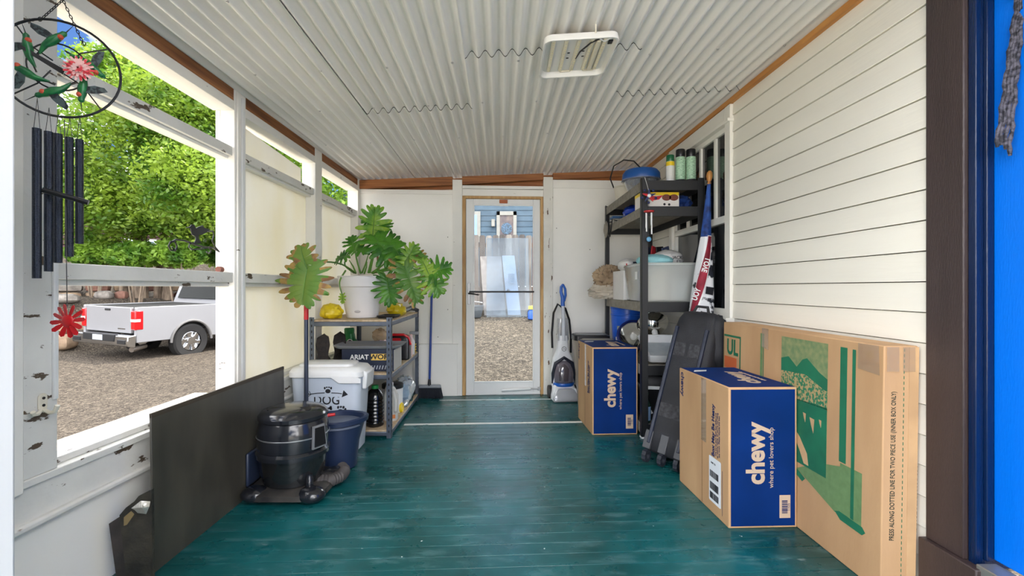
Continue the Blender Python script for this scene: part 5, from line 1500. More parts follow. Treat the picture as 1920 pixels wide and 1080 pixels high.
crumple((-0.01, 0.0, 0.09), (0.055, 0.10, 0.075), 0.25, 14, flat=0.001).build('blue_wrap', plas('bag_blue', rgb(120, 176, 214), 0.4), cbag)
cbot = T('clear_bottle', 'small clear bottle lying in front of the plastic bag', 'bottle', -0.818, 3.975, 0.0605 + 0.030)
MB().lathe([(0.001, -0.09), (0.028, -0.085), (0.030, 0.04), (0.012, 0.075), (0.012, 0.09), (0.001, 0.091)], 18).xf(lambda p: (p.x * 0.99, -p.z, p.y)).build('body', PBAG, cbot)
yr = T('yellow_tape', 'yellow tape roll standing on the lowest rack shelf', 'tape', -0.812, 3.80, 0.0605 + 0.042, (0, 0, 0))
MB().tube([(0.0, 0.036 * math.cos(2 * PI * i / 24), 0.036 * math.sin(2 * PI * i / 24)) for i in range(24)], 0.006, 8, closed=True).xf(lambda p: (p.x * 2.0, p.y, p.z)).build('roll', YEL, yr)

# ---- broom by the door
bm_ = thing('broom', 'blue handled broom with black bristles against the end wall', 'broom', (-0.69, 4.55, 0))
MB().tube([(0.0, -0.01, 0.16), (0.02, 0.03, 1.2)], 0.0115, 10).build('handle', plas('broom_blue', rgb(30, 66, 150), 0.35), bm_)
MB().cyl((-0.002, -0.012, 0.125), (0.0, -0.01, 0.19), 0.018, 0.013, 12).build('socket', BLKP, bm_)
MB().box(-0.115, 0.115, -0.03, 0.01, 0.10, 0.135).build('head_block', GRP, bm_, bevel=0.012)
bb = MB()
for i in range(40):
    for j in range(4):
        x = -0.11 + 0.22 * i / 39; y = -0.025 + 0.01 * j
        bb.cyl((x, y, 0.105), (x * 1.16 + RND.uniform(-.006, .006), y * 1.2 - 0.012 + RND.uniform(-.008, .008), 0.004), 0.0042, 0.0034, 5)
o = bb.build('bristles', mat('bristle_black', rgb(30, 34, 44), 0.7), bm_); o['kind'] = 'stuff'
# ------------------------------------------------------------------ right side: boxes, bag, black shelf
CARD = chips(mat('cardboard', rgb(198, 160, 118), 0.8, c2=rgb(180, 142, 102), vs=5, bump=0.06, bs=120, stretch=(1, 1, 0.3)), rgb(160, 124, 88), 10, 0.68, soft=0.1)
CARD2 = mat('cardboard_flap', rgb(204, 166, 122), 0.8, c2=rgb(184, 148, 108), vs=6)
BPRINT = mat('blue_print', rgb(3, 44, 108), 0.6, spec=0.12, c2=rgb(2, 38, 94), vs=5)
KPRINT = mat('kraft_lettering', rgb(196, 172, 148), 0.7)
NPRINT = mat('navy_lettering', rgb(24, 40, 92), 0.7)
TAPE = clear_mat('clear_tape', (0.97, 0.95, 0.92), 0.10, 0.06, 0.16, (0.86, 0.80, 0.70))
def barcode(parent, M, w, h, n, m, seed):
    r = random.Random(seed); b = MB(); x = 0
    while x < w:
        t = r.choice((0.0016, 0.003, 0.005)); b.prism(rect(x, min(x + t, w), 0, h), M, 0.0005); x += t + r.choice((0.0015, 0.003))
    o = b.build('barcode', m, parent, smooth=False); o['kind'] = 'stuff'
    return o
def pet_box(label, loc, rot, w, d, h, full=True):
    r = thing('shipping_box', label, 'box', loc, rot, 'blue printed shipping boxes')
    x0, x1, y0, y1 = -w / 2, w / 2, -d / 2, d / 2
    MB().box(x0, x1, y0, y1, 0, h).build('carton', CARD, r, bevel=0.004)
    e = 0.0006
    Mf = plane_M((x0, y0 - e, 0), (1, 0, 0), (0, 0, 1))
    decal('blue_front', BPRINT, r, Mf, rect(0.010, w - 0.010, 0.010, h - 0.010))
    Mt = plane_M((x0, y0, h + e * 0.2), (1, 0, 0), (0, 1, 0))
    decal('blue_top', BPRINT, r, Mt, rect(0.006, w - 0.006, 0.006, d - 0.006))
    up = lambda x, z: plane_M((x0 + x, y0 - 0.0014, z), (0, 0, 1), (-1, 0, 0))
    lettering('chewy', 0.118, KPRINT, r, up(0.40 * w, 0.53 * h), bold=0.0040, xs=0.93)
    lettering('where pet lovers shop', 0.031, KPRINT, r, up(0.62 * w, 0.50 * h), xs=0.98)
    lb_ = decal('label_patch', KPRINT, r, plane_M((x0, y0 - 0.0010, 0), (1, 0, 0), (0, 0, 1)), rect(0.74 * w, 0.90 * w, 0.045, 0.150))
    barcode(lb_, plane_M((x0 + 0.775 * w, y0 - 0.0020, 0.066), (0, 0, 1), (-1, 0, 0)) @ Matrix.Translation((0, -0.026, 0)), 0.060, 0.026, 0, NPRINT, 3)
    lettering('1105', 0.020, NPRINT, r, up(0.875 * w, 0.095), xs=0.9)
    # top lettering, reading from the far side
    tM = plane_M((x0 + 0.60 * w, y0 + 0.45 * d, h + 0.0014), (-0.12, -1, 0), (1, -0.12, 0)) @ Matrix.Rotation(PI, 4, 'Z')
    lettering('chewy', 0.120, KPRINT, r, tM, bold=0.004, xs=0.95)
    lettering('where pet lovers shop', 0.026, KPRINT, r, plane_M((x0 + 0.82 * w, y0 + 0.5 * d, h + 0.0014), (0, 1, 0), (-1, 0, 0)))
    decal('label_patch', plas('label_white', rgb(224, 226, 228), 0.5), r, plane_M((x0 + 0.06 * w, y0 + 0.74 * d, h + 0.0012), (1, 0, 0), (0.1, 1, 0)), [(0, 0), (0.075, 0.015), (0.09, 0.05), (0.02, 0.045)])
    # side face (towards -x): seam, tape, warnings, address label
    sd = lambda y, z: plane_M((x0 - 0.0008, y, z), (0, 0, 1), (0, 1, 0)) @ Matrix.Rotation(0, 4, 'Z')
    sf = lambda: plane_M((x0 - 0.0006, y1, 0), (0, -1, 0), (0, 0, 1))      # u: far -> near, v: up
    decal('tape', TAPE, r, sf(), rect(d * 0.50, d * 0.60, h * 0.50, h - 0.004))
    decal('seam', mat('seam_brown', rgb(130, 98, 68), 0.8), r, sf(), rect(d * 0.515, d * 0.521, 0.004, h - 0.004), 0.0009)
    sl = lambda u, z: plane_M((x0 - 0.0014, y1 - u, z), (0, 0, 1), (0, 1, 0))
    lettering('Box May Be Heavy', 0.036, NPRINT, r, sl(d * 0.735, h * 0.63), bold=0.0010, xs=0.92)
    lettering('We try to pack each box safely and', 0.0145, NPRINT, r, sl(d * 0.785, h * 0.61))
    lettering('to reduce waste, so you\'re not lifting', 0.0145, NPRINT, r, sl(d * 0.815, h * 0.61))
    lettering('too much. Please recycle this box.', 0.0145, NPRINT, r, sl(d * 0.845, h * 0.61))
    lettering('chewy', 0.052, NPRINT, r, plane_M((x0 - 0.0014, y1 - d * 0.08, h * 0.87), (0, 0, -1), (0, -1, 0)), bold=0.001)
    if full:
        al = decal('address_label', plas('label_paper', rgb(226, 230, 236), 0.5), r, plane_M((x0 - 0.0012, y1, 0), (0, -1, 0), (0, 0, 1)), rrect(d * 0.66, d * 0.875, 0.055, 0.275, 0.008))
        for z, hh in ((0.175, 0.032), (0.115, 0.036), (0.070, 0.032)):
            barcode(al, plane_M((x0 - 0.0022, y1 - d * 0.68, z), (0, -1, 0), (0, 0, 1)), d * 0.155, hh, 0, INK, int(z * 100))
        lettering('SHIP TO', 0.012, INK, r, plane_M((x0 - 0.0022, y1 - d * 0.74, 0.245), (0, -1, 0), (0, 0, 1)))
        decal('pocket_line', NPRINT, r, plane_M((x0 - 0.0009, y1, 0), (0, -1, 0), (0, 0, 1)), rect(d * 0.895, d * 0.899, 0.03, 0.24))
    return r
pet_box('blue and tan shipping box nearest the camera with a white address label', (1.202, 2.345, 0), math.radians(2.0), 0.320, 0.520, 0.645)
pet_box('blue and tan shipping box standing before the grey bins', (0.860, 3.640, 0), math.radians(3.0), 0.345, 0.460, 0.655, False)

# ---- tall flat carton leaning on the siding
GP = mat('green_print', rgb(24, 116, 82), 0.7, c2=rgb(20, 98, 70), vs=8)
GPL = mat('light_green_print', rgb(108, 140, 92), 0.75, c2=rgb(96, 126, 80), vs=30)
OP = mat('orange_print', rgb(206, 104, 58), 0.7)
BY0, BY1, BH = 1.635, 2.80, 0.892
mbx = thing('flat_carton', 'tall flat cardboard carton with green printing leaning on the siding', 'box', (1.44, 2.25, 0))
MB().hexa([(1.372, BY0, 0), (1.496, BY0, 0), (1.496, BY1, 0), (1.372, BY1, 0), (1.386, BY0, BH), (1.508, BY0, BH), (1.508, BY1, BH), (1.386, BY1, BH)]).build('carton', CARD, mbx, world=True, bevel=0.004)
tilt = Vector((0.014 / BH, 0, 1)).normalized()
def cM(Y, z, off=0.0008):
    return plane_M((1.372 + 0.014 * z / BH - off, Y, z), (0, -1, 0), tilt)
def cd(name, m, pts, parent=None, off=0.0006):
    """polygon on the long face given as (Y, z)"""
    return decal(name, m, parent or mbx, cM(0, 0, off), [(-y, z) for y, z in pts], world=True)
SKY_ = mat('green_halftone', rgb(140, 146, 100), 0.75, c2=rgb(104, 128, 88), vs=40)
pic = cd('printed_picture', SKY_, [(2.225, 0.30), (1.912, 0.30), (1.912, 0.865), (2.225, 0.865)])
cd('mountain', GP, [(2.225, 0.760), (2.17, 0.775), (2.11, 0.735), (2.07, 0.775), (2.04, 0.785), (2.00, 0.760), (1.96, 0.735), (1.912, 0.715), (1.912, 0.665), (2.225, 0.665)], off=0.0011)
cd('town', mat('speckled_town', rgb(172, 150, 104), 0.75, c2=rgb(40, 116, 80), vs=70, lo=0.46, hi=0.54), [(2.225, 0.70), (2.05, 0.71), (1.912, 0.66), (1.912, 0.585), (2.225, 0.585)], off=0.0015)
cd('lake', GP, [(2.225, 0.585), (1.912, 0.595), (1.912, 0.30), (2.225, 0.30)], off=0.0015)
for y, z, s in ((2.05, 0.52, 0.018), (2.00, 0.50, 0.028), (1.95, 0.52, 0.014), (2.12, 0.545, 0.012)):
    cd('sail', CARD2, [(y + s * 0.6, z + s), (y - s * 0.5, z + s * 0.9), (y - s * 0.3, z - s * 1.3), (y + s * 0.2, z - s * 0.2)], off=0.0020)
cd('shore_curve', CARD2, [(2.12, 0.45), (2.08, 0.42), (2.03, 0.36), (2.02, 0.31), (2.05, 0.31), (2.08, 0.36), (2.11, 0.40)], off=0.0020)
cd('green_bar', GP, [(1.842, 0.40), (1.806, 0.40), (1.806, 0.862), (1.842, 0.862)])
cd('green_bar', GP, [(1.778, 0.20), (1.762, 0.20), (1.762, 0.860), (1.778, 0.860)], off=0.0014)
cd('green_bar', GPL, [(2.405, 0.46), (2.385, 0.46), (2.385, 0.862), (2.405, 0.862)])
cd('green_bar', GP, [(2.380, 0.46), (2.374, 0.46), (2.374, 0.862), (2.380, 0.862)])
cd('printed_foot', GPL, [(1.835, 0.19), (1.725, 0.19), (1.725, 0.395), (1.835, 0.395)])
cd('printed_wedge', GPL, [(2.10, 0.27), (1.95, 0.35), (1.835, 0.38), (1.835, 0.19), (1.86, 0.185)], off=0.0010)
cd('printed_curve', GP, [(1.86, 0.190), (1.835, 0.200), (1.72, 0.195), (1.705, 0.180), (1.72, 0.165), (1.83, 0.168)], off=0.0013)  # curved green foot of the print
cd('green_bar', GP, [(2.20, 0.31), (2.04, 0.245), (2.06, 0.225), (2.22, 0.29)], off=0.0016)
lo = cd('logo_frame', GP, [(2.79, 0.60), (2.60, 0.60), (2.60, 0.82), (2.79, 0.82)])
cd('logo_field', CARD2, [(2.785, 0.612), (2.612, 0.612), (2.612, 0.808), (2.785, 0.808)], off=0.0012)
cd('logo_block', OP, [(2.78, 0.62), (2.64, 0.62), (2.64, 0.69), (2.78, 0.69)], off=0.0018)
lettering('UL', 0.125, GP, mbx, cM(2.69, 0.745, 0.0020), bold=0.004, xs=0.85, world=True)
eM = lambda x, z, o=0.0008: plane_M((x, BY0 - o, z), (0.016, 0, 1), (-1, 0, 0.016))
lettering('PRESS ALONG DOTTED LINE FOR TWO PIECE USE (INNER BOX ONLY)', 0.0235, mat('dark_green_ink', rgb(36, 52, 44), 0.7), mbx, eM(1.416, 0.46), xs=0.72, world=True)
lettering('LARGE MIRROR BOX', 0.032, mat('dark_green_ink', rgb(36, 52, 44), 0.7), mbx, eM(1.492, 0.34), xs=0.8, bold=0.001, world=True)
for k in range(44):
    decal('dash', GP, mbx, plane_M((1.444 + 0.016 * (0.02 + k * 0.02), BY0 - 0.0004, 0.02 + k * 0.0198), (1, 0, 0), (0, 0, 1)), rect(-0.0012, 0.0012, 0, 0.011), 0.0006, world=True)
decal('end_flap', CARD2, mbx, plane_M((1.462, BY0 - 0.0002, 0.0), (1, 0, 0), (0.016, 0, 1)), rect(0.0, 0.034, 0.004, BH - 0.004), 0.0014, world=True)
for Y, w in ((1.70, 0.05), (2.36, 0.03)):
    cd('packing_tape', TAPE, [(Y + w, BH - 0.10), (Y - w, BH - 0.11), (Y - w * 0.9, BH - 0.002), (Y + w, BH - 0.002)], off=0.0024)
for x in (1.412, 1.470):
    decal('packing_tape', TAPE, mbx, plane_M((x, BY0 - 0.0040, 0.80), (1, 0, 0), (0, 0, 1)), rect(-0.020, 0.024, 0, 0.088), 0.0006, world=True)

# ---- wheeled duffel bag
BAG = mat('black_bag_fabric', rgb(44, 45, 50), 0.6, c2=rgb(30, 31, 36), vs=6, bump=0.35, bs=300)
BAGT = mat('bag_trim', rgb(44, 52, 70), 0.4, c2=rgb(32, 38, 54), vs=20)
dg = thing('wheeled_duffel', 'long black wheeled duffel bag leaning upright beside the flat carton', 'bag', (1.10, 2.83, 0))
A0 = Vector((1.085, 2.865, 0.030)); A1 = Vector((1.375, 3.030, 0.925))
ax = (A1 - A0).normalized()
fn_ = Vector((-0.72, -0.62, 0.0)); fn_ = (fn_ - ax * fn_.dot(ax)).normalized()
e1 = ax.cross(fn_).normalized()
if e1.x < 0: e1 = -e1
AL = (A1 - A0).length
def bagp(t, u, v):                      # t along, u across the face, v out of the face
    return A0 + ax * (AL * t) + e1 * u + fn_ * v
def sec(t, a, b_, bul=0.0, n=28):
    ring = []
    for i in range(n):
        th = 2 * PI * i / n
        c, s = math.cos(th), math.sin(th)
        cu = math.copysign(abs(c) ** 0.45, c); su = math.copysign(abs(s) ** 0.45, s)
        k = 1 + 0.03 * mnoise.noise(Vector((cu * 2, su * 2, t * 6)))
        ring.append(bagp(t, a * cu * k, b_ * su * k + bul))
    return ring
MB().loft([sec(0.0, 0.125, 0.09), sec(0.015, 0.142, 0.110), sec(0.12, 0.150, 0.120), sec(0.35, 0.150, 0.120), sec(0.6, 0.148, 0.122), sec(0.8, 0.146, 0.122), sec(0.93, 0.135, 0.110), sec(0.985, 0.120, 0.08), sec(1.0, 0.09, 0.05)]).build('body', BAG, dg, world=True, ang=60)
crumple(tuple(bagp(0.80, 0.10, -0.02)), (0.085, 0.10, 0.18), 0.16, 21).build('side_pocket', BAG, dg, world=True, ang=70)
for u in (-0.118, 0.080):
    for t0, t1 in ((0.05, 0.56), (0.54, 0.86)):
        MB().hexa([tuple(bagp(t0, u, .114)), tuple(bagp(t0, u + .026, .114)), tuple(bagp(t0, u + .022, .130)), tuple(bagp(t0, u + .004, .130)),
                   tuple(bagp(t1, u, .114)), tuple(bagp(t1, u + .026, .114)), tuple(bagp(t1, u + .022, .130)), tuple(bagp(t1, u + .004, .130))]).build('skid_rail', BAGT, dg, world=True, bevel=0.003)
PRN = mat('rubbed_print', rgb(66, 66, 70), 0.7, c2=rgb(36, 36, 40), vs=50)
for t in (0.24, 0.66):
    MB().hexa([tuple(bagp(t, -.09, .116)), tuple(bagp(t, .08, .116)), tuple(bagp(t, .08, .1225)), tuple(bagp(t, -.09, .1225)), tuple(bagp(t + .09, -.09, .116)), tuple(bagp(t + .09, .08, .116)), tuple(bagp(t + .09, .08, .1225)), tuple(bagp(t + .09, -.09, .1225))]).build('name_patch', PRN, dg, world=True)
for u in (-0.115, -0.01, 0.095):
    c_ = bagp(0.035, u, 0.112)
    wp_ = MB().hexa([tuple(bagp(0.01, u - .026, .105)), tuple(bagp(0.01, u + .026, .105)), tuple(bagp(0.01, u + .026, .125)), tuple(bagp(0.01, u - .026, .125)),
               tuple(bagp(0.13, u - .026, .108)), tuple(bagp(0.13, u + .026, .108)), tuple(bagp(0.13, u + .026, .122)), tuple(bagp(0.13, u - .026, .122))]).build('wheel_mount', mat('mount_grey', rgb(74, 76, 80), 0.45), dg, world=True, bevel=0.004)
    wc = bagp(0.025, u, 0.120); wc.z = 0.041
    rings = []
    fd = Vector((fn_.x, fn_.y, 0)).normalized()
    for i in range(20):
        th = 2 * PI * i / 20
        rr = 0.040 if i % 2 else 0.035
        rings.append([wc + (fd * math.cos(th) + Vector((0, 0, 1)) * math.sin(th)) * q + e1 * dx for q, dx in ((rr, -0.013), (rr, 0.013), (0.018, 0.013), (0.018, -0.013))])
    MB().loft(rings, False, True, True).build('wheel', mat('bag_wheel', rgb(40, 44, 54), 0.6), dg, world=True)
MB().tube([bagp(0.97, -0.05, 0.07), bagp(1.03, -0.03, 0.07), bagp(1.03, 0.04, 0.07), bagp(0.97, 0.06, 0.07)], 0.010, 8).build('grab_handle', BAG, dg, world=True)

# ---- black shelving unit
SX0, SX1, SY0, SY1 = 1.045, 1.500, 3.320, 4.480
BS = mat('black_shelf_paint', rgb(34, 35, 38), 0.45, var=0.2, vs=5)
GB = mat('grey_shelf_board', rgb(150, 144, 134), 0.8, c2=rgb(126, 120, 110), vs=30)
sh = thing('black_shelf_unit', 'tall black metal shelving unit before the house window', 'shelf', ((SX0 + SX1) / 2, (SY0 + SY1) / 2, 0))
for x, sx in ((SX0, 1), (SX1, -1)):
    for y, sy in ((SY0, 1), (SY1, -1)):
        p = MB().box(x, x + sx * 0.046, y, y + sy * 0.004, 0, 1.905).box(x, x + sx * 0.004, y, y + sy * 0.046, 0, 1.905).build('post', BS, sh, world=True, bevel=0.001)
        if sy > 0:
            MB().box(x - sx * 0.003, x + sx * 0.048, y - 0.003, y + 0.048, 0, 0.012).build('foot', WHP, p, world=True)
SHZ = (1.885, 1.695, 0.995, 0.530, 0.100)
for zt in SHZ:
    for y, sy in ((SY0, 1), (SY1, -1)):
        MB().box(SX0 + .005, SX1 - .005, y + sy * .005, y + sy * .011, zt - 0.070, zt + 0.002).build('beam', BS, sh, world=True, bevel=0.002)
    for x, sx in ((SX0, 1), (SX1, -1)):
        MB().box(x + sx * .005, x + sx * .011, SY0 + .006, SY1 - .006, zt - 0.070, zt + 0.002).build('beam', GB if sx > 0 else BS, sh, world=True, bevel=0.002)
    MB().box(SX0 + .012, SX1 - .012, SY0 + .012, SY1 - .012, zt - 0.014, zt).build('shelf_board', GB, sh, world=True, bevel=0.001)

# ---- on the very top
GLB = clear_mat('clear_bowl', (0.90, 0.93, 0.95), 0.09, 0.03, 0.22, (0.85, 0.86, 0.86))
w_ = T('white_pail', 'white pail with a black wire bail at the back of the top shelf', 'bucket', 1.155, 4.12, 1.886)
MB().lathe([(0.085, 0), (0.090, 0.004), (0.108, 0.115), (0.113, 0.118), (0.113, 0.128), (0.104, 0.128), (0.086, 0.008), (0.001, 0.006)], 28).build('pail', mat('woven_white', rgb(222, 216, 200), 0.6, bump=0.4, bs=60), w_)
MB().tube([(-0.113, 0, 0.12), (-0.15, -0.02, 0.20), (-0.12, -0.03, 0.31), (-0.03, -0.03, 0.365), (0.06, -0.03, 0.355), (0.12, -0.02, 0.30), (0.14, 0.0, 0.22), (0.113, 0, 0.12)], 0.006, 8).build('bail', WIRE, w_)
bw = T('covered_bowl', 'clear bowl with a domed blue lid on the top shelf', 'bowl', 1.17, 3.74, 1.886)
MB().lathe([(0.10, 0.0), (0.105, 0.004), (0.135, 0.085), (0.158, 0.092), (0.158, 0.098), (0.130, 0.090), (0.100, 0.008), (0.001, 0.006)], 36).build('bowl', GLB, bw)
MB().lathe([(0.150, 0.094), (0.152, 0.098), (0.148, 0.150), (0.128, 0.176), (0.08, 0.186), (0.001, 0.188)], 36).build('lid', mat('blue_lid', rgb(28, 84, 158), 0.4), bw)
CANL = mat('mint_can_print', rgb(178, 214, 186), 0.4, c2=rgb(120, 160, 130), vs=60, lo=0.40, hi=0.50, stretch=(1, 1, 5))
def can(label, x, y, r, h, bodym, capm, ring=None):
    t = T('spray_can', label, 'spray can', x, y, 1.886, group='spray cans on the top shelf')
    MB().lathe([(r * 0.96, 0), (r, 0.004), (r, h * 0.76), (r * 0.93, h * 0.785), (r * 0.80, h * 0.80)], 26).build('body', bodym, t)
    MB().lathe([(r * 0.93, h * 0.775), (r * 0.95, h * 0.78), (r * 0.93, h * 0.985), (r * 0.86, h), (r * 0.6, h * 0.985), (0.001, h * 0.985)], 26).build('cap', capm, t)
    if ring: MB().lathe([(r * 1.005, h * 0.63), (r * 1.015, h * 0.635), (r * 1.015, h * 0.76), (r * 0.98, h * 0.77)], 26, cap=False).build('band', ring, t)
    MB().lathe([(r * 1.003, 0.006), (r * 1.012, 0.008), (r * 1.012, 0.035), (r * 1.003, 0.037)], 26, cap=False).build('foot_band', INK if not ring else WHP, t)
    return t
can('slim white and green spray can with a green cap on the top shelf', 1.308, 3.47, 0.031, 0.225, plas('can_white', rgb(222, 224, 222), 0.3), plas('can_green', rgb(24, 98, 62), 0.3), YEL)
can('mint green spray can with a black cap, middle of the three', 1.386, 3.47, 0.036, 0.268, CANL, BLKP)
can('mint green spray can with a black cap nearest the window', 1.462, 3.46, 0.036, 0.266, CANL, BLKP)
# ---- second shelf
Z2 = 1.696
tag(crumple((1.180, 3.93, Z2 + 0.055), (0.085, 0.12, 0.055), 0.30, 31, flat=Z2).build('blue_bag', mat('royal_blue_bag', rgb(26, 66, 190), 0.22, var=0.2)), 'shiny royal blue plastic bag at the open side of the second shelf', 'bag', 'blue bags on the second shelf')
tag(crumple((1.415, 3.56, Z2 + 0.055), (0.075, 0.09, 0.06), 0.28, 33, flat=Z2).build('blue_bag', mat('navy_blue_bag', rgb(40, 66, 130), 0.3, var=0.2)), 'dull blue plastic bag beside the yellow picture box', 'bag', 'blue bags on the second shelf')
gbx = T('picture_box', 'white and yellow box with red and brown picture on the second shelf', 'box', 1.205, 3.45, Z2)
MB().box(-0.145, 0.140, -0.06, 0.09, 0, 0.118).build('carton', plas('box_white', rgb(228, 224, 220), 0.5), gbx, bevel=0.002)
gM = lambda x, z, o=0.0006: plane_M((x, -0.06 - o, z), (1, 0, 0), (0, 0, 1))
decal('yellow_band', YEL, gbx, gM(0, 0), rect(-0.143, 0.138, 0.094, 0.117))
for x in (0.045, 0.10):
    decal('brown_lens', plas('lens_brown', rgb(120, 62, 44)), gbx, gM(x, 0.078, 0.0012), circ(0, 0, 0.034, 0.024))
MB().box(-0.1462, -0.145, -0.058, 0.088, 0.092, 0.116).build('yellow_end', YEL, gbx)
decal('red_shape', RED, gbx, gM(-0.04, 0.075, 0.0012), [(-0.03, -0.02), (0.03, -0.012), (0.06, 0.02), (0.01, 0.012), (-0.04, 0.018)])
for x, z in ((0.03, 0.02), (0.065, 0.018)):
    decal('emblem', INK, gbx, gM(x, z + 0.008, 0.0012), circ(0, 0, 0.009))
ec = T('camera_charger', 'grey gadget with dangling black cord at the shelf back corner', 'gadget', 1.122, 4.34, Z2)
MB().box(-0.05, 0.06, -0.06, 0.06, 0, 0.06).build('case', plas('gadget_beige', rgb(176, 172, 164)), ec, bevel=0.01)
MB().box(-0.05, 0.05, -0.055, 0.055, 0.061, 0.085).build('blue_pack', mat('denim_pack', rgb(70, 110, 160), 0.6), ec, bevel=0.006)
MB().tube([(-0.045, -0.04, 0.03), (-0.088, -0.06, 0.02), (-0.094, -0.08, -0.10), (-0.094, -0.13, -0.12), (-0.094, -0.18, -0.06), (-0.088, -0.20, 0.03), (-0.05, -0.22, 0.012), (0.03, -0.21, 0.006)], 0.006, 7).build('cord', WIRE, ec)
crumple((-0.100, -0.01, -0.04), (0.014, 0.05, 0.06), 0.35, 41).build('cable_bundle', mat('bundle_grey', rgb(150, 142, 130), 0.7), ec)
# small star chime on the front post
sc_ = T('star_chime', 'small red and blue star wind chime hanging on the shelf post', 'wind chime', 1.085, 3.285, 1.44)
MB().tube([(-0.03, 0.0, 0.46), (-0.012, 0, 0.40), (0.0, 0, 0.355)], 0.0018, 6).build('hook', STEEL, sc_)
FLB = plas('star_navy', rgb(30, 44, 92)); 
for k in range(5):
    a = PI / 2 + 2 * PI * k / 5
    d = Vector((math.cos(a), 0, math.sin(a))); t_ = Vector((-math.sin(a), 0, math.cos(a)))
    MB().prism([(0.006, -0.012), (0.050, -0.002), (0.050, 0.002), (0.006, 0.012)], plane_M((0.0, 0, 0.325), d, t_), 0.006).build('star_point', RED if k % 2 else FLB, sc_)
    MB().sphere((0.0 + 0.052 * math.cos(a + 0.6), 0, 0.325 + 0.048 * math.sin(a + 0.6)), 0.010, 8, 6).build('bead', FLB, sc_)
MB().sphere((0, -0.006, 0.325), (0.014, 0.01, 0.014), 12, 8).build('hub', WHP, sc_)
MB().lathe([(0.018, 0.205), (0.036, 0.208), (0.036, 0.216), (0.016, 0.222)], 16).build('disc', RED, sc_)
MB().tube([(0, 0, 0.31), (0, 0, 0.21)], 0.0015, 5).build('cord', WIRE, sc_)
for k in range(4):
    a = 2 * PI * k / 4 + 0.4
    MB().cyl((0.025 * math.cos(a), 0.025 * math.sin(a), 0.20), (0.025 * math.cos(a), 0.025 * math.sin(a), 0.05 + 0.02 * k), 0.0055, n=10).build('chime_tube', ALU, sc_)
MB().sphere((0, 0, 0.012), (0.018, 0.006, 0.018), 12, 8).build('blue_charm', plas('charm_blue', rgb(90, 150, 190)), sc_)
MB().tube([(0, 0, 0.2), (0, 0, 0.02)], 0.0012, 5).build('cord', WIRE, sc_)
# ---- third shelf
Z3 = 0.996
CLR = clear_mat('frosted_tote', (0.92, 0.94, 0.94), 0.06, 0.10, 0.50, (0.93, 0.94, 0.92))
tt = T('clear_tote', 'large frosted clear plastic tote on the middle shelf', 'storage bin', 1.268, 3.60, Z3)
zz = (0, 0.006, 0.285, 0.292, 0.292, 0.012)
MB().loft(rbox_rings(-0.205, 0.215, -0.245, 0.26, zz, 0.025, (0.02, 0.014, 0.0, -0.004, 0.006, 0.02), 4)).build('tub', CLR, tt)
MB().loft(rbox_rings(-0.212, 0.222, -0.252, 0.267, (0.27, 0.272, 0.286, 0.288), 0.028, (0.004, 0, 0, 0.004), 4), False).build('rim', CLR, tt)
for i, (x, y, w2, d2_, h2, c) in enumerate(((-0.08, -0.10, 0.14, 0.20, 0.20, (206, 202, 192)), (0.08, -0.12, 0.12, 0.18, 0.16, (180, 188, 190)), (-0.06, 0.12, 0.18, 0.16, 0.22, (216, 206, 192)), (0.11, 0.10, 0.10, 0.18, 0.14, (140, 178, 174)))):
    tag(MB().box(-w2 / 2, w2 / 2, -d2_ / 2, d2_ / 2, 0, h2).build('stored_carton', plas('stored_%d' % i, rgb(*c), 0.6), loc=(1.268 + x, 3.60 + y, Z3 + 0.015), bevel=0.008),
        ('grey carton inside the clear tote by the front post', 'slate carton inside the clear tote by the window side', 'beige carton at the back of the clear tote', 'teal carton in the clear tote\'s far corner')[i], 'box', 'cartons inside the clear tote')
decal('white_label', plas('label_white', rgb(224, 226, 228), 0.5), tt, plane_M((-0.2035, -0.08, 0.20), (0, -1, 0), (0, 0, 1)), rect(-0.03, 0.03, -0.03, 0.03), 0.001)
TEAL = mat('teal_towel', rgb(150, 206, 214), 0.8, bump=0.5, bs=90)
tag(crumple((1.20, 3.50, Z3 + 0.315), (0.13, 0.10, 0.045), 0.12, 51).build('teal_cloth', TEAL), 'pale teal folded cloth heaped on the clear tote', 'cloth')
nb = T('white_sack', 'white printed sack of papers on the tote before the window', 'bag', 1.36, 3.66, Z3 + 0.288)
crumple((0, 0, 0.05), (0.11, 0.11, 0.065), 0.14, 53, flat=0.0).build('sack', mat('white_sack', rgb(222, 220, 218), 0.5, var=0.1), nb)
lettering('JACK', 0.035, INK, nb, plane_M((0.03, -0.124, 0.052), (1, 0.1, 0), (0, 0, 1)))
lettering('ET', 0.030, INK, nb, plane_M((0.04, -0.122, 0.022), (1, 0.1, 0), (0, 0, 1)))
for k, (x, y, r_, m, lab) in enumerate(((1.22, 3.79, 0.5, NV, 'navy folder sticking out of the white sack'), (1.29, 3.80, 0.2, plas('fold_red', rgb(170, 40, 50)), 'thin red folder standing in the white sack'), (1.355, 3.81, -0.1, BLKP, 'black folder standing in the white sack'), (1.42, 3.82, -0.25, plas('fold_grey', rgb(70, 80, 110)), 'slate folder leaning by the window in the sack'))):
    o = MB().box(-0.045, 0.045, -0.006, 0.006, 0, 0.15).build('folder', m, loc=(x, y, Z3 + 0.30), bevel=0.002)
    o.rotation_euler = (0, r_, 0.6)
    tag(o, lab, 'folder', 'folders in the white sack')
wx = T('white_file_box', 'white cardboard file box at the open side of the middle shelf', 'box', 1.125, 4.07, Z3)
MB().box(-0.062, 0.06, -0.20, 0.16, 0, 0.255).build('carton', plas('file_white', rgb(230, 228, 226), 0.5), wx, bevel=0.003)
lettering('FILES', 0.040, plas('pink_ink', rgb(206, 120, 130)), wx, plane_M((-0.02, -0.2008, 0.150), (1, 0, 0), (0, 0, 1)), xs=0.6)
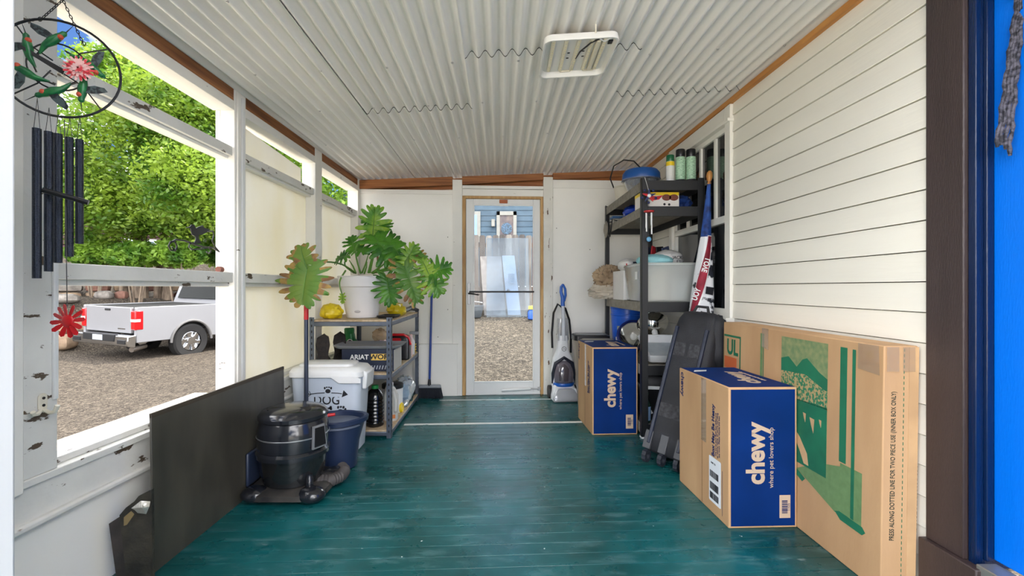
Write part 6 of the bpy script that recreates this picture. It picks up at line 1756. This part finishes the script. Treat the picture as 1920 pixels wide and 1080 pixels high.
decal('finger_hole', INK, wx, plane_M((-0.02, -0.2003, 0.075), (1, 0, 0), (0, 0, 1)), rect(-0.012, 0.012, -0.014, 0.014))
wm = T('white_mailer', 'white mailer bag with black and red marks above the file box', 'bag', 1.13, 3.98, Z3 + 0.256)
crumple((0, 0, 0.045), (0.075, 0.14, 0.055), 0.14, 57, flat=0.0).build('pouch', mat('mailer_white', rgb(228, 226, 224), 0.4), wm)
decal('black_mark', INK, wm, plane_M((0.02, -0.138, 0.05), (1, 0, 0), (0, 0.2, 1)), rect(-0.015, 0.02, -0.02, 0.02), 0.002)
decal('red_mark', RED, wm, plane_M((-0.045, -0.128, 0.04), (1, 0, 0), (0, 0.2, 1)), rect(-0.006, 0.006, -0.016, 0.016), 0.002)
KH = mat('khaki_cloth', rgb(172, 150, 122), 0.9, c2=rgb(140, 118, 94), vs=7, bump=0.6, bs=25)
BGE = mat('beige_cloth', rgb(204, 196, 182), 0.9, c2=rgb(176, 166, 150), vs=7, bump=0.6, bs=25)
tag(crumple((1.05, 4.325, Z3 + 0.195), (0.125, 0.075, 0.105), 0.30, 61, 56, 36, 3.4).build('khaki_coat', KH), 'khaki bundled canvas hanging off the middle shelf', 'cloth', 'bundled cloths on the middle shelf')
tag(crumple((1.03, 4.32, Z3 + 0.070), (0.145, 0.07, 0.075), 0.28, 63, 56, 36, 3.6, flat=Z3 + 0.001).build('beige_coat', BGE), 'beige crumpled canvas below the khaki bundle', 'cloth', 'bundled cloths on the middle shelf')
# ---- fourth shelf
Z4 = 0.531
bb_ = T('blue_pail', 'bright blue bucket with white lettering on the fourth shelf', 'bucket', 1.215, 4.30, Z4)
MB().lathe([(0.125, 0), (0.130, 0.004), (0.148, 0.30), (0.148, 0.31), (0.153, 0.315), (0.153, 0.325), (0.148, 0.33), (0.150, 0.37), (0.155, 0.375), (0.155, 0.39), (0.146, 0.39), (0.124, 0.01), (0.001, 0.008)], 36).build('pail', mat('bright_blue_pail', rgb(10, 90, 205), 0.3), bb_)
decal('label_patch', mat('pail_label', rgb(44, 46, 44), 0.5, c2=rgb(150, 160, 150), vs=40, lo=0.4, hi=0.75), bb_, plane_M((-0.075, -0.134, 0.13), (0.86, -0.5, 0), (0, 0, 1)), rect(-0.055, 0.065, -0.075, 0.09), 0.004)
lettering('KEN\'S', 0.062, WHP, bb_, plane_M((-0.069, -0.143, 0.095), (0.86, -0.5, 0), (0, 0, 1)), bold=0.001)
CHR = mat('spun_aluminium', rgb(222, 220, 214), 0.12, metal=1.0, var=0.04)
def clamp_lamp(label, x, y, z, d, r, rim):
    """bowl reflector opening along d"""
    t = T('clamp_lamp', label, 'lamp', x, y, z, group='clamp lamps on the fourth shelf')
    q = Vector(d).to_track_quat('Z', 'Y').to_matrix().to_4x4()
    def p(name, m, mb, **k):
        return mb.xf(lambda v: q @ v).build(name, m, t, **k)
    p('reflector', CHR, MB().lathe([(0.022, -0.10), (0.040, -0.095), (0.075, -0.075), (0.105, -0.04), (r, 0.0), (r + 0.004, 0.002), (r, 0.004), (0.10, -0.034), (0.070, -0.068), (0.036, -0.088), (0.001, -0.09)], 36))
    if rim: p('rim', plas('rim_navy', rgb(20, 34, 96), 0.3), MB().lathe([(r - 0.004, 0.0), (r + 0.022, 0.0), (r + 0.024, 0.006), (r + 0.004, 0.012)], 36, cap=False))
    p('socket', WHP, MB().cyl((0, 0, -0.10), (0, 0, -0.175), 0.024, 0.020, 14))
    p('bulb', mat('frosted_bulb', rgb(236, 236, 230), 0.3), MB().sphere((0, 0, -0.045), 0.030, 14, 10))
    return t
lp = clamp_lamp('big polished reflector lamp over the white tray on the shelf', 1.285, 3.80, Z4 + 0.270, (0.10, 0.80, 0.6), 0.124, False)
l2 = clamp_lamp('reflector lamp with a navy rim against the blue bucket', 1.160, 3.93, Z4 + 0.165, (-0.35, -0.75, 0.45), 0.115, True)
wcd = T('cord_tangle', 'tangle of thin black cords in front of the navy rimmed lamp', 'cord', 1.13, 3.76, Z4)
for k in range(4):
    MB().tube([(-0.05 + 0.02 * k, 0.0, 0.004), (-0.03 + 0.02 * k, -0.02, 0.08 + 0.01 * k), (0.02 + 0.01 * k, 0.01, 0.14), (0.06, 0.02, 0.10 - 0.02 * k), (0.08, 0.0, 0.004)], 0.004, 6).build('loop', WIRE, wcd)
ty = T('white_tray', 'white plastic paint tray tilted on the fourth shelf', 'tray', 1.265, 3.47, Z4 + 0.047, (math.radians(21), 0, math.radians(-4)))
MB().loft(rbox_rings(-0.165, 0.150, -0.120, 0.235, (0, 0.004, 0.065, 0.068, 0.068, 0.014), [0.03, 0.03, 0.04, 0.04, 0.035, 0.025], (0.03, 0.022, 0.0, 0.0, 0.012, 0.032), 5)).build('pan', mat('tray_white', rgb(222, 224, 226), 0.4), ty)
MB().box(-0.11, 0.125, -0.085, 0.185, 0.0155, 0.018).build('paint_stain', mat('dried_paint', rgb(166, 176, 186), 0.5, c2=rgb(196, 202, 206), vs=9), ty)
bt = T('black_battery', 'small black charger box at the tray corner on the shelf', 'gadget', 1.436, 3.385, Z4)
MB().box(-0.016, 0.016, -0.04, 0.05, 0, 0.10).build('case', BLKP, bt, bevel=0.006)
MB().tube([(0.0, -0.025, 0.10), (0.0, -0.025, 0.13), (0.0, 0.035, 0.13), (0.0, 0.035, 0.10)], 0.005, 6).build('handle', BLKP, bt)
# ---- under the shelf
co = T('black_cooler', 'black cooler with white trim under the shelving unit', 'cooler', 1.245, 3.53, 0.101, math.radians(-8))
MB().loft(rbox_rings(-0.15, 0.15, -0.12, 0.14, (0.0, 0.01, 0.25), 0.04, (0.02, 0.012, 0.0), 5)).build('body', BLKP, co)
MB().loft(rbox_rings(-0.158, 0.158, -0.128, 0.148, (0.262, 0.265, 0.31, 0.345, 0.35), 0.045, (0.004, 0, 0, 0.02, 0.04), 5)).build('lid', DKP, co)
MB().loft(rbox_rings(-0.155, 0.155, -0.125, 0.145, (0.236, 0.238, 0.260, 0.262), 0.045, (0.003, 0, 0, 0.003), 5)).build('white_trim', WHP, co)
MB().tube([(-0.152, -0.124, 0.23), (-0.125, -0.135, 0.14), (-0.08, -0.132, 0.06)], 0.010, 8).build('handle', WHP, co)
bl_ = T('blue_label_bottle', 'green bottle with a pale blue label under the shelf by the post', 'bottle', 1.098, 3.385, 0.101)
MB().lathe([(0.028, 0), (0.032, 0.005), (0.032, 0.14), (0.014, 0.18), (0.014, 0.205)], 18).build('body', plas('bottle_darkgreen', rgb(18, 50, 44), 0.25), bl_)
MB().lathe([(0.0322, 0.02), (0.033, 0.022), (0.033, 0.12), (0.0322, 0.122)], 18, cap=False).build('label_band', plas('paleblue_label', rgb(140, 176, 220), 0.5), bl_)
MB().lathe([(0.015, 0.203), (0.016, 0.205), (0.016, 0.225), (0.001, 0.227)], 12).build('cap', GRB, bl_)

# ---- furled flag on a wooden pole
fg = T('furled_flag', 'rolled printed flag on a wooden pole by the house window', 'flag', 1.440, 3.20, 0)
ftop = at(1331, 318, 3.20); fbot = Vector((1.385, 3.235, 0.0))
fa = (ftop - fbot).normalized()
fex = (Vector((1, 0, 0)) - fa * fa.x).normalized()
fey = (Vector((0, -1, 0)) + fa * fa.y).normalized()          # towards the porch
def fp(t, r=0, a=0):
    return fbot.lerp(ftop, t) + fex * r * math.cos(a) + fey * r * math.sin(a)
WOOD = mat('varnished_pole', rgb(206, 150, 82), 0.4, c2=rgb(176, 118, 58), vs=8)
MB().tube([fp(0), fp(0.5), fp(0.97)], 0.011, 10).build('pole', WOOD, fg, world=True)
fin = MB().lathe([(0.010, 0.0), (0.014, 0.01), (0.010, 0.02), (0.016, 0.035), (0.021, 0.060), (0.018, 0.085), (0.008, 0.098), (0.001, 0.10)], 16)
qq = fa.to_track_quat('Z', 'Y').to_matrix()
fin.xf(lambda v: qq @ v + fp(0.945)).build('finial', WOOD, fg, world=True)
FLAGM = mat('flag_print', rgb(226, 228, 232), 0.7, c2=rgb(28, 32, 44), vs=11, lo=0.40, hi=0.44, bump=0.2, bs=30)
FLAGB = mat('flag_blue_print', rgb(40, 84, 164), 0.7, c2=rgb(20, 44, 100), vs=14, lo=0.4, hi=0.6)
FLAGR = mat('flag_red_band', rgb(176, 40, 66), 0.7, c2=rgb(120, 24, 44), vs=10)
FR = ((0.36, 0.088), (0.475, 0.080), (0.61, 0.060), (0.76, 0.032), (0.86, 0.021), (0.955, 0.011))
def frad(t):
    for (ta, ra), (tb2, rb) in zip(FR, FR[1:]):
        if t <= tb2: return ra + (rb - ra) * (t - ta) / (tb2 - ta)
    return FR[-1][1]
def fsurf(t, a, off=0.0):
    return fp(t, (frad(t) + off) * (1 + 0.10 * math.sin(4 * a + 9 * t)), a)
def furl(t0, t1, name, m, n=28):
    MB().loft([[fsurf(t0 + (t1 - t0) * i / 14, 2 * PI * j_ / n) for j_ in range(n)] for i in range(15)]).build(name, m, fg, world=True, ang=70)
furl(0.36, 0.755, 'flag_cloth', FLAGM)
furl(0.755, 0.955, 'flag_field', FLAGB)
def band(t0, t1, a0, a1, half, name, m, off):
    rows = []
    for i in range(19):
        u = i / 18; t = t0 + (t1 - t0) * u; ac = math.radians(a0 + (a1 - a0) * u)
        rows.append([fsurf(t, ac + math.radians(half) * (k / 4 - 1), off) for k in range(9)])
    MB().loft(rows, False, False).build(name, m, fg, world=True, ang=70)
band(0.475, 0.76, 168, 62, 33, 'white_border', WHP, 0.0015)
band(0.478, 0.757, 168, 62, 26, 'red_band', FLAGR, 0.003)
for txt, t, a, s_ in (('LOVE', 0.650, 102, 0.050), ('YOU', 0.545, 140, 0.050)):
    a = math.radians(a)
    c_ = fsurf(t, a, 0.010)
    nn = (fex * math.cos(a) * 0.6 + fey * math.sin(a)).normalized()
    uu = (fsurf(t + 0.03, a - 0.19, 0.010) - fsurf(t - 0.03, a + 0.19, 0.010)).normalized()
    uu = (uu - nn * uu.dot(nn)).normalized()
    lettering(txt, s_, WHP, fg, plane_M(c_, uu, nn.cross(uu)), bold=0.0015, mirror=True, world=True, xs=0.8)
for t, a, w, h in ((0.56, 75, 0.032, 0.030), (0.47, 95, 0.036, 0.030), (0.64, 50, 0.02, 0.02)):
    a = math.radians(a); c_ = fsurf(t, a, 0.008); nn = (fex * math.cos(a) + fey * math.sin(a)).normalized()
    uu = (fex * math.sin(a) - fey * math.cos(a)).normalized()
    decal('black_letter_stroke', INK, fg, plane_M(c_, uu, nn.cross(uu)), [(-w, -h * 0.7), (w * 0.9, -h), (w, h * 0.8), (-w * 0.9, h)], 0.002, world=True)

# ---- upright carpet cleaner
cc = thing('carpet_cleaner', 'white and blue upright carpet cleaner by the storm door', 'carpet cleaner', (0.640, 4.50, 0), math.radians(6))
CW = plas('cleaner_white', rgb(222, 224, 228), 0.35)
SMK = clear_mat('smoky_tank', (0.55, 0.52, 0.56), 0.10, 0.05, 0.45, (0.30, 0.26, 0.30))
CLT = clear_mat('clear_nozzle', (0.85, 0.86, 0.88), 0.10, 0.05, 0.35, (0.62, 0.62, 0.64))
BLT = plas('cleaner_blue', rgb(26, 88, 178), 0.3)
MB().loft([[(x, y, z) for x, y in rrect(-w, w, y0, 0.10, 0.03, 4)] for z, w, y0 in ((0.012, 0.125, -0.115), (0.05, 0.128, -0.11), (0.10, 0.115, -0.085), (0.15, 0.10, -0.05))]).build('base', CW, cc)
MB().loft([[(x, y, z) for x, y in rrect(-w, w, y0, y0 + 0.05, 0.015, 4)] for z, w, y0 in ((0.010, 0.132, -0.150), (0.05, 0.130, -0.150), (0.105, 0.10, -0.125), (0.125, 0.06, -0.10))]).build('nozzle', CLT, cc)
for s in (-1, 1):
    MB().cyl((s * 0.108, 0.06, 0.065), (s * 0.138, 0.06, 0.065), 0.065, n=24).build('wheel', DKP, cc)
    MB().tube([(s * 0.118, -0.125, 0.015), (s * 0.115, -0.135, 0.07), (s * 0.085, -0.115, 0.13)], 0.010, 8).build('nozzle_edge', CW, cc)
MB().lathe([(0.100, 0.138), (0.104, 0.142), (0.104, 0.168), (0.10, 0.172)], 28, (0, -0.005, 0), 1.0, 0.75).build('blue_collar', BLT, cc)
MB().lathe([(0.092, 0.165), (0.096, 0.17), (0.098, 0.25), (0.090, 0.31), (0.070, 0.355), (0.04, 0.38), (0.001, 0.385)], 28, (0, -0.01, 0), 1.0, 0.75).build('dirty_tank', SMK, cc)
MB().lathe([(0.055, 0.18), (0.06, 0.30), (0.03, 0.35), (0.001, 0.352)], 20, (0, 0.0, 0), 1.0, 0.7).build('tank_core', plas('plum_core', rgb(84, 66, 82), 0.4), cc)
MB().tube([(-0.100, 0.01, 0.16), (-0.106, -0.005, 0.26), (-0.085, -0.02, 0.36), (0, -0.03, 0.415), (0.085, -0.02, 0.36), (0.106, -0.005, 0.26), (0.100, 0.01, 0.16)], 0.017, 10).build('tank_frame', plas('cleaner_navy', rgb(34, 38, 52), 0.35), cc)
MB().loft([[(x, y + 0.03, z) for x, y in rrect(-w, w, -0.05, 0.06, 0.03, 4)] for z, w in ((0.16, 0.112), (0.30, 0.110), (0.40, 0.095), (0.48, 0.060), (0.58, 0.048), (0.63, 0.045))]).build('body', CW, cc)
MB().loft([[(x, y + 0.035, z) for x, y in rrect(-w, w, -0.045, 0.04, 0.02, 4)] for z, w in ((0.58, 0.052), (0.60, 0.056), (0.78, 0.052), (0.80, 0.046))]).build('clean_tank', CLT, cc)
MB().tube([(0, -0.012, 0.58), (0, 0.0, 0.80), (0, 0.02, 0.94)], [0.020, 0.019, 0.017], 12).build('neck', plas('cleaner_silver', rgb(186, 190, 198), 0.3), cc)
MB().tube([(0, 0.02, 0.92), (0.0, 0.025, 1.00), (-0.015, 0.035, 1.06), (-0.012, 0.04, 1.11), (0.005, 0.03, 1.135)], [0.021, 0.020, 0.016, 0.015, 0.013], 12).build('grip', BLT, cc)
MB().tube([(0.012, 0.02, 0.97), (0.022, 0.0, 1.03), (0.018, 0.0, 1.09), (0.002, 0.028, 1.135)], [0.013, 0.013, 0.012, 0.011], 10).build('grip_loop', BLT, cc)
MB().tube([(0.0, 0.03, 0.90), (-0.045, 0.05, 0.94), (-0.085, 0.06, 0.85), (-0.10, 0.07, 0.65), (-0.098, 0.06, 0.50)], 0.011, 8).build('hose', BLKP, cc)
MB().tube([(0.0, 0.03, 0.90), (0.03, 0.05, 0.90), (0.075, 0.06, 0.78), (0.095, 0.07, 0.60), (0.09, 0.06, 0.45)], 0.011, 8).build('hose', BLKP, cc)
lgM = plane_M((0.002, -0.0215, 0.50), (1, 0, 0), (0, 0.0, 1))
lg_ = decal('logo_ring', BLKP, cc, lgM, circ(0, 0, 0.024, n=24), 0.002)
decal('logo_disc', CW, lg_, lgM, circ(0, 0, 0.0195, n=24), 0.003)
MB().tube([tuple(lgM @ Vector(p)) for p in ((-0.010, -0.008, 0.004), (-0.006, 0.010, 0.004), (0.0, -0.002, 0.004), (0.006, 0.008, 0.004), (0.010, -0.010, 0.004))], 0.0022, 6).build('logo_script', BLKP, lg_)
# ---- two slim bins
def slim_bin(label, x0, x1, y0, y1, h, m, lm):
    t = T('slim_bin', label, 'bin', (x0 + x1) / 2, (y0 + y1) / 2, 0, group='slim bins behind the shipping box')
    w = (x1 - x0) / 2; d = (y1 - y0) / 2
    MB().loft(rbox_rings(-w, w, -d, d, (0, 0.01, h - 0.05), 0.035, (0.055, 0.05, 0.008), 5)).build('body', m, t)
    MB().loft(rbox_rings(-w, w, -d, d, (h - 0.052, h - 0.05, h - 0.008, h), 0.04, (0.002, -0.003, -0.003, 0.008), 5)).build('rim', BLKP, t)
    MB().loft(rbox_rings(-w, w, -d, d, (h - 0.003, h + 0.006), 0.03, (0.022, 0.026), 5)).build('lid', lm, t)
    return t
slim_bin('taupe slim bin with a black rimmed lid near the carpet cleaner', 0.690, 1.012, 4.115, 4.335, 0.672, plas('taupe_bin', rgb(150, 138, 126), 0.5), plas('bin_lid_grey', rgb(112, 116, 120), 0.4))
slim_bin('tan slim bin squeezed behind the blue shipping box', 0.715, 1.020, 3.890, 4.100, 0.645, plas('tan_bin', rgb(178, 160, 138), 0.5), plas('bin_lid_tan', rgb(140, 136, 130), 0.4))

# ---- ceiling light, uncovered
lf_ = thing('ceiling_light', 'square white ceiling light with its cover off and strips showing', 'ceiling light', (0.385, 2.255, 2.236), (0, math.radians(-2.9), math.radians(-1.0)))
LW = plas('light_white', rgb(226, 225, 220), 0.35)
LI = plas('light_cream', rgb(222, 214, 192), 0.4)
MB().loft(rbox_rings(-0.175, 0.175, -0.19, 0.19, (0.034, 0.026, 0.0, -0.004, -0.004, 0.0, 0.022), [0.035, 0.04, 0.045, 0.042, 0.036, 0.036, 0.03], (0.02, 0.004, 0.0, 0.002, 0.010, 0.012, 0.02), 6), True).build('pan', LW, lf_)
for x in (-0.125, -0.065, -0.005, 0.055, 0.115):
    st_ = MB().box(x - 0.009, x + 0.009, -0.145, 0.145, 0.010, 0.0225).build('led_strip', LI, lf_, bevel=0.002)
    for k in range(13):
        MB().box(x - 0.003, x + 0.003, -0.135 + k * 0.0225 - 0.003, -0.135 + k * 0.0225 + 0.003, 0.0085, 0.0105).build('led', plas('led_yellow', rgb(236, 226, 180), 0.3), st_)
for x, y, s in ((-0.035, 0.150, 1), (0.025, -0.150, -1), (-0.095, -0.15, -1), (0.085, 0.150, 1)):
    MB().tube([(x - 0.03, y, 0.02), (x - 0.025, y + s * 0.012, 0.018), (x + 0.025, y + s * 0.012, 0.018), (x + 0.03, y, 0.02)], 0.005, 6).build('connector', LI, lf_)
MB().tube([(0.0, 0.02, 0.012), (0.01, -0.05, 0.008), (0.05, -0.13, 0.008), (0.085, -0.15, 0.012)], 0.004, 6).build('wire', WIRE, lf_)
MB().tube([(0.085, -0.15, 0.012), (0.11, -0.135, 0.008), (0.15, -0.165, 0.01)], 0.0035, 6).build('wire', WHP, lf_)
MB().box(0.135, 0.155, -0.12, -0.09, 0.016, 0.0215).build('black_tag', BLKP, lf_)
MB().box(0.075, 0.095, -0.14, 0.14, 0.004, 0.022).build('driver', LI, lf_, bevel=0.003)
for x, y in ((-0.04, -0.02), (-0.04, 0.03), (0.03, -0.03), (0.035, 0.02)):
    MB().box(x - 0.006, x + 0.006, y - 0.004, y + 0.004, 0.0200, 0.0216).build('slot_hole', SLOT, lf_)
MB().tube([(0.06, -0.19, 0.02), (0.058, -0.205, 0.028), (0.06, -0.20, 0.055)], 0.004, 6).build('wire_clip', CRM, lf_)

# ---- woven tassel hanging on the blue door
tz = thing('door_tassel', 'dark woven tassel strips hanging on the blue entrance door', 'tassel', (1.575, 1.385, 1.52))
TS = mat('dark_tassel', rgb(30, 30, 38), 0.8, c2=rgb(84, 82, 92), vs=90, lo=0.42, hi=0.6)
for k, (px0, px1, py1, Yk) in enumerate(((1908, 1868, 276, 1.385), (1912, 1876, 272, 1.380), (1916, 1884, 280, 1.375), (1920, 1892, 292, 1.370))):
    p0 = at(px0 + 4, -40, Yk); p1 = at(px1, py1, Yk)
    p0.x = min(p0.x, 1.588); p1.x = min(p1.x, 1.586)
    n_ = 30
    MB().tube([p0.lerp(p1, i / n_) + Vector((0.003 * math.sin(i * 1.3), 0, 0)) for i in range(n_ + 1)], [0.0062 if i % 2 else 0.0042 for i in range(n_ + 1)], 7).build('strip', TS, tz, world=True)
MB().box(1.560, 1.594, 1.355, 1.395, 1.985, 2.04).build('hanger', mat('tassel_hanger', rgb(96, 120, 190), 0.4), tz, world=True, bevel=0.004)
